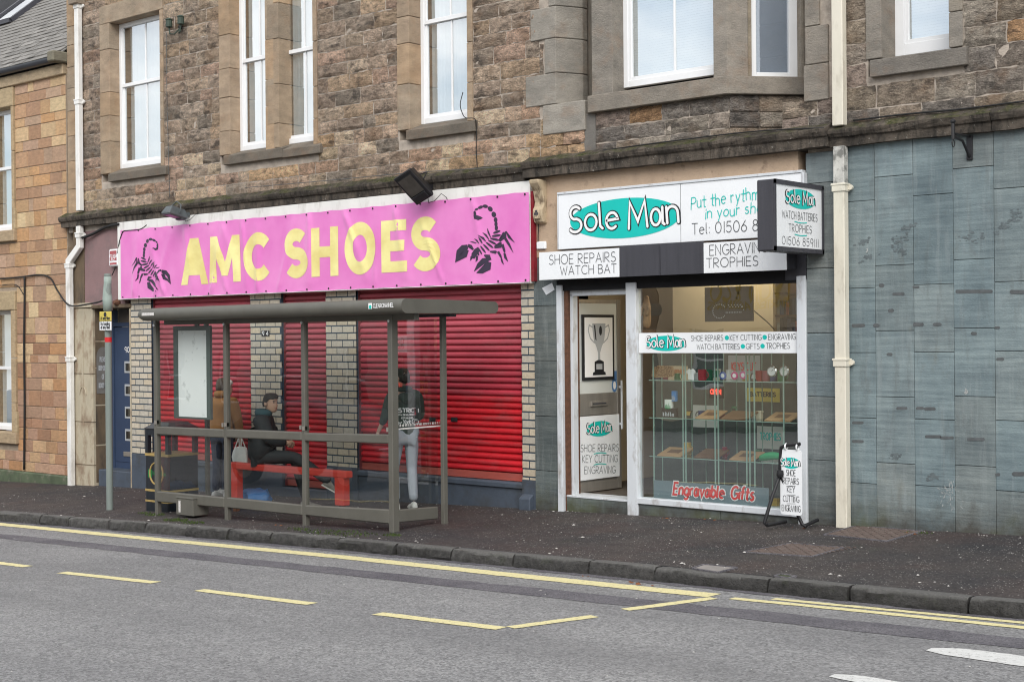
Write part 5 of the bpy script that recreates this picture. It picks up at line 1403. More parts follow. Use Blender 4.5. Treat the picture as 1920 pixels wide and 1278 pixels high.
# ================================================================= SLATE CLAD WALL (right)
rs = random.Random(9)
base_slate = (.20, .247, .256)
colsx = [X_(1578), X_(1643.5), X_(1715.5), X_(1790.5), X_(1867), X_(1947)]
ys = [(377, 540, 661, 783, 905), (330, 497, 620, 744, 868), (365, 533, 660, 786, 911), (314, 486, 615, 743, 873), (353, 528, 658, 788, 920)]
xc = [1618, 1680, 1752, 1828, 1893]
ztop = zc3 + .02
for i in range(5):
    zs = [-.4] + [W(xc[i], y).z for y in ys[i][::-1]]
    while zs[-1] < ztop - .75: zs.append(zs[-1] + .72)
    zs.append(ztop)
    slabs(slb, colsx[i], colsx[i + 1], zs, -.02, rs)
x = colsx[-1]
for k in range(7):
    z = -.2 - (k % 2) * .33; zs = [-.5]
    while z < ztop - .1: zs.append(z + .33); z += .72
    slabs(slb, x, x + .44, [q for q in zs if q < ztop - .1] + [ztop], -.02, rs); x += .44
MB().box(X_(1563) + .1, 11, -.011, .6, -.5, zc3 + .01).build('wall', M['slate'], slb, color=(.10, .12, .125))
# smudges and scrapes along the slabs (thin dried marks standing on the stone)
M['smudge'] = mat('dark_smear', (.10, .108, .112), .25, 20, .7)
M['birdlime'] = mat('white_splash', (.42, .43, .42), .1, 20, .8)
mb = MB(); F0 = Face((0, -.0235, 0), (1, 0, 0), lift=.001)
for x0_, x1_, y_, hh in ((1795, 1858, 546, 5), (1897, 1925, 547, 5), (1676, 1694, 551, 4), (1715, 1729, 608, 5), (1752, 1763, 608, 4), (1640, 1646, 610, 5), (1600, 1619, 610, 5), (1737, 1762, 818, 4), (1765, 1786, 820, 4), (1816, 1844, 823, 4), (1683, 1699, 765, 4), (1720, 1730, 765, 4), (1735, 1752, 766, 4), (1600, 1617, 792, 4), (1600, 1617, 827, 4), (1901, 1920, 888, 5), (1869, 1873, 889, 4), (1668, 1673, 582, 5), (1665, 1671, 664, 4), (1651, 1655, 535, 5), (1867, 1873, 614, 3), (1823, 1829, 625, 4), (1713, 1722, 538, 3), (1871, 1880, 673, 4)):
    pL, pR = W(x0_, y_, -.0235), W(x1_, y_, -.0235); r_ = hh * 1.35 / 2 / 175; n = 9
    a = [(pL.x + r_ * math.cos(R_(90 + 180 * i / n)) * rs.uniform(.8, 1.1), pL.z + r_ * math.sin(R_(90 + 180 * i / n)) * rs.uniform(.8, 1.1)) for i in range(n + 1)]
    b = [(pR.x + r_ * math.cos(R_(-90 + 180 * i / n)) * rs.uniform(.8, 1.1), pR.z + r_ * math.sin(R_(-90 + 180 * i / n)) * rs.uniform(.8, 1.1)) for i in range(n + 1)]
    polyp(mb, F0, a + b, 1)
o = mb.build('smear', M['smudge'], slb, fix=False); o['kind'] = 'stuff'
M['faint_smear'] = mat('faint_smear', (.125, .15, .158), .25, 20, .7); mb = MB()
for (cx_, cy_, wx, wy, sl_) in ((1828, 446, 34, 9, .0), (1690, 449, 26, 7, -.25), (1700, 428, 16, 6, -.35), (1620, 452, 18, 7, -.3), (1628, 482, 20, 6, -.2), (1690, 470, 16, 8, .3), (1880, 425, 16, 7, -.3), (1905, 405, 18, 10, -.2), (1748, 893, 14, 7, 0), (1678, 856, 10, 6, 0)):
    for i in range(26):
        a = rs.gauss(0, .5) * wx; b = rs.gauss(0, .5) * wy + a * sl_; P = W(cx_ + a, cy_ + b, -.0235); q_ = rs.uniform(.003, .014)
        polyp(mb, F0, [(P.x + q_ * 1.7 * math.cos(t * 1.05), P.z + q_ * math.sin(t * 1.05) * rs.uniform(.6, 1.2)) for t in range(6)], 1 + i * .03)
o = mb.build('smear', M['faint_smear'], slb, fix=False); o['kind'] = 'stuff'
mb = MB(); c_ = W(1776, 926, -.0235)
for i in range(70):
    a = rs.uniform(0, 6.28); q = abs(rs.gauss(0, .07)); x, z = c_.x + math.cos(a) * q, c_.z + math.sin(a) * q * 1.2 + .02; l_ = rs.uniform(.006, .03)
    ribbon(mb, [(x, z), (x + math.cos(a) * l_, z + math.sin(a) * l_)], rs.uniform(.002, .005), F0, 2 + i * .02, cap=False)
for i in range(14): x, z = W(1783 + rs.uniform(-3, 6), 900 + rs.uniform(0, 50), -.0235).xz; ribbon(mb, [(x, z), (x + .002, z - rs.uniform(.01, .04))], .005, F0, 4 + i * .02, cap=False)
for px_, py_ in ((1811, 733), (1813, 735), (1626, 470)): x, z = W(px_, py_, -.0235).xz; ribbon(mb, [(x, z + .02), (x + .005, z), (x - .01, z - .015)], .012, F0, 5)
o = mb.build('bird_splash', M['birdlime'], slb, fix=False); o['kind'] = 'stuff'
# wrought iron sign bracket under the string course
bk = root('iron_bracket', tuple(W(1822, 290, -.03)), 'empty black wrought iron sign bracket high on the slate wall', 'bracket')
xb = X_(1822, -.02); zb0, zb1 = W(1822, 300, -.03).z, W(1822, 254, -.03).z
MB().box(xb - .03, xb + .03, -.045, -.024, zb0, zb1).build('wall_plate', M['black_metal'], bk, bevel=.004)
pe = W(1790, 255, -.42)
mb = MB(); mb.tube([(xb, -.04, zb0 + .03), (xb, -.2, zb0 + .17), (xb, pe.y, pe.z)], .014, 6); mb.build('stay', M['black_metal'], bk)
mb = MB(); mb.tube([(xb, pe.y, pe.z - .03), (xb, pe.y, pe.z + .12)], .017, 6); mb.lathe((xb, pe.y, pe.z + .12), [(.012, 0), (.026, .015), (.026, .03), (.008, .045)], 8); mb.build('finial', M['black_metal'], bk)
mb = MB(); mb.tube([(xb, -.04, zb1 - .01), (xb, pe.y, pe.z + .03)], .010, 6); mb.build('arm', M['black_metal'], bk)
mb = MB(); mb.tube([(xb, pe.y + .03 * math.cos(t * .6), pe.z - .07 + .035 * math.sin(t * .6)) for t in range(12)], .005, 5); mb.build('hook', M['black_metal'], bk)

# ================================================================= RAIN PIPES
def rain_pipe(name, label, segs, mats, collars, Y=-.09, sz=.115, dp=.085, ears='cream_pipe'):
    """segs: lists of (X, Y, Z) centre points of square section pipe"""
    b = segs[-1][-1]; rt = root(name, (b[0], b[1], b[2]), label, 'rain pipe')
    for pts, m in zip(segs, mats):
        rings = []
        for i, p_ in enumerate(pts):
            p_ = Vector(p_); d = (Vector(pts[min(i + 1, len(pts) - 1)]) - Vector(pts[max(i - 1, 0)])).normalized()
            sx = Vector((0, 1, 0)).cross(d).normalized(); k = 1 / max(.5, abs((Vector(pts[min(i + 1, len(pts) - 1)]) - p_).normalized().dot(d))) if i < len(pts) - 1 else 1
            rings.append([p_ + sx * sz / 2 * a * k + Vector((0, b_ * dp / 2, 0)) for a, b_ in ((-1, -1), (1, -1), (1, 1), (-1, 1))])
        MB().loft(rings).build('pipe', M[m], rt, bevel=.008)
    for (x, y, z, ex) in collars:
        mb = MB(); mb.box(x - sz / 2 - .012, x + sz / 2 + .012, y - dp / 2 - .012, y + dp / 2 + .01, z - .05, z + .03); mb.box(x - sz / 2 - .02, x + sz / 2 + .02, y - dp / 2 - .018, y + dp / 2 + .01, z + .012, z + .035)
        c = mb.build('collar', M[ears], rt, bevel=.005)
        for s in ((-1, 1) if ex == 2 else (1,)):
            MB().lathe((x + s * (sz / 2 + .03), y + .02, z - .008), [(.028, 0), (.028, .03)], 10, axis='y').build('lug', M[ears], c)
    return rt
xr_ = (X_(1560, -.09, 120) + X_(1586, -.09, 120)) / 2
xr2 = (X_(1562, -.14, 600) + X_(1592, -.09, 600)) / 2
rain_pipe('rain_pipe', 'cream square rain pipe between shoe repair shop and slate wall', [[(xr_, -.085, 9.1), (xr_, -.085, ZC1 + .02)], [(xr2, -.10, zc3 + .0), (xr2, -.10, W(1578, 352, -.12).z)], [(xr2, -.10, W(1578, 352, -.12).z - .002), (xr2, -.10, gz(xr2, 0) - .01)]], ['cream_pipe', 'grey_pipe', 'cream_pipe'], [(xr2, -.10, W(1578, 350, -.12).z, 1), (xr2, -.10, W(1578, 678, -.12).z, 1)], sz=.125, dp=.10)
xl_ = (X_(138, -.12, 200) + X_(155, -.08, 200)) / 2; xl2 = (X_(125, -.1, 700) + X_(140, -.06, 700)) / 2
zA, zB = W(147, 430, -.08).z, W(147, 462, -.08).z; zC = W(135, 490, -.08).z
rain_pipe('rain_pipe', 'white square rain pipe bending beside the tan ashlar house', [[(xl_, -.085, 9.1), (xl_, -.085, ZC1 + .04)], [(xl_ - .01, -.085, zcl + .0), (xl_ - .01, -.085, zB), (xl2, -.085, zC), (xl2, -.085, zC - .25), (xl2, -.085, gz(xl2, 0) - .01)]], ['white_paint', 'white_paint'],
          [(xl_, -.085, W(148, 190, -.1).z, 1), (xl_, -.085, W(148, 10, -.1).z, 1), (xl_ - .01, -.085, W(147, 440, -.1).z, 1), (xl2, -.085, W(133, 497, -.1).z, 1), (xl2, -.085, W(133, 672, -.1).z, 1)], ears='white_paint')
MB().box(xl_ - .12, xl_ + .10, -.2, .0, W(148, 6, -.1).z - .02, W(148, -14, -.1).z).build('pipe_bracket', M['ashlar'], shoe, bevel=.01, color=(.3, .25, .2))

# ================================================================= SANDSTONE HOUSE (far left)
hs_ = root('ashlar_house', (-12, 0, gz(-12, 0)), 'tan ashlar house with grey slate roof at the left edge', 'house')
xh0, xh1 = -17.5, X_(128)
eave = (W(0, 145).z + W(128, 116).z) / 2
def h_open(pl, yt, yb, pr, sl_, pane_r, jr):
    YR = .16
    x1 = X_(pane_r, -.035, (yt + yb) / 2) + .03; x0 = x1 - 1.05; z0, z1 = W(pane_r, yb, YR).z, W(pane_r, yt, YR).z
    window(hs_, x0, x1, z0, z1, YR, z0 + (z1 - z0) * .52, 0, 'net', .2, seed=5)
    xo = X_(jr)
    for a, b in ((x1 - .03, xo), (x0 - (xo - x1), x0 + .01)):
        jamb_stones(hs_, a, b, z0 - .02, z1, -.035, YR + .05, r1, (.5, .9), lambda r: (.43, .33, .215), 'tan')
    MB().box(x0 - (xo - x1), xo, -.045, YR + .05, z1, z1 + .34).build('lintel', M['tan'], hs_, bevel=.01, color=(.43, .34, .22))
    MB().box(x0 - (xo - x1) - .03, xo + .05, -.075, YR + .05, z0 - .22, z0 - .02).build('sill', M['tan'], hs_, bevel=.012, color=(.40, .31, .21))
    MB().box(xo - .01, xo + .05, -.05, .05, z0 - .02, z0 + .35).build('jamb_stop', M['tan'], hs_, bevel=.01, color=(.43, .34, .22))
    return (x0 - (xo - x1), xo, z0 - .22, z1 + .34), (x0 - .1, x1 + .1, z0 - .1, z1 + .1)
e1, h1 = h_open(0, 205, 432, 0, 0, 21, 32)
e2, h2 = h_open(0, 582, 806, 0, 0, 21, 32)
backing(hs_, xh0, xh1 - .01, -1.2, eave, [h1, h2], .012, .5, M['mortar_tan'])
zpl = W(60, 885).z
def tan_maker(par, x0, x1, z0, z1, Y, col, r, name='stone'): dressed(par, x0, x1, z0, z1, Y, col, r, name)
nh = courses(hs_, -12.6, xh1 - .02, zpl, lambda x: eave - .22, [e1, e2], random.Random(4), P_tan, (.14, .30), (.26, .55), maker=tan_maker)
MB().box(-17.5, -12.6, -.008, .05, zpl, eave).build('plain_wall', M['tan'], hs_, color=(.46, .31, .2))
M['green_base'] = mat('algae_plinth', (.09, .115, .07), .3, 4, .9, .5, 50, dirt=((.25, .22, .18), 5, .55, .7, .7))
MB().box(xh0, xh1, -.04, .3, -1.3, zpl).build('plinth', M['green_base'], hs_, bevel=.02)
for i in range(5):
    a = xh1 - (i + 1) * 1.1; MB().box(a + .004, a + 1.096, -.06, .3, eave - .21, eave - .02).build('eaves_stone', M['tan'], hs_, bevel=.012, color=(.43, .34, .235))
MB().box(X_(120), xh1 + .06, -.28, .2, eave - .02, eave + .16).build('skew_stone', M['tan'], hs_, bevel=.02, color=(.2, .19, .15))
M['gutter'] = mat('blue_black_gutter', (.03, .033, .042), .1, 4, .35, spec=.5)
mb = MB(); pr = [(-.06 - .075 + .075 * math.cos(R_(180 + 180 * i / 8)), eave + .06 + .075 * math.sin(R_(180 + 180 * i / 8))) for i in range(9)] + [(-.06, eave + .075), (-.21, eave + .075)]
mb.prismx(pr, xh0, xh1 - .12); mb.build('gutter', M['gutter'], hs_, smooth=R_(50))
MB().box(xh0, xh1 - .1, -.03, .6, eave - .01, eave + .2).build('eaves_board', M['dark'], hs_)
# roof slates, laid course by course
pitch = R_(40); M['roof_slate'] = mat('grey_roof_slate', None, .18, 8, .75, .4, 60, obj=True)
ys0, zs0_ = -.12, eave + .09; L0 = .17; n = 0
rr5 = random.Random(8)
MB().add([(xh0, ys0 + .05, zs0_ - .04), (xh1, ys0 + .05, zs0_ - .04), (xh1, ys0 + 7 * math.cos(pitch), zs0_ + 7 * math.sin(pitch) - .04), (xh0, ys0 + 7 * math.cos(pitch), zs0_ + 7 * math.sin(pitch) - .04)], [(0, 1, 2, 3)]).build('roof', M['dark'], hs_)
rf = hs_.children[-1]
sky_x1 = X_(78, 1.5, 5); 
mbS = MB()
for k in range(26):
    s = k * L0; x = xh1 - .02 - (.11 if k % 2 else 0)
    y0, z0 = ys0 + s * math.cos(pitch), zs0_ + s * math.sin(pitch); y1, z1 = y0 + L0 * 1.5 * math.cos(pitch), z0 + L0 * 1.5 * math.sin(pitch)
    while x > -15.5:
        wd = rr5.uniform(.2, .26); a = x - wd + .004
        cx_ = 0; nrm_ = Vector((0, -math.sin(pitch), math.cos(pitch))); t = .014
        p0 = Vector((a, y0 + rr5.uniform(-.01, .01), z0)); up = nrm_ * .018
        vs = [p0 + up, Vector((x, p0.y, z0)) + up, Vector((x, y1, z1)), Vector((a, y1, z1)), p0 + up + nrm_ * t, Vector((x, p0.y, z0)) + up + nrm_ * t, Vector((x, y1, z1)) + nrm_ * t, Vector((a, y1, z1)) + nrm_ * t]
        fs = [(3, 2, 1, 0), (4, 5, 6, 7), (0, 1, 5, 4), (1, 2, 6, 5), (2, 3, 7, 6), (3, 0, 4, 7)]
        g = rr5.uniform(.75, 1.25)
        if n < 298 and a > -12.6 and k < 24: MB().add(vs, fs).build('slate', M['roof_slate'], rf, fix=False, color=(.20 * g, .19 * g, .175 * g)); n += 1
        else: mbS.add(vs, fs)
        x -= wd
if mbS.v: o = mbS.build('slate_field', M['roof_slate'], rf, fix=False, color=(.2, .19, .175)); o['kind'] = 'stuff'
# roof window
def rp_(x, s, lift): return Vector((x, ys0 + s * math.cos(pitch) - lift * math.sin(pitch), zs0_ + s * math.sin(pitch) + lift * math.cos(pitch)))
def s_at(px_, py_):
    d = ray(px_, py_); n_ = Vector((0, -math.sin(pitch), math.cos(pitch))); P0 = Vector((0, ys0, zs0_)); t = (P0 - CAM).dot(n_) / d.dot(n_); P = CAM + d * t
    return P.x, (P.y - ys0) / math.cos(pitch)
xa_, sa = s_at(72, 8); xb_, sb = s_at(2, 50)
ra, rb_ = min(sa, sb), max(sa, sb) + .9
mb = MB()
for (p_, q_) in (((xa_, ra), (xa_, rb_)), ((xa_ - .95, ra), (xa_ - .95, rb_)), ((xa_, ra), (xa_ - .95, ra)), ((xa_, rb_), (xa_ - .95, rb_))):
    mb.bar(rp_(p_[0], p_[1], .07), rp_(q_[0], q_[1], .07), .09, .09)
fr = mb.build('roof_window', M['dark_box'], rf)
MB().add([rp_(xa_, ra, .08), rp_(xa_ - .95, ra, .08), rp_(xa_ - .95, rb_, .08), rp_(xa_, rb_, .08)], [(0, 1, 2, 3)]).build('pane', M['pane_shop'], fr, fix=False)

# ================================================================= SMALL THINGS FIXED TO THE FRONT
def cable(name, pts, label, r=.009, m='cable', cat='cable', Y=-.03):
    P = [W(x, y, (q[0] if q else Y)) for x, y, *q in pts]
    out = []
    for i in range(len(P) - 1):
        a, b, c, d = P[max(i - 1, 0)], P[i], P[i + 1], P[min(i + 2, len(P) - 1)]
        for k in range(6):
            t = k / 6; out.append(.5 * ((2 * b) + (c - a) * t + (2 * a - 5 * b + 4 * c - d) * t * t + (3 * b - a - 3 * c + d) * t ** 3))
    out.append(P[-1])
    return tag(MB().tube(out, r, 6).build(name, M[m], smooth=True), label, cat)
cable('wall_cable', [(0, 523), (40, 519), (75, 515), (95, 522), (108, 545), (130, 572, -.16), (165, 570, -.16), (195, 562, -.04), (206, 545, -.04)], 'black cable sagging from ashlar house to the doorway hood', .014)
cable('wall_cable', [(46, 519), (46, 560), (45, 650), (46, 760), (45, 880)], 'black cable running straight down the tan ashlar wall', .02)
cable('wall_cable', [(0, 535), (30, 534), (44, 552)], 'thin cable curving over the lower house window', .008)
cable('wall_cable', [(154, 446, -.1), (175, 438, -.05), (200, 425, -.06), (222, 420, -.12)], 'thick black cable from rain pipe to the banner corner', .024)
cable('wall_cable', [(275, 422, -.15), (262, 430, -.14), (240, 432, -.14), (231, 434, -.14), (226, 445, -.14), (222, 462, -.1), (216, 500, -.06), (210, 516, -.06)], 'black wire looping past the alarm box on the pink render', .008)
cable('wall_cable', [(312, 62), (313, 180), (316, 290), (318, 370)], 'thin brown wire beside the leftmost upper window', .006, 'cable_grey')
cable('wall_cable', [(868, 173, .18), (863, 195, .1), (866, 210, .0), (873, 221, -.09), (890, 223, -.09), (893, 240, -.04), (893, 280), (895, 316, -.05)], 'thin black wire dangling at the right upper sash window', .006)
cable('wall_cable', [(460, 352, -.17), (620, 338, -.17), (760, 325, -.17), (960, 312, -.2)], 'slack grey wire lying along the mossy string course', .006, 'cable_grey')
cable('wall_cable', [(1130, 282, -.06), (1280, 262, -.08), (1420, 246, -.1), (1545, 240, -.18)], 'black cable lying on string course under bay window', .008)
cable('wall_cable', [(1600, 226, -.05), (1700, 214, -.05), (1800, 205, -.05), (1920, 190, -.05)], 'black cable above string course over the slate wall', .010)
cable('wall_cable', [(1010, 418, -.05), (1009, 440, -.05), (1009, 455, -.05)], 'short cable dropping from scroll bracket to junction box', .006)
def boxthing(name, label, cat, p0, p1, Y, dep, m, bevel=.008):
    a, b = W(*p0, Y), W(*p1, Y); rt = root(name, ((a.x + b.x) / 2, Y, min(a.z, b.z)), label, cat)
    MB().box(a.x, b.x, Y, Y + dep, a.z, b.z).build('case', M[m], rt, bevel=bevel); return rt, a, b
M['alarm_red'] = mat('faded_red_label', (.42, .10, .11), .08, 8, .5)
al, a, b = boxthing('alarm_box', 'small white and red alarm box beside the banner', 'alarm box', (203.5, 500), (221, 466), -.09, .09, 'sign_white', .02)
FA = Face((a.x, -.09, a.z), (1, 0, 0), lift=.002); aw, ah = b.x - a.x, b.z - a.z
mb = MB()
for y0, y1 in ((.70, .90), (.33, .52), (.10, .22)): polyp(mb, FA, [(aw * .14, ah * y0), (aw * .86, ah * y0), (aw * .86, ah * y1), (aw * .14, ah * y1)], 1)
mb.build('label_band', M['alarm_red'], al, fix=False)
mb = MB(); text(mb, 'WEST', FA, (aw * .18, ah * .55), (aw * .82, ah * .55), .035, .008, 2); mb.build('lettering', M['alarm_red'], al, fix=False)
mb = MB(); text(mb, 'SCT', FA, (aw * .28, ah * .37), (aw * .74, ah * .37), .035, .008, 3); mb.build('lettering', M['white_print'], al, fix=False)
jb, a, b = boxthing('junction_box', 'white plastic junction box left of the shoe repair sign', 'junction box', (1005, 468), (1022, 452), -.06, .05, 'sign_white', .012)
# stuck paper on the slate pier
pp = root('paper_notice', tuple(W(1027, 540, -.03)), 'blank pale sticker stuck askew on the slate pier by shop door', 'sticker')
mb = MB(); mb.add([W(1016, 540, -.028), W(1024, 553, -.028), W(1040, 543, -.028), (W(1035, 530, -.028))], [(0, 1, 2, 3)]); mb.build('paper', M['sign_white'], pp, fix=False)
# carved scroll bracket between the shops
sc = root('scroll_bracket', tuple(W(1012, 420, -.1)), 'weathered cream carved scroll bracket between the two shop signs', 'bracket')
M['old_cream'] = mat('worn_cream_paint', (.50, .40, .27), .2, 10, .8, .4, 60, dirt=((.12, .08, .05), 14, .5, .62, .8), stretch=(1, 1, .4))
xs_, xe_ = X_(1001, -.12), X_(1019, -.12)
zt_, zb_ = W(1010, 337, -.12).z, W(1010, 420, -.12).z; hh = zt_ - zb_
prf = [(-.02, zb_), (-.10, zb_ + .02), (-.13, zb_ + .10), (-.13, zb_ + .18), (-.10, zb_ + .22), (-.09, zb_ + hh * .5), (-.12, zb_ + hh * .75), (-.19, zb_ + hh * .92), (-.2, zt_), (-.02, zt_)]
MB().prismx(prf, xs_, xe_).build('bracket_body', M['old_cream'], sc, bevel=.012)
MB().box(xs_ + .03, xe_ - .03, -.145, -.12, zb_ + .06, zb_ + .18).build('carved_block', M['old_cream'], sc, bevel=.01)
mb = MB(); Fc = Face((0, -.146, 0), (1, 0, 0), lift=.002)
for dx_, dz in ((0, .035), (-.018, .005), (.018, .005)): disc(mb, Fc, ((xs_ + xe_) / 2 + dx_, zb_ + .12 + dz), .017, .017, 1, 10)
polyp(mb, Fc, [((xs_ + xe_) / 2 - .006, zb_ + .09), ((xs_ + xe_) / 2 + .006, zb_ + .09), ((xs_ + xe_) / 2 + .006, zb_ + .125), ((xs_ + xe_) / 2 - .006, zb_ + .125)], 2); mb.build('carved_mark', M['dark_box'], sc, fix=False)
# floodlights
def flood(name, label, c, rotz, tilt, mat_, sc_=1.0, roll=0):
    rt = root(name, tuple(c), label, 'floodlight')
    Rm = Matrix.Rotation(rotz, 3, 'Z') @ Matrix.Rotation(tilt, 3, 'X') @ Matrix.Rotation(roll, 3, 'Y'); c = Vector(c)
    X, Y, Z = Rm @ Vector((1, 0, 0)), Rm @ Vector((0, 1, 0)), Rm @ Vector((0, 0, 1)); k = sc_
    mb = MB(); fr_ = [c + X * a * .115 * k + Z * b * .18 * k - Y * .05 * k for a, b in ((-1, -1), (1, -1), (1, 1), (-1, 1))]; bk_ = [c + X * a * .08 * k + Z * b * .13 * k + Y * .09 * k for a, b in ((-1, -1), (1, -1), (1, 1), (-1, 1))]
    md = [c + X * a * .115 * k + Z * b * .18 * k - Y * .02 * k for a, b in ((-1, -1), (1, -1), (1, 1), (-1, 1))]
    mb.loft([fr_, md, bk_]).build('housing', M[mat_], rt, bevel=.008)
    mb = MB(); mb.obox(c - Y * .052 * k, X * .1 * k, Y * .006, Z * .165 * k); lens = mb.build('lens_frame', M[mat_], rt)
    MB().obox(c - Y * .060 * k + Z * .03 * k, X * .085 * k, Y * .003, Z * .105 * k).build('lens', M['flood_glass'], lens)
    MB().obox(c - Y * .066 * k - Z * .12 * k, X * .085 * k, Y * .012, Z * .035 * k).build('sensor', M[mat_], lens, bevel=.004)
    mb = MB(); mb.tube([c + X * .125 * k, c + X * .13 * k + Y * .13 * k, c + Y * .2 * k, c - X * .13 * k + Y * .13 * k, c - X * .125 * k], .010, 5); mb.build('yoke', M[mat_], rt)
    mb = MB(); a = c - Z * .16 * k; mb.tube([a + Vector((.05, 0, 0)), a + Vector((.09, -.02, -.09)), a + Vector((.17, 0, -.07)), a + Vector((.2, .1, .03)), a + Vector((.24, .15, -.02)), a + Vector((.26, .15, -.06))], .005, 5); mb.build('flex', M['cable'], rt)
    mb = MB(); mb.box(c.x - .03, c.x + .03, c.y + .1, .0 if c.y < -.2 else c.y + .25, c.z - .03, c.z + .03); mb.build('arm', M[mat_], rt)
    return rt
M['flood_glass'] = mat('dusty_lamp_glass', (.075, .07, .062), .2, 10, .25)
flood('floodlight', 'black floodlight tilted down above the middle of the banner', W(777, 347, -.42), R_(25), R_(38), 'black_metal', 1.28, R_(-30))
M['flood_grey'] = mat('grey_lamp_case', (.10, .115, .12), .2, 10, .4)
flood('floodlight', 'grey floodlight facing downward above left end of the banner', W(328, 400, -.36), R_(0), R_(78), 'flood_grey', .95)
# antique twin lantern bracket by the first upper window
ln = root('wall_lantern', tuple(W(340, 55, -.1)), 'green twin wall lantern on the stone beside first upper window', 'lantern')
c = W(341, 52, -.02)
MB().lathe((c.x, -.03, c.z), [(.035, 0), (.035, -.03), (.02, -.05)], 10, axis='y').build('backplate', M['black_metal'], ln)
M['lantern'] = mat('green_bronze', (.045, .065, .05), .3, 20, .6)
for s in (-1, 1):
    mb = MB(); mb.tube([(c.x, -.06, c.z - .02), (c.x + s * .06, -.12, c.z - .11), (c.x + s * .13, -.15, c.z - .10), (c.x + s * .15, -.15, c.z + .0)], .012, 6); mb.build('arm', M['lantern'], ln)
    MB().lathe((c.x + s * .15, -.15, c.z), [(.03, 0), (.055, .01), (.05, .11), (.06, .12), (.05, .13), (.02, .15)], 10).build('lamp_cup', M['lantern'], ln)
# number plates and doorway lettering
n94 = root('house_number', tuple(W(497, 625, -.01)), 'number 94 on two black tiles fixed to brick pier', 'number plate')
for ch_, x0_, x1_ in (('9', 490.5, 497), ('4', 498, 504.5)):
    a, b = W(x0_, 630, -.014), W(x1_, 619.5, -.014)
    t_ = MB().box(a.x, b.x, -.016, -.006, a.z, b.z).build('tile', M['black_print'], n94)
    mb = MB(); F_ = Face((a.x, -.016, a.z), (1, 0, 0), lift=.001); w_ = b.x - a.x; h_ = b.z - a.z
    text(mb, ch_, F_, (w_ * .25, h_ * .15), (w_ * .75, h_ * .15), h_ * .7, .011, 1); mb.build('digit', M['white_print'], t_, fix=False)
F_ = Face((X_(235, YD), YD - .009, Z_(240, 660, YD)), (1, 0, 0), lift=.002); mb = MB(); text(mb, '90', F_, (.0, 0), (.13, 0), .085, .015, 1); mb.build('house_number', M['white_print'], door, fix=False)
FR = Face((xd0 + .005, .05, Z_(175, 738)), (0, 1, 0), lift=.004); 
pl = [(.03 + .0, .0)]
M['faded_grey'] = mat('faded_grey_patch', (.17, .16, .15), .2, 9, .9)
hR = Z_(175, 652) - Z_(175, 738)
mb = MB(); polyp(mb, FR, [(.0, -.0), (YD - .12, 0), (YD - .12, hR * .8)] + [((YD - .12) / 2 + (YD - .12) / 2 * math.cos(R_(a)), hR * .8 + hR * .22 * math.sin(R_(a))) for a in range(15, 180, 15)] + [(0, hR * .8)], 1); mb.build('painted_patch', M['faded_grey'], shoe, fix=False)
mb = MB()
for i, s in enumerate(('PLEASE', 'KEEP CLEAR', 'OF', 'DOORWAY')):
    wdt = (.7, .95, .25, .95)[i] * (YD - .2); cm = (YD - .12) / 2; v_ = hR * (.70 - i * .19); mb = MB(); text(mb, s, FR, (cm - wdt / 2, v_), (cm + wdt / 2, v_), .075, .012, 3); mb.build('painted_lettering', M['grey_trim'], shoe, fix=False)
mb = MB(); P = W(221, 567, -.02); mb.lathe((P.x, 0, P.z), [(.05, 0), (.06, -.02), (.05, -.05), (.03, -.1)], 10, axis='y')
tag(mb.build('door_bell', M['rust']), 'small rusty bell fitting under the left end of the banner', 'bell')

# ================================================================= A-FRAME STYLE HANGING SIGN
af0 = G(1440, 985); af1 = G(1512, 985)
af = root('pavement_sign', (5.0, -.45, gz(5, -.45)), 'narrow white board hung from black tubular stand on the pavement', 'sign')
def apx(x, y, Y): return W(x, y, Y)
Yf, Yb = -.62, -.16
mb = MB()
mb.tube([apx(1438, 984, Yf), apx(1433, 980, Yf), apx(1448, 930, Yf + .08), apx(1463, 888, -.42)], .019, 8); mb.tube([apx(1438, 984, Yf), apx(1473, 977, Yb - .1)], .02, 8)
mb.build('front_leg', M['black_metal'], af, smooth=R_(50))
mb = MB(); mb.tube([apx(1461, 884, -.43), apx(1484, 940, -.40), apx(1504, 982, -.36), apx(1512, 987, -.36)], .019, 8); mb.tube([apx(1509, 985, -.36), apx(1533, 974, -.12)], .02, 8); mb.build('rear_leg', M['black_metal'], af, smooth=R_(50))
mb = MB(); mb.tube([apx(1463, 892, -.43), apx(1463, 860, -.43), apx(1465, 838, -.43), apx(1474, 834, -.43), apx(1500, 832, -.43)], .020, 8); mb.build('upright', M['black_metal'], af, smooth=R_(50))
MB().lathe(apx(1463, 888, -.45), [(.035, -.03), (.04, 0), (.035, .04)], 8).build('hinge', M['black_metal'], af)
a, b = W(1464, 963, -.43), W(1503.5, 840, -.43)
Xa, Xb, Za, Zb = a.x, b.x, a.z, b.z - .02
rc = .03; pl = []
for cx_, cz_, a0 in ((Xb - rc, Za + rc, -90), (Xb - rc, Zb - rc, 0), (Xa + rc, Zb - rc, 90), (Xa + rc, Za + rc, 180)): pl += [(cx_ + rc * math.cos(R_(a0 + t)), cz_ + rc * math.sin(R_(a0 + t))) for t in (0, 30, 60, 90)]
MB().prism(pl, -.436, -.428).build('board', M['sign_white'], af)
mb = MB()
for x in (Xa + .07, Xb - .05): mb.tube([(x, -.43 + .028 * math.cos(t * .5), Zb + .03 + .03 * math.sin(t * .5)) for t in range(14)], .009, 6)
mb.build('ring', M['white_frame'], af)
FAf = Face((Xa, -.436, Za), (1, 0, 0), lift=.001); bw, bh = Xb - Xa, Zb - Za
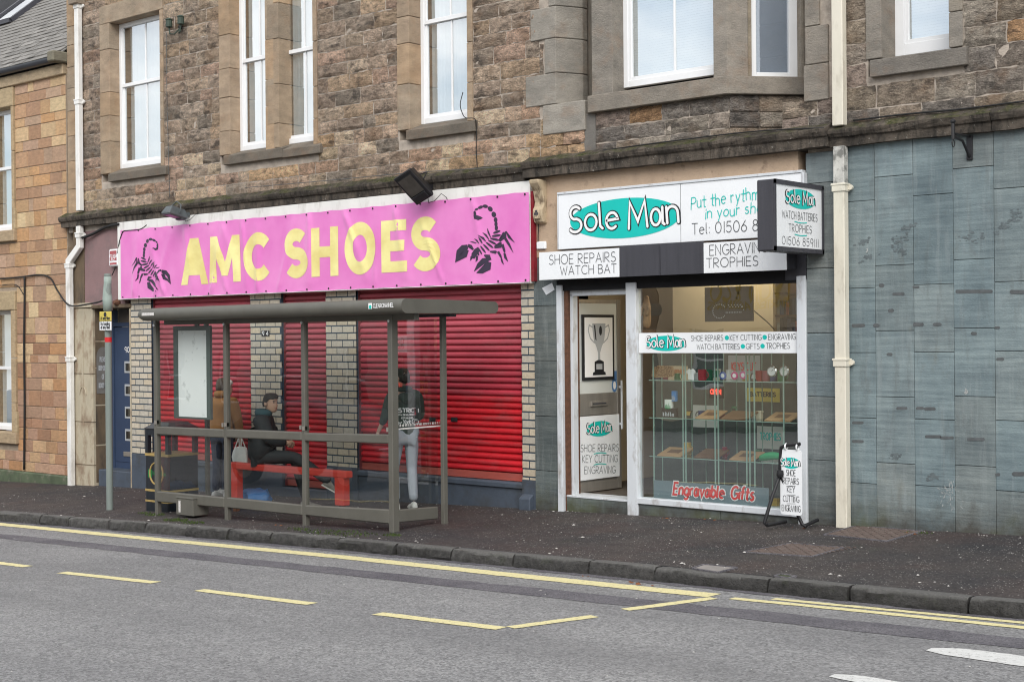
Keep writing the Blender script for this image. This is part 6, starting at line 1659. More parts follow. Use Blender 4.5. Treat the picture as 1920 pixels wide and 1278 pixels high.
logo(af, FAf, (bw * .5, bh * .795), bw * .44, bh * .085, .075, .008)
mb = MB()
for s, v, k in (('SHOE', .60, .42), ('REPAIRS', .475, .72), ('KEY', .345, .36), ('CUTTING', .20, .74), ('ENGRAVING', .055, .86)):
    mb = MB(); text(mb, s, FAf, (bw * (.5 - k / 2), bh * v), (bw * (.5 + k / 2), bh * v), .062, .006, 1); mb.build('lettering', M['grey_print'], af, fix=False)
for v in (.44, .305, .17): mb = MB(); ribbon(mb, [(bw * .3, bh * v), (bw * .7, bh * (v + .008))], .005, FAf, 1); mb.build('underline', M['grey_print'], af, fix=False)

# ================================================================= POLE
P = G(206, 955); pole = root('sign_pole', tuple(P), 'grey green steel pole with yellow and white plates and a red band', 'sign pole')
Yp = P.y; zt_ = W(205, 516, Yp).z
M['pole'] = mat('grey_green_paint', S(140, 150, 145, .8), .08, 6, .5, .05, 60, dirt=((.2, .2, .17), 8, .6, .8, .6), stretch=(1, 1, .3))
mb = MB(); mb.lathe((P.x, P.y, 0), [(.048, P.z - .05), (.048, zt_ - .7), (.052, zt_ - .55), (.052, zt_ - .1), (.045, zt_)], 16); mb.build('post', M['pole'], pole, smooth=R_(40))
mb = MB(); mb.lathe((P.x, P.y, 0), [(.050, zt_ - .01), (.050, zt_ + .02), (.02, zt_ + .025)], 14); mb.build('cap', M['pole'], pole)
M['tape_red'] = mat('red_tape', (.62, .025, .03), .05, 9, .4)
MB().lathe((P.x, P.y, 0), [(.0495, W(205, 641, Yp).z), (.0495, W(205, 632, Yp).z)], 16).build('red_band', M['tape_red'], pole, smooth=R_(40))
M['plate_yellow'] = mat('yellow_plate', (.62, .50, .10), .05, 9, .4); 
M['cloth_grey'] = mat('frayed_grey_wrap', S(165, 180, 172, .8), .1, 9, .6)
mb = MB(); rings = []
for z, rx_, off in ((W(203, 582, Yp).z, .066, 0), (W(203, 560, Yp).z, .068, .01), (W(203, 545, Yp).z, .058, .012), (W(203, 530, Yp).z, .053, 0), (zt_ - .02, .053, 0)):
    rings.append([(P.x - off + rx_ * math.cos(2 * math.pi * i / 14), Yp + rx_ * math.sin(2 * math.pi * i / 14), z) for i in range(14)])
mb.loft(rings).build('sleeve', M['cloth_grey'], pole, smooth=True)
Ypl = Yp - .07; 
a, b = W(186.5, 619.5, Ypl), W(208, 602.5, Ypl); c_, d_ = W(186.5, 602, Ypl), W(208, 583.5, Ypl)
w1 = MB().box(a.x, b.x, Ypl, Ypl + .012, a.z, b.z).build('white_plate', M['sign_white'], pole, bevel=.004); w2 = MB().box(c_.x, d_.x, Ypl, Ypl + .012, c_.z, d_.z).build('yellow_plate', M['plate_yellow'], pole, bevel=.004)
MB().box(a.x + .03, b.x - .02, Ypl + .012, Ypl + .03, a.z + .05, d_.z - .05).build('plate_bracket', M['brushed'], pole)
F_ = Face((a.x, Ypl, a.z), (1, 0, 0), lift=.0015); pw = b.x - a.x; ph_ = b.z - a.z
mb = MB(); text(mb, 'No loading', F_, (pw * .12, ph_ * .60), (pw * .9, ph_ * .60), .045, .009, 1); text(mb, 'at any time', F_, (pw * .12, ph_ * .2), (pw * .9, ph_ * .2), .045, .009, 1); mb.build('lettering', M['black_print'], w1, fix=False)
F_ = Face((c_.x, Ypl, c_.z), (1, 0, 0), lift=.0015); ph_ = d_.z - c_.z
mb = MB(); text(mb, 'At any time', F_, (pw * .1, ph_ * .15), (pw * .9, ph_ * .15), .045, .009, 1); disc(mb, F_, (pw * .5, ph_ * .68), .035, .035, 1, 16); mb.build('lettering', M['black_print'], w2, fix=False)

# ================================================================= BUS SHELTER
shl = root('bus_shelter', (-1.8, -2.0, gz(-1.8, -2)), 'grey brown glazed bus shelter with rounded flat roof at the kerb', 'bus shelter')
YP = -2.16
def zp(x, y, Y=YP): return W(x, y, Y).z
def spost(xl, xr, ytop, Y, dep, name='post', twoface=.62):
    x0 = X_(xl, Y - dep / 2, 800); x1 = X_(xr, Y + dep / 2 if twoface else Y - dep / 2, 800)
    x1 = max(x0 + .05, x0 + (x1 - x0))
    z0 = gz((x0 + x1) / 2, Y) - .04
    return (x0, x1, z0, MB().box(x0, x1, Y - dep / 2, Y + dep / 2, z0, zp((xl + xr) / 2, ytop, Y) + .08).build(name, M['shelter'], shl, bevel=.006))
def x_of(px_, Y): return X_(px_, Y, 800)
posts = []
for px_, wd, dep in ((288.5, .062, .07), (419, .062, .07), (565, .062, .07)):
    x0 = x_of(px_, YP - dep / 2); z0 = gz(x0, YP) - .04
    MB().box(x0, x0 + wd, YP - dep / 2, YP + dep / 2, z0, zp(px_ + 6, 596)).build('post', M['shelter'], shl, bevel=.006); posts.append((x0, x0 + wd))
x0 = x_of(727, YP - .045); MB().box(x0, x0 + .075, YP - .045, YP + .06, gz(x0, YP) - .04, zp(740, 584)).build('post', M['shelter'], shl, bevel=.008); posts.append((x0, x0 + .075))
YR_ = -1.43
x0r = x_of(825.5, YR_ - .03); MB().box(x0r, x0r + .055, YR_ - .035, YR_ + .035, gz(x0r, YR_) - .04, zp(830, 586, YR_)).build('post', M['shelter'], shl, bevel=.006)
YL_ = -1.35
x0l = x_of(386.5, YL_); MB().box(x0l, x0l + .05, YL_ - .03, YL_ + .03, gz(x0l, YL_) - .04, zp(389, 598, YL_)).build('post', M['shelter'], shl, bevel=.006)
for x_, _x in posts:
    MB().lathe((x_ + .025, YP - .052, zp(600, 604)), [(.016, .02), (.018, .008), (.010, 0)], 10, axis='y').build('bolt', M['white_frame'], shl)
# rails
def rail(i, ya, yb, ya2, yb2, name, th=.045):
    a, b = posts[i][1] - .004, posts[i + 1][0] + .004
    xa_px, xb_px = [(301, 420), (432, 566), (577, 728)][i]
    z00, z01 = zp(xa_px, yb), zp(xa_px, ya); z10, z11 = zp(xb_px, yb2), zp(xb_px, ya2)
    return MB().loft([[(a, YP - th, z00), (a, YP + th * .5, z00), (a, YP + th * .5, z01), (a, YP - th, z01)], [(b, YP - th, z10), (b, YP + th * .5, z10), (b, YP + th * .5, z11), (b, YP - th, z11)]]).build(name, M['shelter'], shl, bevel=.012), (a, b, z00, z01, z10, z11)
mid = [rail(0, 799, 814, 804, 820, 'middle_rail'), rail(1, 804, 820, 809, 825, 'middle_rail'), rail(2, 811, 826, 813.5, 831, 'middle_rail')]
bot = [rail(0, 920, 940, 931, 950.5, 'bottom_rail'), rail(1, 931.5, 951, 945, 964.5, 'bottom_rail'), rail(2, 946, 965, 953.5, 980.5, 'bottom_rail')]
zroof = zp(600, 600)
for i in range(3):
    a, b = posts[i][1], posts[i + 1][0]
    for lo, hi in ((bot[i][1], mid[i][1]), (mid[i][1], None)):
        z0a, z0b = lo[3], lo[5]
        z1a, z1b = (hi[2], hi[4]) if hi else (zroof, zroof)
        MB().add([(a, YP, z0a), (b, YP, z0b), (b, YP, z1b), (a, YP, z1a)], [(0, 1, 2, 3)]).build('glass_panel', M['pane_thin'], shl, fix=False)
    mb = MB()
    for x, z in ((a - .03, mid[i][1][3] + .03), (b - .02, mid[i][1][5] + .03)): mb.box(x, x + .03, YP - .05, YP - .0, z, z + .05)
    o = mb.build('glazing_clip', M['brushed'], shl)
# end panel
xe = posts[3][0] + .04
ze0, ze1 = zp(750, 981), zp(750, 957); zr0, zr1 = zp(828, 972, YR_), zp(828, 949, YR_)
MB().loft([[(xe - .03, YP + .06, ze0), (xe + .03, YP + .06, ze0), (xe + .03, YP + .06, ze1), (xe - .03, YP + .06, ze1)], [(xe - .03, YR_ - .03, zr0), (xe + .03, YR_ - .03, zr0), (xe + .03, YR_ - .03, zr1), (xe - .03, YR_ - .03, zr1)]]).build('end_rail', M['shelter'], shl, bevel=.01)
MB().add([(xe, YP + .05, ze1), (xe, YR_, zr1), (xe, YR_, zroof), (xe, YP + .05, zroof)], [(0, 1, 2, 3)]).build('glass_panel', M['pane_thin'], shl, fix=False)
xel = posts[0][0] + .03
MB().add([(xel, YP + .05, bot[0][1][3]), (x0l + .02, YL_, bot[0][1][3]), (x0l + .02, YL_, zroof), (xel, YP + .05, zroof)], [(0, 1, 2, 3)]).build('glass_panel', M['pane_thin'], shl, fix=False)
M['etch'] = mat('etched_strip', (.62, .60, .58), .3, 60, .7)
Fe = Face((xe, YP + .06, 0), (0, 1, 0), lift=.002); zz = zp(738, 800, YP + .1)
mb = MB(); ribbon(mb, [(0, zz - .02), (.72, zz - .02 + .0)], .016, Fe, 1, cap=False); mb.build('etched_strip', M['etch'], shl, fix=False)
mb = MB(); rg = random.Random(2); cx_ = 0
while cx_ < .7: ribbon(mb, [(cx_, zz + .005), (cx_ + .004, zz + .03)], rg.uniform(.006, .014), Fe, 1, cap=False); cx_ += rg.uniform(.018, .034)
mb.build('etched_marks', M['etch'], shl, fix=False)
# roof: long slab with rounded edges
Yf0, = (-2.47,)
zt_f, zb_f = zp(757, 558.5, Yf0), zp(757, 587, Yf0)
Yr0 = None
xR = X_(752, Yf0, 572); 
for i in range(0, 220):
    y = Yf0 + i * .01
    if pxof(Vector((xR, y, zt_f))) >= 934: Yr0 = y; break
Yr0 = Yr0 or -.9
dzr = .05
zt_r = W(930, 565, Yr0).z; zb_r = W(930, 588, Yr0).z
print('roof', Yf0, Yr0, zt_f, zb_f, zt_r, zb_r, xR)
xLr = X_(257, Yf0, 590)
rr_ = (zt_f - zb_f) / 2; rr2 = (zt_r - zb_r) / 2
prf = [(Yf0 + rr_ + rr_ * math.cos(R_(a)), (zt_f + zb_f) / 2 + rr_ * math.sin(R_(a))) for a in range(90, 271, 15)] + [(Yr0 - rr2 + rr2 * math.cos(R_(a)), (zt_r + zb_r) / 2 + rr2 * math.sin(R_(a))) for a in range(-90, 91, 22)]
dl = (zp(400, 572, Yf0) * 0)
zl_t = zp(262, 578, Yf0)
dzl = zl_t - zt_f
def roof_ring(x, k, s=1.0):
    cy, cz = (Yf0 + Yr0) / 2, (zt_f + zb_f) / 2
    return [(x, cy + (y - cy) * (1 - (1 - s) * .06), cz + (z - cz) * s + dzl * k) for y, z in prf]
MB().loft([roof_ring(xLr, 1, .75), roof_ring(xLr + .05, 1, .95), roof_ring(xLr + .12, 1), roof_ring(xR - .03, 0), roof_ring(xR, 0, .97)]).build('roof', M['shelter'], shl, smooth=R_(40))
MB().box(xLr + .2, xR - .08, YP - .03, YP + .05, zroof - .02, zb_f + .03).build('roof_beam', M['shelter'], shl)
MB().box(xLr + .2, xR - .2, YR_ - .06, YR_ + .06, zp(830, 594, YR_), zb_f + .06).build('roof_beam', M['dark_box'], shl)
Fr = Face((0, Yf0 - .001, 0), (1, 0, 0), lift=.002)
mb = MB(); a, b = W(691, 579, Yf0), W(698, 568, Yf0); polyp(mb, Fr, [(a.x, a.z), (b.x, a.z), (b.x, b.z), (a.x, b.z)], 1); mb.build('roof_emblem', M['white_print'], shl, fix=False)
mb = MB(); disc(mb, Fr, ((a.x + b.x) / 2, (a.z + b.z) / 2 - .01), .022, .022, 3, 14); mb.build('roof_emblem_mark', M['teal'], shl, fix=False)
mb = MB(); a, b = W(700, 577, Yf0), W(738, 575, Yf0); text(mb, 'CLEARCHANNEL', Fr, (a.x, a.z), (b.x, b.z), .042, .0065, 1); mb.build('roof_lettering', M['white_print'], shl, fix=False)
mb = MB(); a, b = W(266, 592, Yf0), W(289, 589, Yf0); polyp(mb, Fr, [(a.x, a.z), (b.x, a.z), (b.x, a.z + .04), (a.x, a.z + .04)], 1); mb.build('roof_sticker', M['etch'], shl, fix=False)
# poster case hung at the back
Yc = -1.98
cx0, cx1, cz0, cz1 = R4(327, 612, 783, 396, 609, 788, Yc)
case = MB().box(cx0, cx1, Yc, Yc + .03, cz0, cz1).build('poster_case', M['flood_grey'], shl, bevel=.012)
M['poster'] = mat('pale_poster', (.93, .94, .94), .02, 3, .5, dirt=((.4, .42, .42), 6, .6, .7, .6))
M['case_rim'] = mat('grey_green_frame', S(96, 108, 104, .75), .1, 6, .45)
a, b = W(336, 780, Yc), W(388, 619, Yc)
mb = MB(); t = .05
mb.box(cx0 + .002, a.x, Yc - .018, Yc, cz0 + .002, cz1 - .002).box(b.x, cx1 - .002, Yc - .018, Yc, cz0 + .002, cz1 - .002).box(a.x, b.x, Yc - .016, Yc, cz0 + .002, a.z).box(a.x, b.x, Yc - .016, Yc, b.z, cz1 - .002)
mb.build('case_frame', M['case_rim'], case, bevel=.004)
MB().box(a.x, b.x, Yc - .006, Yc - .001, a.z, b.z).build('poster', M['poster'], case)
MB().box((cx0 + cx1) / 2 + .05, (cx0 + cx1) / 2 + .12, Yc, Yc + .03, cz1, zb_f + .02).build('case_hanger', M['dark_box'], shl)
# bench
M['bench'] = mat('bench_red', (.54, .05, .035), .08, 6, .4, .05, 60)
bn = root('bench', (-2.6, -1.5, gz(-2.6, -1.5)), 'bright red tubular perch bench inside the bus shelter', 'bench')
Yb_ = -1.5
bxa, bxb = X_(435, Yb_, 880), X_(655, Yb_, 885); bz_ = (W(560, 877, Yb_).z + W(640, 880, Yb_).z) / 2; bzl = W(560, 888, Yb_).z
MB().box(bxa, bxb, Yb_ - .06, Yb_ + .06, bzl, bz_).build('seat', M['bench'], bn, bevel=.018, seg=2)
for xa, xb in ((X_(633, Yb_, 920), X_(650, Yb_, 920)), (X_(436, Yb_, 920), X_(450, Yb_, 920))):
    MB().box(xa, xb, Yb_ - .055, Yb_ + .055, gz(xa, Yb_) + .16, bz_ - .003).build('end_panel', M['bench'], bn, bevel=.015, seg=2)
    MB().box((xa + xb) / 2 - .03, (xa + xb) / 2 + .03, Yb_ - .03, Yb_ + .03, gz(xa, Yb_) - .02, gz(xa, Yb_) + .2).build('foot', M['rust'], bn)
# cable box at the foot of the shelter
P0 = G(331, 962); 
bxm = root('cable_box', (P0.x + .25, -2.2, P0.z), 'dented grey steel box standing under the shelter bottom rail', 'box')
xa, xb = X_(330, -2.27, 950), X_(362, -2.27, 950)
MB().box(xa, xb, -2.27, -2.02, W(340, 965, -2.27).z, W(340, 934, -2.27).z).build('case', M['shelter'], bxm, bevel=.006)
MB().box(xa - .004, xb + .006, -2.276, -2.015, W(340, 934, -2.27).z, W(340, 932, -2.27).z + .004).build('lid', M['shelter'], bxm, bevel=.004)
MB().box(xa + .06, xa + .1, -2.275, -2.268, W(340, 960, -2.27).z, W(340, 938, -2.27).z).build('paint_run', M['etch'], bxm)
# litter bin
bi = root('litter_bin', (-4.2, -1.75, gz(-4.2, -1.75)), 'black litter bin with gold bands beside left end of shelter', 'litter bin')
M['bin'] = mat('bin_black', (.014, .018, .024), .1, 5, .3, spec=.5); M['bin_gold'] = mat('bin_gold_band', (.42, .30, .11), .1, 9, .4)
Yq = -1.95; xa = X_(272.5, Yq, 880); xb = xa + .52; z0 = gz(xa, Yq) - .0; z1 = W(280, 803, Yq).z
MB().box(xa, xb, Yq, Yq + .5, z0 - .02, z1 - .34).build('body', M['bin'], bi, bevel=.02, seg=2)
for cx_, cy_ in ((xa, Yq), (xb - .06, Yq), (xa, Yq + .44), (xb - .06, Yq + .44)): MB().box(cx_, cx_ + .06, cy_, cy_ + .06, z1 - .345, z1 - .001).build('hood_post', M['bin'], bi)
MB().box(xa + .06, xb - .06, Yq + .001, Yq + .02, z1 - .09, z1 - .001).build('hood_rail', M['bin'], bi); MB().box(xa + .001, xa + .02, Yq + .06, Yq + .44, z1 - .09, z1 - .001).build('hood_rail', M['bin'], bi)
MB().loft([[(xa - .02, Yq - .02, z1), (xb + .02, Yq - .02, z1), (xb + .02, Yq + .52, z1), (xa - .02, Yq + .52, z1)], [(xa + .1, Yq + .1, z1 + .09), (xb - .1, Yq + .1, z1 + .09), (xb - .1, Yq + .4, z1 + .09), (xa + .1, Yq + .4, z1 + .09)]]).build('lid', M['bin'], bi, bevel=.008)
for y_, hh in ((851.5, .035), (918, .03), (938, .026)):
    z = W(280, y_, Yq).z; mb = MB(); mb.box(xa - .003, xb + .003, Yq - .003, Yq + .503, z - hh / 2, z + hh / 2); mb.build('gold_band', M['bin_gold'], bi)
z = W(290, 887, Yq).z; mb = MB(); mb.tube([((xa + xb) / 2 + .15 * math.cos(t * .31416), Yq - .003, z + .15 * math.sin(t * .31416)) for t in range(21)], .012, 5); mb.build('gold_ring', M['bin_gold'], bi)
M['bin_green'] = mat('green_bin_print', (.03, .22, .06), .1, 9, .5)
FB = Face((xa, Yq, 0), (1, 0, 0), lift=.003); mb = MB(); text(mb, 'West Lothian', FB, (.17, z - .02), (.47, z - .02), .05, .008, 1); polyp(mb, FB, [(.07, z - .06), (.15, z - .06), (.15, z + .05), (.07, z + .05)], 1); mb.build('lettering', M['bin_green'], bi, fix=False)
# ================================================================= PEOPLE
M['skin'] = mat('skin', (.50, .31, .22), .06, 8, .55); M['skin_pale'] = mat('pale_skin', (.56, .36, .28), .06, 8, .55)
M['hair_dark'] = mat('dark_hair', (.018, .014, .012), .3, 60, .6, .6, 160); M['hair_brown'] = mat('greying_brown_hair', (.10, .07, .05), .45, 40, .7, .6, 160); M['hair_white'] = mat('white_hair', (.6, .57, .53), .12, 40, .7, .6, 160)
M['hood'] = mat('dark_green_jersey', (.038, .056, .046), .14, 9, .9, .3, 140); M['sweat'] = mat('pale_grey_jersey', (.36, .39, .44), .1, 9, .9, .3, 140)
M['tanj'] = mat('tan_quilted_jacket', (.34, .155, .045), .14, 8, .75, .3, 60); M['jeans'] = mat('dark_blue_denim', (.03, .042, .075), .15, 20, .9, .3, 140)
M['coat'] = mat('black_coat_fabric', (.024, .028, .032), .15, 9, .8, .3, 100); M['scarf'] = mat('teal_grey_collar', (.04, .085, .10), .12, 12, .9, .3, 140)
M['whitej'] = mat('cream_white_fleece', (.74, .71, .66), .06, 9, .9, .4, 90); M['shoe_w'] = mat('white_trainer', (.62, .61, .58), .08, 12, .6); M['shoe_d'] = mat('grey_trainer_mesh', (.22, .21, .19), .3, 26, .8)
M['sole_rub'] = mat('pale_rubber_sole', (.66, .65, .6), .05, 9, .6)
M['lips'] = mat('lips', (.36, .14, .12), .05, 9, .5)
def skin(name, verts, edges, mat_, par, T, sub=2, extra=None, color=None):
    """grows one smooth surface round a skeleton; T puts local points in the world"""
    me = bpy.data.meshes.new('tmp'); o0 = origin(par)
    me.from_pydata([tuple(T(v[0]) - o0) for v in verts], [e for e in edges], [])
    ob = bpy.data.objects.new('tmp', me); COL.objects.link(ob)
    md = ob.modifiers.new('skin', 'SKIN'); md.use_smooth_shade = True; md.branch_smoothing = .5
    for i, v in enumerate(verts):
        r_ = v[1] if isinstance(v[1], tuple) else (v[1], v[1])
        me.skin_vertices[0].data[i].radius = r_
        me.skin_vertices[0].data[i].use_root = (i == 0)
    sb = ob.modifiers.new('sub', 'SUBSURF'); sb.levels = sub; sb.render_levels = sub
    dg = bpy.context.evaluated_depsgraph_get(); dg.update()
    ev = ob.evaluated_get(dg); m2 = bpy.data.meshes.new_from_object(ev)
    bpy.data.objects.remove(ob); bpy.data.meshes.remove(me)
    m2.name = name; m2.materials.clear(); m2.materials.append(mat_)
    if extra:
        bm = bmesh.new(); bm.from_mesh(m2)
        n = [bm.verts.new(Vector(p_) - o0) for p_ in extra.v]
        for f in extra.f:
            try: bm.faces.new([n[i] for i in f])
            except ValueError: pass
        bmesh.ops.recalc_face_normals(bm, faces=bm.faces); bm.to_mesh(m2); bm.free()
    for p_ in m2.polygons: p_.use_smooth = True
    ob = bpy.data.objects.new(name, m2); COL.objects.link(ob); ob.parent = par
    return ob
def head_mesh(mb, T, c, yaw, s=1.0, pitch=0):
    """head about c (chin to crown .23 m): jaw, brow, nose, ears, eye sockets and lips"""
    Q = Matrix.Rotation(yaw, 3, 'Z') @ Matrix.Rotation(pitch, 3, 'X')
    #       z      front  back  half width
    rings = [(-.118, .062, -.005, .022), (-.105, .080, -.03, .042), (-.08, .086, -.052, .056), (-.055, .088, -.07, .064), (-.03, .088, -.083, .069), (.0, .086, -.092, .073), (.03, .088, -.098, .076), (.055, .088, -.098, .077), (.08, .075, -.09, .070), (.10, .05, -.07, .053), (.114, .018, -.035, .028)]
    R2 = []
    for z, f, b, w_ in rings:
        cy, ry = (f + b) / 2, (f - b) / 2; rg = []
        for k in range(20):
            a = 2 * math.pi * k / 20 - math.pi / 2; x, y = w_ * math.cos(a), cy - ry * math.sin(a)
            fr_ = max(0, -math.sin(a)) ** 12
            if abs(z + .03) < .001: y += .022 * fr_
            if abs(z + .055) < .001: y += .006 * fr_
            if abs(z) < .001: y += .010 * fr_; y -= .008 * (max(0, -math.sin(a)) ** 3 if .25 < abs(math.cos(a)) < .6 else 0)
            if abs(z + .08) < .001: y += .004 * fr_
            rg.append(T(Vector(c) + Q @ (Vector((x, y, z)) * s)))
        R2.append(rg)
    mb.loft(R2)
    for sd in (-1, 1):
        mb.loft([[T(Vector(c) + Q @ (Vector((sd * .072 + sd * q, -.008 + .018 * math.cos(t) - .012 * (q > .005), -.012 + .032 * math.sin(t) * (1 - .2 * (q > .005)))) * s)) for t in [i * .785 for i in range(8)]] for q in (0, .014, .017)])
    return Q
def hair_cap(name, par, T, c, Q, mat_, s=1.0, low=-.03, fringe=.055, puff=1.15, back=-.09):
    mb = MB(); R2 = []; rh = random.Random(4)
    for i in range(8):
        t = i / 7; rg = []
        for k in range(22):
            a = 2 * math.pi * k / 22; fx = math.sin(a)   # +1 at the front
            zl = (fringe if fx > .5 else (low if fx > -.2 else back)); 
            zl = back + (low - back) * min(1, max(0, (fx + .8) / .8)) if fx < 0 else low + (fringe - low) * min(1, fx / .55)
            ang = (t) * math.pi / 2; z = zl + (.122 - zl) * math.sin(ang); k_ = math.cos(ang) ** .5 if t < 1 else 0
            wz = 1.0 if z > -.02 else .92
            x = .078 * math.cos(a) * k_ * puff * wz; y = -.005 + (.093 if fx > 0 else .100) * fx * k_ * puff * wz
            j = rh.uniform(-.004, .004)
            rg.append(T(Vector(c) + Q @ (Vector((x + j, y + j, z + rh.uniform(-.004, .006))) * s)))
        R2.append(rg)
    mb.loft(R2); o = mb.build(name, mat_, par, smooth=True); return o
def hand(mb, T, w_, d, palm_n, curl=.5, s=1.0):
    """palm and five fingers from wrist w_, pointing along d"""
    d = Vector(d).normalized(); n = Vector(palm_n).normalized(); n = (n - d * n.dot(d)).normalized(); x = d.cross(n); w_ = Vector(w_)
    ring = lambda c, a, b: [T(c + x * a * math.cos(t) + n * b * math.sin(t)) for t in [i * .785 for i in range(8)]]
    mb.loft([ring(w_ - d * .02, .026, .02), ring(w_ + d * .02 * s, .032, .017), ring(w_ + d * .055 * s, .042, .015), ring(w_ + d * .088 * s, .040, .012)])
    for i, (off, ln) in enumerate(((-.031, .068), (-.010, .078), (.011, .073), (.031, .058))):
        b = w_ + d * .085 * s + x * off; p1 = b + (d * math.cos(curl * .5) + n * math.sin(curl * .5)) * ln * .45; p2 = p1 + (d * math.cos(curl * 1.3) + n * math.sin(curl * 1.3)) * ln * .32; p3 = p2 + (d * math.cos(curl * 2) + n * math.sin(curl * 2)) * ln * .25
        mb.tube([T(b - d * .01), T(p1), T(p2), T(p3)], [.0095, .009, .008, .006], 6)
    b = w_ + d * .03 - x * .03; p1 = b - x * .018 + d * .03 + n * .012; p2 = p1 + d * .028 + n * .01
    mb.tube([T(b), T(p1), T(p2)], [.012, .0105, .008], 6)
def shoe_part(par, T, heel, toe, up=(0, 0, 1), upper='shoe_w', sole='sole_rub', s=1.0):
    heel, toe, up = Vector(heel), Vector(toe), Vector(up).normalized(); d = (toe - heel).normalized(); L_ = (toe - heel).length; x = d.cross(up).normalized(); u2 = x.cross(d)
    rows = []; 
    for t, w_, h_ in ((0, .026, .07), (.08, .036, .095), (.3, .038, .10), (.5, .040, .075), (.72, .047, .055), (.9, .040, .042), (1.0, .018, .03)):
        c = heel + d * L_ * t; rows.append([T(c + x * w_ * a + u2 * h_ * b) for a, b in ((-1, .18), (-1.02, .45), (-.75, .85), (0, 1.0), (.75, .85), (1.02, .45), (1, .18))])
    o = MB().loft(rows).build('shoe', M[upper], par, smooth=True)
    rows = [[T(heel + d * L_ * t * 1.02 + x * w_ * a * 1.08 + u2 * h_) for a, h_ in ((-1, 0), (-1.03, .018), (1.03, .018), (1, 0))] for t, w_ in ((-.03, .024), (.06, .036), (.3, .036), (.5, .04), (.72, .047), (.9, .04), (1.02, .02))]
    MB().loft(rows).build('sole', M[sole], o)
def person(label, loc, fwd, J, cl, group=None):
    """J: joint positions in metres, local frame (x to the right, y ahead, z up)"""
    rt = root('person', tuple(loc), label, 'person', group)
    f = Vector((fwd[0], fwd[1], 0)).normalized(); r_ = Vector((f.y, -f.x, 0)); L0_ = Vector(loc)
    T = lambda p_: L0_ + r_ * p_[0] + f * p_[1] + Vector((0, 0, 1)) * p_[2]
    J = {k: Vector(v) for k, v in J.items()}; s = cl.get('s', 1.0)
    ex = MB(); Q = head_mesh(ex, T, J['head'], cl.get('yaw', 0), s, cl.get('pitch', 0))
    for sd in 'LR':
        if cl.get('hand' + sd, True): hand(ex, T, J['wr' + sd], J['wr' + sd] - J['el' + sd] + Vector(cl.get('hd' + sd, (0, 0, -.02))), cl.get('pn' + sd, ((1, 0, 0) if sd == 'L' else (-1, 0, 0))), cl.get('curl' + sd, .5))
    names = ['pel', 'waist', 'chest', 'nb', 'nk', 'shL', 'elL', 'wrL', 'shR', 'elR', 'wrR', 'hipL', 'knL', 'anL', 'hipR', 'knR', 'anR']
    rad = dict(pel=.10, waist=.075, chest=.10, nb=.055, nk=.05, shL=.048, elL=.03, wrL=.028, shR=.048, elR=.03, wrR=.028, hipL=.085, knL=.055, anL=.04, hipR=.085, knR=.055, anR=.04)
    E_ = [('pel', 'waist'), ('waist', 'chest'), ('chest', 'nb'), ('nb', 'nk'), ('nb', 'shL'), ('shL', 'elL'), ('elL', 'wrL'), ('nb', 'shR'), ('shR', 'elR'), ('elR', 'wrR'), ('pel', 'hipL'), ('hipL', 'knL'), ('knL', 'anL'), ('pel', 'hipR'), ('hipR', 'knR'), ('knR', 'anR')]
    J.setdefault('nk', J['head'] + Vector((0, -.015, -.10)) * s)
    skin('body', [(J[n], rad[n] * s) for n in names], [(names.index(a), names.index(b)) for a, b in E_], cl['skin'], rt, T, 2, ex)
    # upper garment
    g = cl.get('bulk', 1.0); tn = ['pel2', 'waist', 'chest', 'nb', 'shL', 'uaL', 'elL', 'cuL', 'shR', 'uaR', 'elR', 'cuR']
    J['pel2'] = J['pel'] + (J['pel'] - J['waist']).normalized() * cl.get('hem', .06)
    for sd in 'LR': J['cu' + sd] = J['wr' + sd] + (J['el' + sd] - J['wr' + sd]) * cl.get('cuff' + sd, .05); J['ua' + sd] = (J['sh' + sd] + J['el' + sd]) / 2
    tr = dict(pel2=(.175, .135), waist=(.17, .125), chest=(.185, .135), nb=(.10, .09), shL=.088, uaL=.07, elL=.06, cuL=.046, shR=.088, uaR=.07, elR=.06, cuR=.046)
    te = [('pel2', 'waist'), ('waist', 'chest'), ('chest', 'nb'), ('nb', 'shL'), ('shL', 'uaL'), ('uaL', 'elL'), ('elL', 'cuL'), ('nb', 'shR'), ('shR', 'uaR'), ('uaR', 'elR'), ('elR', 'cuR')]
    sc2 = lambda v: tuple(q * g * s for q in v) if isinstance(v, tuple) else v * g * s
    top = skin(cl['topname'], [(J[n], sc2(tr[n])) for n in tn], [(tn.index(a), tn.index(b)) for a, b in te], cl['top'], rt, T, 2)
    # trousers
    ln_ = ['pel', 'hipL', 'thL', 'knL', 'cvL', 'anL', 'hipR', 'thR', 'knR', 'cvR', 'anR']
    for sd in 'LR': J['th' + sd] = (J['hip' + sd] + J['kn' + sd]) / 2; J['cv' + sd] = J['kn' + sd] + (J['an' + sd] - J['kn' + sd]) * .35
    lr = dict(pel=(.15, .115), hipL=.105, thL=.090, knL=.072, cvL=.070, anL=.062, hipR=.105, thR=.090, knR=.072, cvR=.070, anR=.062); lg_ = cl.get('lbulk', 1.0)
    le = [('pel', 'hipL'), ('hipL', 'thL'), ('thL', 'knL'), ('knL', 'cvL'), ('cvL', 'anL'), ('pel', 'hipR'), ('hipR', 'thR'), ('thR', 'knR'), ('knR', 'cvR'), ('cvR', 'anR')]
    leg = skin('trousers', [(J[n], tuple(q * lg_ * s for q in lr[n]) if isinstance(lr[n], tuple) else lr[n] * lg_ * s) for n in ln_], [(ln_.index(a), ln_.index(b)) for a, b in le], cl['leg'], rt, T, 2)
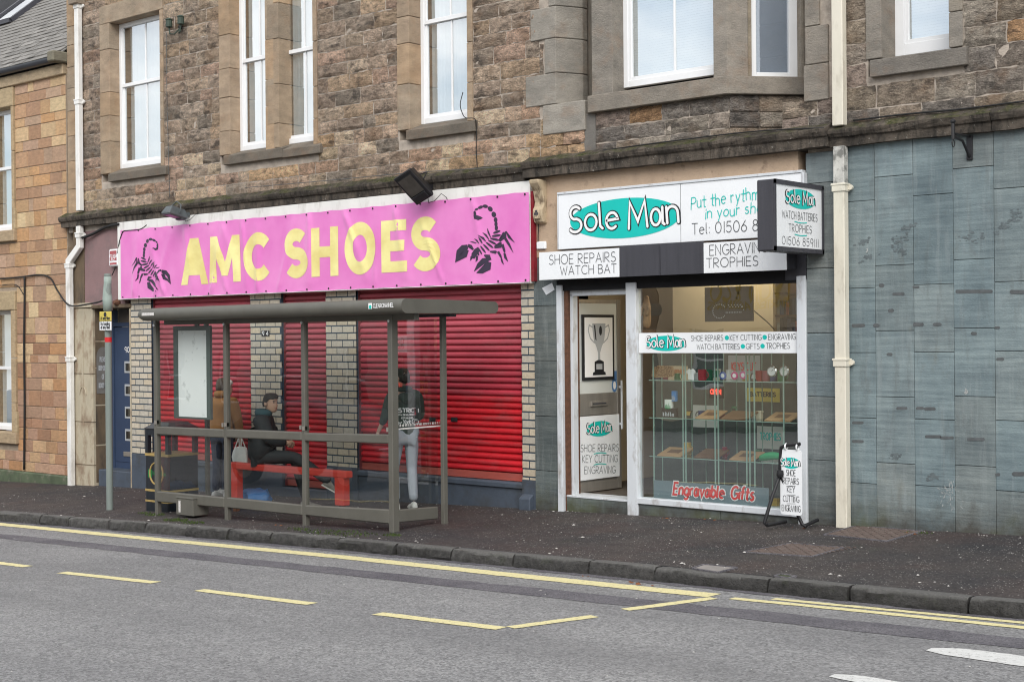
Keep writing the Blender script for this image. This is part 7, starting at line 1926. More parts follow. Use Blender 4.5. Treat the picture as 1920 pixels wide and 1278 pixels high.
    for sd in 'LR':
        a = J['an' + sd]; fd = Vector(cl.get('foot' + sd, (0, 1, 0))).normalized(); up = Vector(cl.get('fup' + sd, (0, 0, 1)))
        shoe_part(rt, T, a - fd * .085 - up * .095, a + fd * .20 - up * .095, up, cl.get('shoe', 'shoe_w'), 'sole_rub', s)
    eb = MB(); br = MB(); lp_ = MB(); hc = J['head']
    for sx_ in (-1, 1):
        q = lambda v: T(hc + Q @ (Vector(v) * s))
        eb.lathe(q((sx_ * .031, .076, .008)), [(.002, -.009), (.008, -.005), (.0095, 0), (.008, .005), (.002, .009)], 8)
        br.tube([q((sx_ * .016, .088, .026)), q((sx_ * .032, .086, .031)), q((sx_ * .048, .074, .026))], .004, 5)
    lp_.tube([T(hc + Q @ (Vector((x_, y_, -.064)) * s)) for x_, y_ in ((-.022, .082), (-.008, .092), (.008, .092), (.022, .082))], .005, 5)
    eb.build('eyes', M['hair_dark'], rt, kind='stuff'); br.build('eyebrows', cl['hair'], rt, kind='stuff'); lp_.build('lips', M['lips'], rt)
    if cl.get('hair'): hair_cap('hair', rt, T, J['head'], Q, cl['hair'], s, **cl.get('hk', {}))
    return rt, T, J, Q, top
# --- the one in the green hoodie, standing beyond the end panel, back to the street
P = Vector((-.98, -.52, 0)); P.z = gz(P.x, P.y)
back_dir = Vector((CAM.x - P.x, CAM.y - P.y, 0)).normalized()
fw = Matrix.Rotation(R_(14), 3, 'Z') @ (-back_dir)
Jh = dict(pel=(0, 0, .95), waist=(0, .0, 1.10), chest=(0, .01, 1.33), nb=(0, -.015, 1.49), head=(-.015, .03, 1.685), shL=(-.185, -.01, 1.45), elL=(-.265, -.02, 1.18), wrL=(-.32, .12, .98), shR=(.185, -.01, 1.45), elR=(.235, .06, 1.18), wrR=(.17, .26, 1.12), hipL=(-.095, 0, .93), knL=(-.13, .06, .52), anL=(-.115, .02, .10), hipR=(.095, 0, .93), knR=(.10, .03, .52), anR=(.09, -.10, .10))
rt, T, J, Q, top = person('person with dark hair in green lettered hoodie and pale grey sweatpants', P, fw, Jh, dict(skin=M['skin_pale'], top=M['hood'], topname='hoodie', leg=M['sweat'], hair=M['hair_dark'], yaw=R_(28), cuffL=.55, hem=.13, bulk=.98, lbulk=1.0, hk=dict(back=-.07)))
# hood lying on the back
hd = skin('hood', [(Vector((0, -.075, 1.50)), (.13, .07)), (Vector((0, -.125, 1.42)), (.11, .05)), (Vector((0, -.13, 1.35)), (.05, .03))], [(0, 1), (1, 2)], M['hood'], rt, T, 2)
skin('collar', [(Vector((-.08, .0, 1.53)), .035), (Vector((-.07, -.07, 1.54)), .04), (Vector((0, -.10, 1.55)), .045), (Vector((.07, -.07, 1.54)), .04), (Vector((.08, .0, 1.53)), .035)], [(0, 1), (1, 2), (2, 3), (3, 4)], M['hood'], rt, T, 1)
# side stripes and back print, laid on the cloth
from mathutils.bvhtree import BVHTree
def lay_on(ob, mbx, push=.003):
    """presses flat print on to the cloth under it"""
    me = ob.data; off = origin(ob); bv = BVHTree.FromPolygons([Vector(v.co) + off for v in me.vertices], [tuple(p_.vertices) for p_ in me.polygons])
    out = []
    for v in mbx.v:
        h = bv.find_nearest(Vector(v)); out.append(tuple(h[0] + h[1] * push) if h and h[0] is not None else v)
    mbx.v = out; return mbx
class BackF:
    """print plane behind the back (u to the viewer's right)"""
    def __init__(s, z0, d=-.20): s.z0 = z0; s.d = d
    def __call__(s, u, v, layer=0): return T(Vector((u, s.d, s.z0 + v)))
def flatten(mbx, top):
    me = top.data; off = origin(top); bv = BVHTree.FromPolygons([Vector(v.co) + off for v in me.vertices], [tuple(p_.vertices) for p_ in me.polygons])
    f = (T((0, 1, 0)) - T((0, 0, 0))).normalized(); out = []
    for v in mbx.v:
        h = bv.ray_cast(Vector(v), f, .5); out.append(tuple(h[0] - f * .003) if h[0] is not None else v)
    mbx.v = out; return mbx
mb = MB(); B = BackF(0)
text(mb, 'DISTRICT', B, (-.155, 1.245), (.155, 1.245), .05, .013, 0, .16, maxlen=.02, cap=False)
text(mb, 'NEW DEVELOPMENT', B, (-.10, 1.205), (.12, 1.205), .018, .005, 0, maxlen=.02, cap=False); text(mb, 'ESTABLISHED', B, (-.06, 1.165), (.085, 1.165), .018, .005, 0, maxlen=.02, cap=False)
text(mb, 'New York City', B, (-.155, 1.085), (.145, 1.11), .055, .009, 0, .12, .3, slant=.3, maxlen=.02, cap=False)
ribbon(mb, [(-.04 + .01 * i, 1.045) for i in range(10)], .003, B, 0, cap=False); ribbon(mb, [(-.05 + .01 * i, .925) for i in range(4)], .012, B, 0, cap=False); ribbon(mb, [(.07 + .01 * i, .93) for i in range(6)], .012, B, 0, cap=False)
flatten(mb, top).build('back_print', M['white_print'], rt, fix=False)
leg = [c_ for c_ in rt.children if c_.name.startswith('trousers')][0]
for sd, sx in (('L', -1), ('R', 1)):
    mb = MB()
    for off in (-.012, .012):
        path = [J['hip' + sd].lerp(J['kn' + sd], t / 8) for t in range(1, 9)] + [J['kn' + sd].lerp(J['an' + sd], t / 8) for t in range(1, 8)]
        vs = []
        for p_ in path: vs += [T(p_ + Vector((sx * .2, -.07 + off - .004, 0))), T(p_ + Vector((sx * .2, -.07 + off + .004, 0)))]
        mb.add(vs, [(2 * i, 2 * i + 1, 2 * i + 3, 2 * i + 2) for i in range(len(path) - 1)])
    lay_on(leg, mb).build('side_stripe', M['black_print'], rt, fix=False)
# --- tan jacket, standing by the far end of the shutters
P = Vector((X_(416, -.5, 800), -.5, 0)); P.z = gz(P.x, P.y)
Jt = dict(pel=(0, 0, .93), waist=(0, .0, 1.08), chest=(0, .0, 1.30), nb=(0, .0, 1.46), head=(.0, .045, 1.63), shL=(-.18, 0, 1.42), elL=(-.25, .02, 1.15), wrL=(-.22, .20, 1.0), shR=(.18, 0, 1.42), elR=(.25, .02, 1.15), wrR=(.25, .10, .90), hipL=(-.09, 0, .91), knL=(-.10, .02, .50), anL=(-.10, -.02, .10), hipR=(.09, 0, .91), knR=(.10, .02, .50), anR=(.10, -.02, .10))
rt, T, J, Q, top = person('person in tan quilted jacket and dark jeans with back to the street', P, (-.35, .93), Jt, dict(skin=M['skin_pale'], top=M['tanj'], topname='jacket', leg=M['jeans'], hair=M['hair_brown'], bulk=1.28, hem=.06, yaw=R_(-10), lbulk=.95, hk=dict(puff=1.2, back=-.06)))
skin('collar', [(Vector((-.09, .02, 1.51)), .05), (Vector((-.06, -.06, 1.52)), .055), (Vector((.06, -.06, 1.52)), .055), (Vector((.09, .02, 1.51)), .05)], [(0, 1), (1, 2), (2, 3)], M['tanj'], rt, T, 1)
# bags in the right hand rest against the leg
wr = T(J['wrR'])
bg1 = root('carrier_bag', tuple(wr + Vector((0, 0, -.45))), 'white carrier bag with two handles beside left end of red bench', 'bag')
def bag(par, c, w_, d_, h_, m, handle=True, crump=.012, seed=3):
    r_ = random.Random(seed); rows = []
    for t, k in ((0, .85), (.15, 1.0), (.5, 1.02), (.8, .9), (1.0, .75)):
        rows.append([Vector((c[0] + w_ * k / 2 * math.cos(a) * (1.2 if abs(math.cos(a)) > .7 else 1) + r_.uniform(-crump, crump), c[1] + d_ * k / 2 * math.sin(a) + r_.uniform(-crump, crump), c[2] + h_ * t + r_.uniform(-crump, crump))) for a in [i * math.pi / 7 for i in range(14)]])
    MB().loft(rows).build('bag_body', m, par, smooth=R_(45))
    if handle:
        mb = MB()
        for s in (-1, 1): mb.tube([(c[0] - w_ * .25, c[1] + s * d_ * .3, c[2] + h_ * .97), (c[0] - w_ * .12, c[1], c[2] + h_ + .13), (c[0] + w_ * .12, c[1], c[2] + h_ + .13), (c[0] + w_ * .25, c[1] + s * d_ * .3, c[2] + h_ * .97)], .008, 5)
        mb.build('handle', m, par)
M['bag_white'] = mat('white_plastic_bag', (.72, .72, .68), .06, 9, .5); M['bag_blue'] = mat('blue_plastic_bag', (.03, .16, .42), .2, 9, .4)
bw_ = W(445, 862, -.75); bag(bg1, (bw_.x + .03, -.72, bw_.z - .12), .26, .14, .30, M['bag_white'])
bg2 = root('carrier_bag', tuple(W(475, 925, -1.15)), 'blue crumpled carrier bag on the ground under the red bench', 'bag')
P = W(478, 922, -1.2); bag(bg2, (P.x, -1.2, gz(P.x, -1.2)), .5, .3, .24, M['bag_blue'], False, .03, 5)
# --- white fleece, half hidden behind the tan jacket
P = Vector((X_(419, -.28, 800), -.28, 0)); P.z = gz(P.x, P.y)
Jw = {k: Vector(v) for k, v in Jt.items()}; Jw['head'] = Vector((.0, .05, 1.60)); Jw['elR'] = Vector((.25, .06, 1.12)); Jw['wrR'] = Vector((.2, .14, .90))
person('person in cream white fleece mostly hidden behind the tan jacket', P, (.25, .95), Jw, dict(skin=M['skin_pale'], top=M['whitej'], topname='fleece', leg=M['jeans'], hair=M['hair_white'], bulk=1.15, s=.97, hk=dict(puff=1.18)))
# --- seated person, dark coat, sideways on the bench
Ys = -1.42; sx_ = X_(487, Ys, 800); zs_ = bz_
P = Vector((sx_, Ys, gz(sx_, Ys))); h0 = zs_ - P.z + .10
f = (.72, .69)
Js = dict(pel=(0, 0, h0), waist=(0, .02, h0 + .15), chest=(0, .05, h0 + .38), nb=(0, .06, h0 + .53), head=(.02, .15, h0 + .695), shL=(-.19, .05, h0 + .48), elL=(-.25, .14, h0 + .22), wrL=(-.13, .34, h0 + .16), shR=(.19, .05, h0 + .48), elR=(.27, .16, h0 + .22), wrR=(.08, .36, h0 + .17), hipL=(-.10, .04, h0 - .01), knL=(-.13, .44, h0 - .06), anL=(-.12, .60, .12), hipR=(.10, .04, h0 - .01), knR=(.22, .48, h0 + .0), anR=(.30, .95, h0 - .34))
rt, T, J, Q, top = person('person in black coat seated sideways on the red bench, legs crossed', P, f, Js, dict(skin=M['skin'], top=M['coat'], topname='coat', leg=M['coat'], hair=M['hair_dark'], s=1.05, bulk=1.42, hem=.12, yaw=R_(-34), shoe='shoe_d', lbulk=1.02, footR=(.05, .8, -.45), fupR=(0, .45, .8), hk=dict(low=-.0, back=-.05, fringe=.06)))
skin('jumper', [(Vector((0, -.01, h0 - .02)), .19), (Vector((0, .0, h0 + .12)), .175), (Vector((0, .03, h0 + .28)), .17), (Vector((0, .05, h0 + .42)), .13)], [(0, 1), (1, 2), (2, 3)], M['coat'], rt, T, 2)
skin('collar', [(Vector((-.10, .10, h0 + .56)), .06), (Vector((-.08, .0, h0 + .57)), .06), (Vector((.0, -.03, h0 + .57)), .06), (Vector((.08, .0, h0 + .57)), .06), (Vector((.10, .10, h0 + .56)), .06), (Vector((.0, .16, h0 + .56)), .06)], [(0, 1), (1, 2), (2, 3), (3, 4), (4, 5)], M['scarf'], rt, T, 1)
# ================================================================= INSIDE THE SHOE REPAIR SHOP
ix0, ix1, iy1 = xs1 - .4, X_(1515) + .3, 4.2
zfl = zst - .02; zcl_ = 3.15
def room(name, vs, m): return MB().add(vs, [(0, 1, 2, 3)]).build(name, M[m], sole, fix=False)
room('room_wall', [(ix0, iy1, zfl), (ix1, iy1, zfl), (ix1, iy1, zcl_), (ix0, iy1, zcl_)], 'interior')
room('room_wall', [(ix0, .1, zfl), (ix0, iy1, zfl), (ix0, iy1, zcl_), (ix0, .1, zcl_)], 'interior')
room('room_wall', [(ix1, .1, zfl), (ix1, .1, zcl_), (ix1, iy1, zcl_), (ix1, iy1, zfl)], 'interior')
room('room_ceiling', [(ix0, .1, zcl_), (ix0, iy1, zcl_), (ix1, iy1, zcl_), (ix1, .1, zcl_)], 'ceiling')
room('room_floor', [(ix0, .1, zfl), (ix1, .1, zfl), (ix1, iy1, zfl), (ix0, iy1, zfl)], 'room_floor')
# unseen ceiling lamp, added to brighten the shop interior
lampm = NT('added_room_lamp'); lampm.fin((.9, .9, .9), .5); lampm.b.inputs['Emission Color'].default_value = (1, .88, .68, 1); lampm.b.inputs['Emission Strength'].default_value = 8
clp = root('added_ceiling_light', (3.0, 1.0, zcl_ - .06), 'unseen light panel added on the shoe repair shop ceiling', 'light')
MB().box(2.2, 3.9, .85, 1.1, zcl_ - .05, zcl_ - .02).build('diffuser', lampm.m, clp); MB().box(2.18, 3.92, .83, 1.12, zcl_ - .02, zcl_ - .002).build('light_tray', M['white_frame'], clp)
# partition behind the display, cream above, dark below
M['slatboard'] = mat('grey_display_back', (.085, .105, .10), .2, 4, .7)
MB().box(X_(1262, 1.4), X_(1450, 1.4), 1.4, 1.46, zfl, 2.95).build('partition', M['interior'], sole)
MB().box(X_(1200, .9), X_(1500, .9), 1.20, 1.24, zfl, W(1350, 655, 1.2).z).build('display_back', M['slatboard'], sole)
# shelving at right with boxes and books
shv = root('shelf_unit', (4.3, 1.0, zfl), 'shelf unit of books and boxes at upper right of shop window', 'shelving')
sx0, sx1 = X_(1453, .7), X_(1512, .7)
M['wood'] = mat('pale_wood', (.38, .23, .12), .15, 12, .6, stretch=(1, 6, 6)); M['wood_dark'] = mat('brown_wood', (.14, .07, .035), .2, 12, .6, stretch=(1, 6, 6))
for y in (625, 590, 548): MB().box(sx0, sx1, .7, 1.0, W(1475, y, .7).z - .02, W(1475, y, .7).z).build('shelf', M['wood_dark'], shv)
MB().box(sx0, sx1, 1.0, 1.02, W(1475, 625, .7).z, W(1475, 525, .7).z).build('shelf_back', M['wood_dark'], shv)
cols2 = [(.30, .04, .04), (.04, .05, .09), (.5, .45, .35), (.02, .02, .02), (.10, .14, .2), (.4, .1, .06)]
M['bookc'] = mat('book_cloth', None, .1, 9, .6, obj=True); rbk = random.Random(3)
for yy in (590, 625):
    x = sx0 + .02; zsh = W(1475, yy, .7).z
    while x < sx1 - .05:
        w_ = rbk.uniform(.025, .06); MB().box(x, x + w_ - .004, .72, .9, zsh + .001, zsh + rbk.uniform(.12, .2)).build('book', M['bookc'], shv, color=rbk.choice(cols2)); x += w_
# hanging black board with a key drawn in dots
lb0, lb1, lbz0, lbz1 = R4(1321, 539, 604, 1411, 536, 601, .25)
led = root('light_board', ((lb0 + lb1) / 2, .25, lbz0), 'black hanging board with dotted key outline in shop window', 'board')
MB().box(lb0, lb1, .25, .28, lbz0, lbz1).build('board', M['black_print'], led, bevel=.004)
mb = MB(); FLb = Face((lb0, .25, lbz0), (1, 0, 0), lift=.004); lw, lh = lb1 - lb0, lbz1 - lbz0
kp = arc(lw * .32, lh * .30, lw * .14, lh * .20, 40, 320, 18) + [(lw * (.46 + .34 * i / 10), lh * .26) for i in range(10)] + [(lw * .82, lh * .33), (lw * .80, lh * .42)] + [(lw * (.78 - .03 * i), lh * (.42 + (.05 if i % 2 else 0))) for i in range(10)]
for q in kp: disc(mb, FLb, q, .007, .007, 1, 6)
o = mb.build('key_dots', M['grey_trim'], led, fix=False); o['kind'] = 'stuff'
mb = MB()
for x in (1346, 1387): P = W(x, 538, .26); mb.tube([(P.x, .265, P.z - .02), (P.x, .265, zhead + .1)], .006, 5)
mb.build('hanger', M['cable'], led)
cable('lamp_flex', [(1411, 580, .26), (1425, 592, .3), (1440, 605, .4), (1452, 618, .5)], 'black flex running from dotted key board to the shelves', .007)
# carved figure
fg = root('carved_figure', tuple(W(1213, 620, .3)), 'pale carved wooden figure at upper left of shop window', 'figurine')
c = W(1213, 620, .3); skin('figure', [(c + Vector((0, 0, .02)), .05), (c + Vector((0, 0, .12)), .055), (c + Vector((.01, 0, .24)), .045), (c + Vector((-.01, 0, .32)), .05), (c + Vector((.0, 0, .385)), .028), (c + Vector((.0, 0, .42)), .032), (c + Vector((.06, -.03, .26)), .022), (c + Vector((.03, -.06, .18)), .02), (c + Vector((-.06, -.02, .27)), .022), (c + Vector((-.05, -.05, .17)), .02)], [(0, 1), (1, 2), (2, 3), (3, 4), (4, 5), (3, 6), (6, 7), (3, 8), (8, 9)], M['wood'], fg, lambda p_: p_, 2)
MB().box(c.x - .08, c.x + .08, .22, .38, c.z - .02, c.z + .01).build('plinth', M['wood_dark'], fg)
# glass cabinet: shelves, uprights, back
cab = root('display_cabinet', (3.4, .3, zsill), 'glass display cabinet filling the lower half of shop window', 'cabinet')
cy0, cy1 = .16, .62
ztopc = W(1350, 664, cy0).z; zbotc = zsill + .02
for px_ in (1224, 1279, 1284, 1339, 1345, 1398, 1404, 1413, 1468):
    x = X_(px_, cy0); MB().box(x - .007, x + .007, cy0, cy0 + .012, zbotc, ztopc).build('glass_upright', M['glass_edge'], cab)
for px_ in (1240, 1296, 1322, 1356, 1380, 1428, 1446):
    x = X_(px_, cy1); MB().box(x - .005, x + .005, cy1, cy1 + .01, zbotc, ztopc).build('glass_upright', M['glass_edge'], cab)
shelfz = [W(1350, y, cy0).z for y in (714, 787, 862)]
for z in shelfz:
    MB().box(X_(1215, cy0), X_(1494, cy0), cy0 + .014, cy1, z - .008, z).build('glass_shelf', M['shelf_glass'], cab)
    MB().box(X_(1215, cy0), X_(1494, cy0), cy0 + .008, cy0 + .014, z - .009, z + .001).build('shelf_edge', M['glass_edge'], cab)
MB().box(X_(1205, cy0), X_(1496, cy0), .10, cy1 + .05, g0 + .1, zsill - .04).build('cabinet_base', M['slatboard'], cab)
MB().box(X_(1205, cy0), X_(1496, cy0), .17, cy1 + .05, zsill - .03, zsill + .004).build('cabinet_floor', M['ceiling'], cab)
def rootat(name, px_, z, y, label, cat, group=None): x = X_(px_, y, 750); return root(name, (x, y, z), label, cat, group), x
M['mugc'] = mat('glazed_colour', None, .05, 9, .3, obj=True); M['chrome'] = mat('polished_metal', (.7, .7, .7), .05, 9, .12, metal=1)
# engraved wooden boards lying on the shelves
def wboard(px0, px1, z, y, label, dark=False):
    x0, x1 = X_(px0, y, 800), X_(px1, y, 800); rt = root('wooden_board', ((x0 + x1) / 2, y, z), label, 'board', 'engraved wooden boards on the glass shelves')
    MB().obox(((x0 + x1) / 2, y + .13, z + .045), ((x1 - x0) / 2, 0, 0), (0, .13, .04), (0, -.002, .009)).build('board', M['wood_dark' if dark else 'wood'], rt, bevel=.006)
    MB().obox(((x0 + x1) / 2, y + .13, z + .0555), ((x1 - x0) / 4, 0, 0), (0, .05, .0154), (0, -.0003, .001)).build('engraving', M['wood_dark'], rt)
wboard(1303, 1342, shelfz[1], .2, 'pale wooden board on the middle glass shelf, left one'); wboard(1350, 1400, shelfz[1], .2, 'brown wooden board in the middle of the middle glass shelf', True); wboard(1432, 1482, shelfz[1], .2, 'pale wooden board at right end of the middle glass shelf')
wboard(1231, 1276, shelfz[2], .2, 'pale wooden board at left end of the lowest glass shelf'); wboard(1300, 1345, shelfz[2], .25, 'brown wooden board on the lowest glass shelf', True); wboard(1366, 1412, shelfz[2], .2, 'pale wooden board beside green item on the lowest glass shelf')
gs, x = rootat('green_shoe', 1440, shelfz[2], .24, 'green folded item at right end of the lowest glass shelf', 'ornament')
M['greenf'] = mat('green_felt', (.02, .30, .12), .1, 20, .8)
skin('green_body', [(Vector((x - .14, .28, shelfz[2] + .03)), .03), (Vector((x - .04, .27, shelfz[2] + .06)), .05), (Vector((x + .08, .27, shelfz[2] + .075)), .045), (Vector((x + .17, .28, shelfz[2] + .05)), .03)], [(0, 1), (1, 2), (2, 3)], M['greenf'], gs, lambda p_: p_, 2)
# plaque, shirt, mugs, clocks on the top shelf
pq, x = rootat('wooden_plaque', 1241, shelfz[0], .22, 'wooden plaque with dark burnt lettering in shop window', 'plaque')
a, b = W(1221, 708, .22), W(1264, 685, .22); pl = [(a.x, a.z + .02), (a.x + .04, a.z), (b.x - .03, a.z + .015), (b.x, a.z + .05), (b.x - .02, b.z - .01), (a.x + .1, b.z), (a.x + .02, b.z - .03)]
MB().prism(pl, .22, .235).build('plaque', M['wood'], pq, bevel=.004); F_ = Face((a.x, .22, a.z), (1, 0, 0), lift=.002); mb = MB(); text(mb, 'NO SUN', F_, (.08, .105), (.28, .105), .032, .006, 1); text(mb, '2022 DAY'.replace('2', 'Z'), F_, (.06, .06), (.30, .06), .032, .006, 1) if False else text(mb, 'LOVED DAY', F_, (.06, .06), (.30, .06), .032, .006, 1); text(mb, 'CHAMPION', F_, (.07, .018), (.29, .018), .03, .006, 1); mb.build('lettering', M['wood_dark'], pq, fix=False)
ts, x = rootat('tee_shirt', 1295, shelfz[0], .22, 'tiny white tee shirt standing on top glass shelf', 'ornament')
a = W(1287, 712, .22); b = W(1303, 691, .22); w_, h_ = b.x - a.x, b.z - a.z
MB().prism([(a.x + w_ * u, a.z + h_ * v) for u, v in ((.18, 0), (.82, 0), (.82, .6), (.95, .52), (1.05, .75), (.72, 1), (.6, .93), (.4, .93), (.28, 1), (-.05, .75), (.05, .52), (.18, .6))], .22, .235).build('shirt', M['white_print'], ts, bevel=.003)
def mug(px_, col, label, z=None, y=.26, s=1):
    z = shelfz[0] if z is None else z; rt, x = rootat('mug', px_, z, y, label, 'mug'); MB().lathe((x, y, z), [(.036 * s, .001), (.04 * s, .01), (.04 * s, .1 * s), (.036 * s, .1 * s), (.034 * s, .02)], 16).build('cup', M['mugc'], rt, smooth=R_(40), color=col)
    MB().tube([(x + .038 * s + .028 * s * math.sin(t * .45), y, z + .05 * s + .03 * s * math.cos(t * .45)) for t in range(8)], .006, 5).build('handle', M['mugc'], rt, color=col)
mug(1317, (.35, .03, .04), 'dark red mug on the top glass shelf', s=1.25); mug(1329, (.02, .16, .08), 'dark green mug on the top glass shelf', s=1.2, y=.45); mug(1424, (.4, .03, .03), 'bright red mug behind the clocks on top shelf', y=.5, s=1.1); mug(1437, (.45, .12, .15), 'pink mug behind the clocks on top shelf', y=.5, s=1.1); mug(1466, (.05, .28, .12), 'green mug at right end of the top glass shelf', y=.45, s=1.2); mug(1451, (.05, .08, .25), 'blue mug behind the clocks on top shelf', y=.5, s=1.1)
def badge(px_, py_, col, label, r_=.045, y=.24):
    P = W(px_, py_, y); rt = root('round_badge', (P.x, y, P.z - r_), label, 'badge'); MB().lathe((P.x, y, P.z), [(r_ * .9, .012), (r_, .008), (r_, 0), (r_ * .8, -.004)], 20, axis='y').build('disc', M['mugc'], rt, color=col); MB().lathe((P.x, y - .004, P.z), [(r_ * .55, 0), (r_ * .5, -.003)], 16, axis='y').build('disc_print', M['white_print'], rt)
badge(1355, 704, (.10, .16, .45), 'blue round badge on top glass shelf'); badge(1377, 704, (.62, .08, .25), 'pink round badge left of the other pink one'); badge(1393, 703, (.66, .12, .32), 'pink round badge nearer to the clocks')
for px_, lab in ((1447, 'chrome pocket clock left of its twin on top shelf'), (1470, 'chrome pocket clock right of its twin on top shelf')):
    P = W(px_, 696, .24); rt = root('clock', (P.x, .24, P.z - .06), lab, 'clock'); MB().lathe((P.x, .24, P.z), [(.05, .02), (.062, .015), (.062, 0), (.052, -.008), (.048, 0)], 24, axis='y').build('case', M['chrome'], rt, smooth=R_(40)); MB().lathe((P.x, .238, P.z), [(.047, 0), (.046, -.002)], 24, axis='y').build('dial', M['white_print'], rt)
    MB().bar((P.x, .234, P.z), (P.x + .02, .234, P.z + .02), .005, .002).build('hand', M['black_print'], rt); MB().lathe((P.x, .24, P.z + .07), [(.008, -.01), (.012, 0), (.008, .012)], 8).build('crown_knob', M['chrome'], rt)
# cards and boxes on the middle shelf
for a, b, col, lab, nm in (((1246, 768), (1259, 749), (.75, .78, .74), 'small white card with green print on middle shelf', 'card'), ((1240, 781), (1268, 765), (.03, .03, .035), 'small dark box printed with city towers on middle shelf', 'box'), ((1259, 752), (1267, 733), (.06, .22, .5), 'small blue box above the middle shelf', 'box')):
    p_, q_ = W(*a, .26), W(*b, .26); rt = root('gift_' + nm, ((p_.x + q_.x) / 2, .26, p_.z), lab, nm); MB().box(p_.x, q_.x, .26, .30, min(p_.z, q_.z), max(p_.z, q_.z)).build(nm, M['mugc'], rt, bevel=.003, color=col)
    mb = MB(); F_ = Face((p_.x, .26, p_.z), (1, 0, 0), lift=.002); w_, h_ = q_.x - p_.x, q_.z - p_.z; r_ = random.Random(3)
    for k in range(5): polyp(mb, F_, [(w_ * (.1 + .16 * k), h_ * .1), (w_ * (.2 + .16 * k), h_ * .1), (w_ * (.2 + .16 * k), h_ * r_.uniform(.3, .8)), (w_ * (.1 + .16 * k), h_ * r_.uniform(.3, .8))], 1)
    mb.build('print', M['grey_trim' if nm == 'box' else 'greenf'], rt, fix=False)
# lit red sign in the cabinet
ledm = NT('red_led'); ledm.fin((.5, .02, .02), .4); ledm.b.inputs['Emission Color'].default_value = (1, .05, .03, 1); ledm.b.inputs['Emission Strength'].default_value = 2.2
P = W(1342, 735, .5); rt = root('led_sign', (P.x, .5, P.z - .06), 'small red lit sign glowing behind the shop window', 'sign')
MB().box(P.x - .09, P.x + .09, .5, .53, P.z - .07, P.z + .07).build('case', M['black_print'], rt); mb = MB(); F_ = Face((P.x - .08, .5, P.z - .05), (1, 0, 0), lift=.002); text(mb, 'OPEN', F_, (.01, .03), (.15, .03), .05, .012, 1); mb.build('lit_lettering', ledm.m, rt, fix=False)

# ================================================================= THE OTHER SIDE OF THE STREET (seen only in the glass)
M['opp_cream'] = mat('cream_render', (.62, .50, .34), .06, 3, .85); M['opp_grey'] = mat('grey_harling', (.30, .29, .27), .1, 4, .9); M['opp_stone'] = mat('brown_street_stone', (.24, .18, .13), .25, 5, .9); M['opp_roof'] = mat('street_roof_slate', (.10, .10, .11), .2, 6, .8)
M['gold_leaf'] = mat('gold_lettering', (.62, .42, .08), .05, 5, .4); M['opp_glass'] = mat('dark_street_glass', (.02, .025, .03), .1, 3, .08, spec=.6)
YO = -20.2
ro = random.Random(6)
for i, (x0, x1, h_, m, lab) in enumerate(((-46, -30, 6.2, 'opp_stone', 'long brown stone terrace far down the other side of the street'), (-30, -18, 7.0, 'opp_grey', 'grey harled house on the other side of the street'), (-18, -11.5, 6.4, 'opp_stone', 'narrow brown stone house next to the cream accountants office'), (-11.5, -1.5, 6.8, 'opp_cream', 'cream accountants office across the street with gold lettering'), (-1.5, 9, 6.0, 'opp_grey', 'low grey house directly across the street'), (9, 24, 6.6, 'opp_stone', 'brown stone house across the street behind the camera'))):
    g = rz(0, -16.8) + .0315 * (x0 + x1) / 2
    rt = root('facing_building', ((x0 + x1) / 2, YO, g), lab, 'building')
    hol = []; n = max(2, int((x1 - x0) / 2.6))
    for fl in (0, 1):
        for k in range(n):
            cx_ = x0 + (x1 - x0) * (k + .5) / n; hol.append((cx_ - .55, cx_ + .55, g + .9 + fl * 2.9, g + 2.6 + fl * 2.6))
    backing(rt, x0, x1 - .02, g - .8, g + h_, hol, YO - 1, YO, M[m])
    for (a, b, c, d) in hol:
        w_ = MB().box(a, b, YO - .2, YO - .14, c, d).build('window', M['opp_glass'], rt)
        MB().box(a, a + .07, YO - .139, YO - .1, c, d).box(b - .07, b, YO - .139, YO - .1, c, d).box(a + .07, b - .07, YO - .139, YO - .1, c, c + .07).box(a + .07, b - .07, YO - .139, YO - .1, (c + d) / 2 - .03, (c + d) / 2 + .03).build('frame', M['white_frame'], w_)
    MB().prismx([(YO + .3, g + h_), (YO - 3.5, g + h_ + 1.6), (YO - 7, g + h_), ], x0, x1 - .02).build('roof', M['opp_roof'], rt)
    if m == 'opp_cream':
        F_ = Face((x1, YO, 0), (-1, 0, 0), lift=.03); zz = g + 3.05
        def oxy(px_, py_, Y=.02):
            P = W(px_, py_, Y); d = P - CAM; d.y = -d.y; Q_ = P + d * ((YO - P.y) / d.y); return Q_
        a, b = oxy(1478, 551), oxy(1333, 551); mb = MB()
        MB().box(x0 + .3, x1 - .3, YO, YO + .06, a.z - .9, a.z + .9).build('fascia', M['opp_cream'], rt)
        F2 = Face((0, YO + .061, 0), (-1, 0, 0), lift=.004)
        pA, pB = F2.uv((a.x, YO, a.z - .12)), F2.uv((b.x, YO, a.z - .12)); 
        text(mb, 'LYON & CO', F2, pA, pB, .42, .07, 1); a, b = oxy(1480, 570), oxy(1327, 572); text(mb, 'CHARTERED ACCOUNTANTS', F2, F2.uv((a.x, YO, a.z - .1)), F2.uv((b.x, YO, a.z - .1)), .2, .035, 1)
        mb.build('lettering', M['gold_leaf'], rt, fix=False)
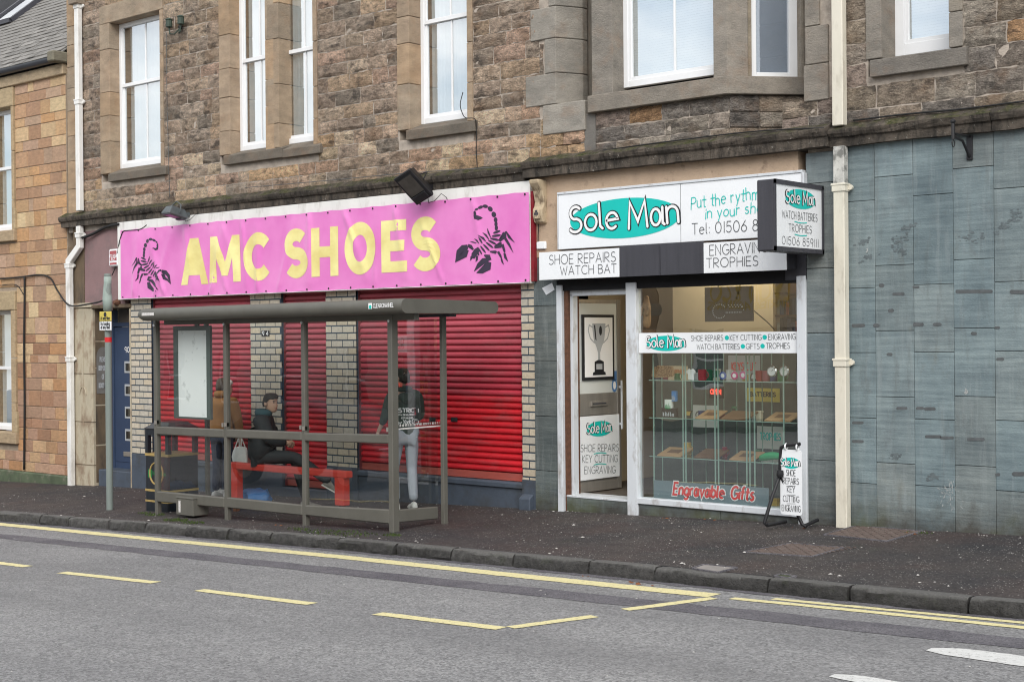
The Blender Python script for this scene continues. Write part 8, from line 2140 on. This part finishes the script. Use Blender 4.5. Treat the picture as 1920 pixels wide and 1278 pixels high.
# a parked car beyond the left edge of the picture, mirrored in the shelter glass
def car(loc, col, label):
    rt = root('parked_car', loc, label, 'car'); o = Vector(loc); m = mat('car_paint', col, .03, 3, .25, spec=.6); T_ = lambda x, y, z: o + Vector((x, y, z))
    prof_ = [(-2.05, .38), (-2.1, .62), (-2.0, .88), (-1.75, .95), (-1.2, 1.34), (-.7, 1.44), (.3, 1.43), (.75, 1.28), (1.15, .98), (1.85, .84), (2.08, .66), (2.1, .38)]
    rows = []
    for s, k in ((-.84, .93), (-.80, 1.0), (.80, 1.0), (.84, .93)):
        rows.append([T_(x, s * (.88 if z > 1.0 else 1), .3 + (z - .3) * k) for x, z in prof_])
    MB().loft(rows).build('body', m, rt, bevel=.02, smooth=R_(35))
    for s in (-1, 1):
        MB().add([T_(-1.25, s * .765, .98), T_(1.0, s * .765, .98), T_(.68, s * .725, 1.26), T_(.28, s * .722, 1.36), T_(-.68, s * .722, 1.37), T_(-1.1, s * .725, 1.28)], [(0, 1, 2, 3, 4, 5)]).build('side_window', M['opp_glass'], rt, fix=False)
        for x in (-1.3, 1.3):
            w_ = MB().lathe(T_(x, s * .74, .31), [(.2, -.1), (.31, -.1), (.32, 0), (.31, .11), (.2, .11)], 20, axis='y').build('wheel', M['cable'], rt, smooth=R_(40)); MB().lathe(T_(x, s * .74, .31), [(.2, -.118), (.2, .118)], 14, axis='y').build('rim', M['brushed'], w_)
    for s in (-.6, .6):
        MB().obox(T_(-2.05, s, .78), (.04, 0, 0), (0, .2, 0), (0, 0, .08)).build('tail_light', M['tape_red'], rt, bevel=.02); MB().obox(T_(2.02, s, .7), (.04, 0, 0), (0, .18, 0), (0, 0, .06)).build('headlight', M['chrome'], rt, bevel=.02)
car((-6.4, -7.4, rz(-6.4, -7.4)), (.02, .022, .028), 'dark hatchback on the road, mirrored in the shelter glass')
# more stock in the cabinet: small boxes, key fobs and cards, every one its own thing
rq = random.Random(12)
stock = [('gift_box', 'box', 'small %s gift box on the %s'), ('photo_card', 'card', 'small %s card propped on the %s'), ('tankard', 'tankard', 'small %s tankard on the %s')]
cn = [('navy', (.03, .05, .14)), ('silver', (.5, .52, .53)), ('gold', (.45, .30, .08)), ('maroon', (.22, .02, .04)), ('cream', (.62, .56, .44)), ('black', (.02, .02, .022)), ('green', (.03, .16, .07)), ('white', (.75, .76, .76))]
places = [(0, 'top glass shelf', .48, (1232, 1250, 1270, 1308, 1345, 1368, 1400, 1415)), (1, 'middle glass shelf', .5, (1290, 1315, 1352, 1375, 1412, 1424)), (2, 'lowest glass shelf', .5, (1288, 1318, 1350, 1358, 1420)), (3, 'cabinet floor', .42, (1240, 1262, 1290, 1312, 1340, 1365, 1388, 1410, 1432, 1452))]
seen = {}
for lv, nm, yy, xs9 in places:
    z = shelfz[lv] if lv < 3 else zsill + .005
    for i, px_ in enumerate(xs9):
        kind = stock[(i + lv) % 3]; cnm, cc = cn[(i * 3 + lv * 5) % 8]; x = X_(px_, yy, 750); h_ = rq.uniform(.07, .15); w_ = rq.uniform(.03, .05)
        lab = kind[2] % (cnm, nm); seen[lab] = seen.get(lab, 0) + 1
        if seen[lab] > 1: continue
        rt = root(kind[0], (x, yy, z), lab, kind[1])
        if kind[0] == 'tankard':
            MB().lathe((x, yy, z), [(w_ * .9, .001), (w_, .01), (w_ * .85, h_ * .5), (w_ * .95, h_), (w_ * .8, h_)], 14).build('cup', M['mugc'], rt, smooth=R_(40), color=cc); MB().tube([(x + w_ * .9 + .03 * math.sin(t * .45), yy, z + h_ * .5 + .035 * math.cos(t * .45)) for t in range(8)], .005, 5).build('handle', M['mugc'], rt, color=cc)
        elif kind[0] == 'photo_card':
            MB().obox((x, yy, z + h_ / 2), (w_, 0, 0), (0, .004, -.001), (0, .02, h_ / 2)).build('card', M['mugc'], rt, color=cc); MB().obox((x, yy - .0055, z + h_ * .55), (w_ * .7, 0, 0), (0, .001, 0), (0, .012, h_ * .3)).build('print', M['mugc'], rt, color=cn[(i + 2) % 8][1])
        else:
            MB().box(x - w_, x + w_, yy - .03, yy + .03, z, z + h_ * .7).build('box', M['mugc'], rt, bevel=.004, color=cc); MB().box(x - w_ - .003, x + w_ + .003, yy - .033, yy + .033, z + h_ * .7, z + h_ * .85).build('lid', M['mugc'], rt, bevel=.003, color=cc)
# printed posters stuck on the back of the display
FPo = Face((0, 1.198, 0), (1, 0, 0), lift=.002)
M['orange_print'] = mat('orange_print', (.55, .20, .08), .05, 4, .6)
for (xa, ya, xb, yb, m, s, ink, lab) in ((1246, 710, 1290, 686, 'interior', 'SHOE REPAIRS', 'orange_print', 'orange lettered cream poster at back of display'), (1366, 712, 1425, 666, 'grey_trim', 'KEYS CUT', 'red_print', 'grey poster with red lettering at back of display'), (1400, 752, 1462, 728, 'plate_yellow', 'BATTERIES', 'black_print', 'yellow strip poster at back of display'), (1300, 800, 1345, 760, 'door_white', 'GIFTS', 'grey_print', 'pale poster low at the back of display'), (1420, 840, 1470, 800, 'door_white', 'TROPHIES', 'teal', 'pale poster with teal lettering low at back of display')):
    a, b = W(xa, ya, 1.198), W(xb, yb, 1.198); rt = root('poster', ((a.x + b.x) / 2, 1.195, a.z), lab, 'poster')
    MB().box(a.x, b.x, 1.194, 1.198, a.z, b.z).build('sheet', M[m], rt)
    mb = MB(); F_ = Face((a.x, 1.194, a.z), (1, 0, 0), lift=.002); text(mb, s, F_, ((b.x - a.x) * .12, (b.z - a.z) * .4), ((b.x - a.x) * .88, (b.z - a.z) * .4), (b.z - a.z) * .3, .013, 1); mb.build('lettering', M[ink], rt, fix=False)
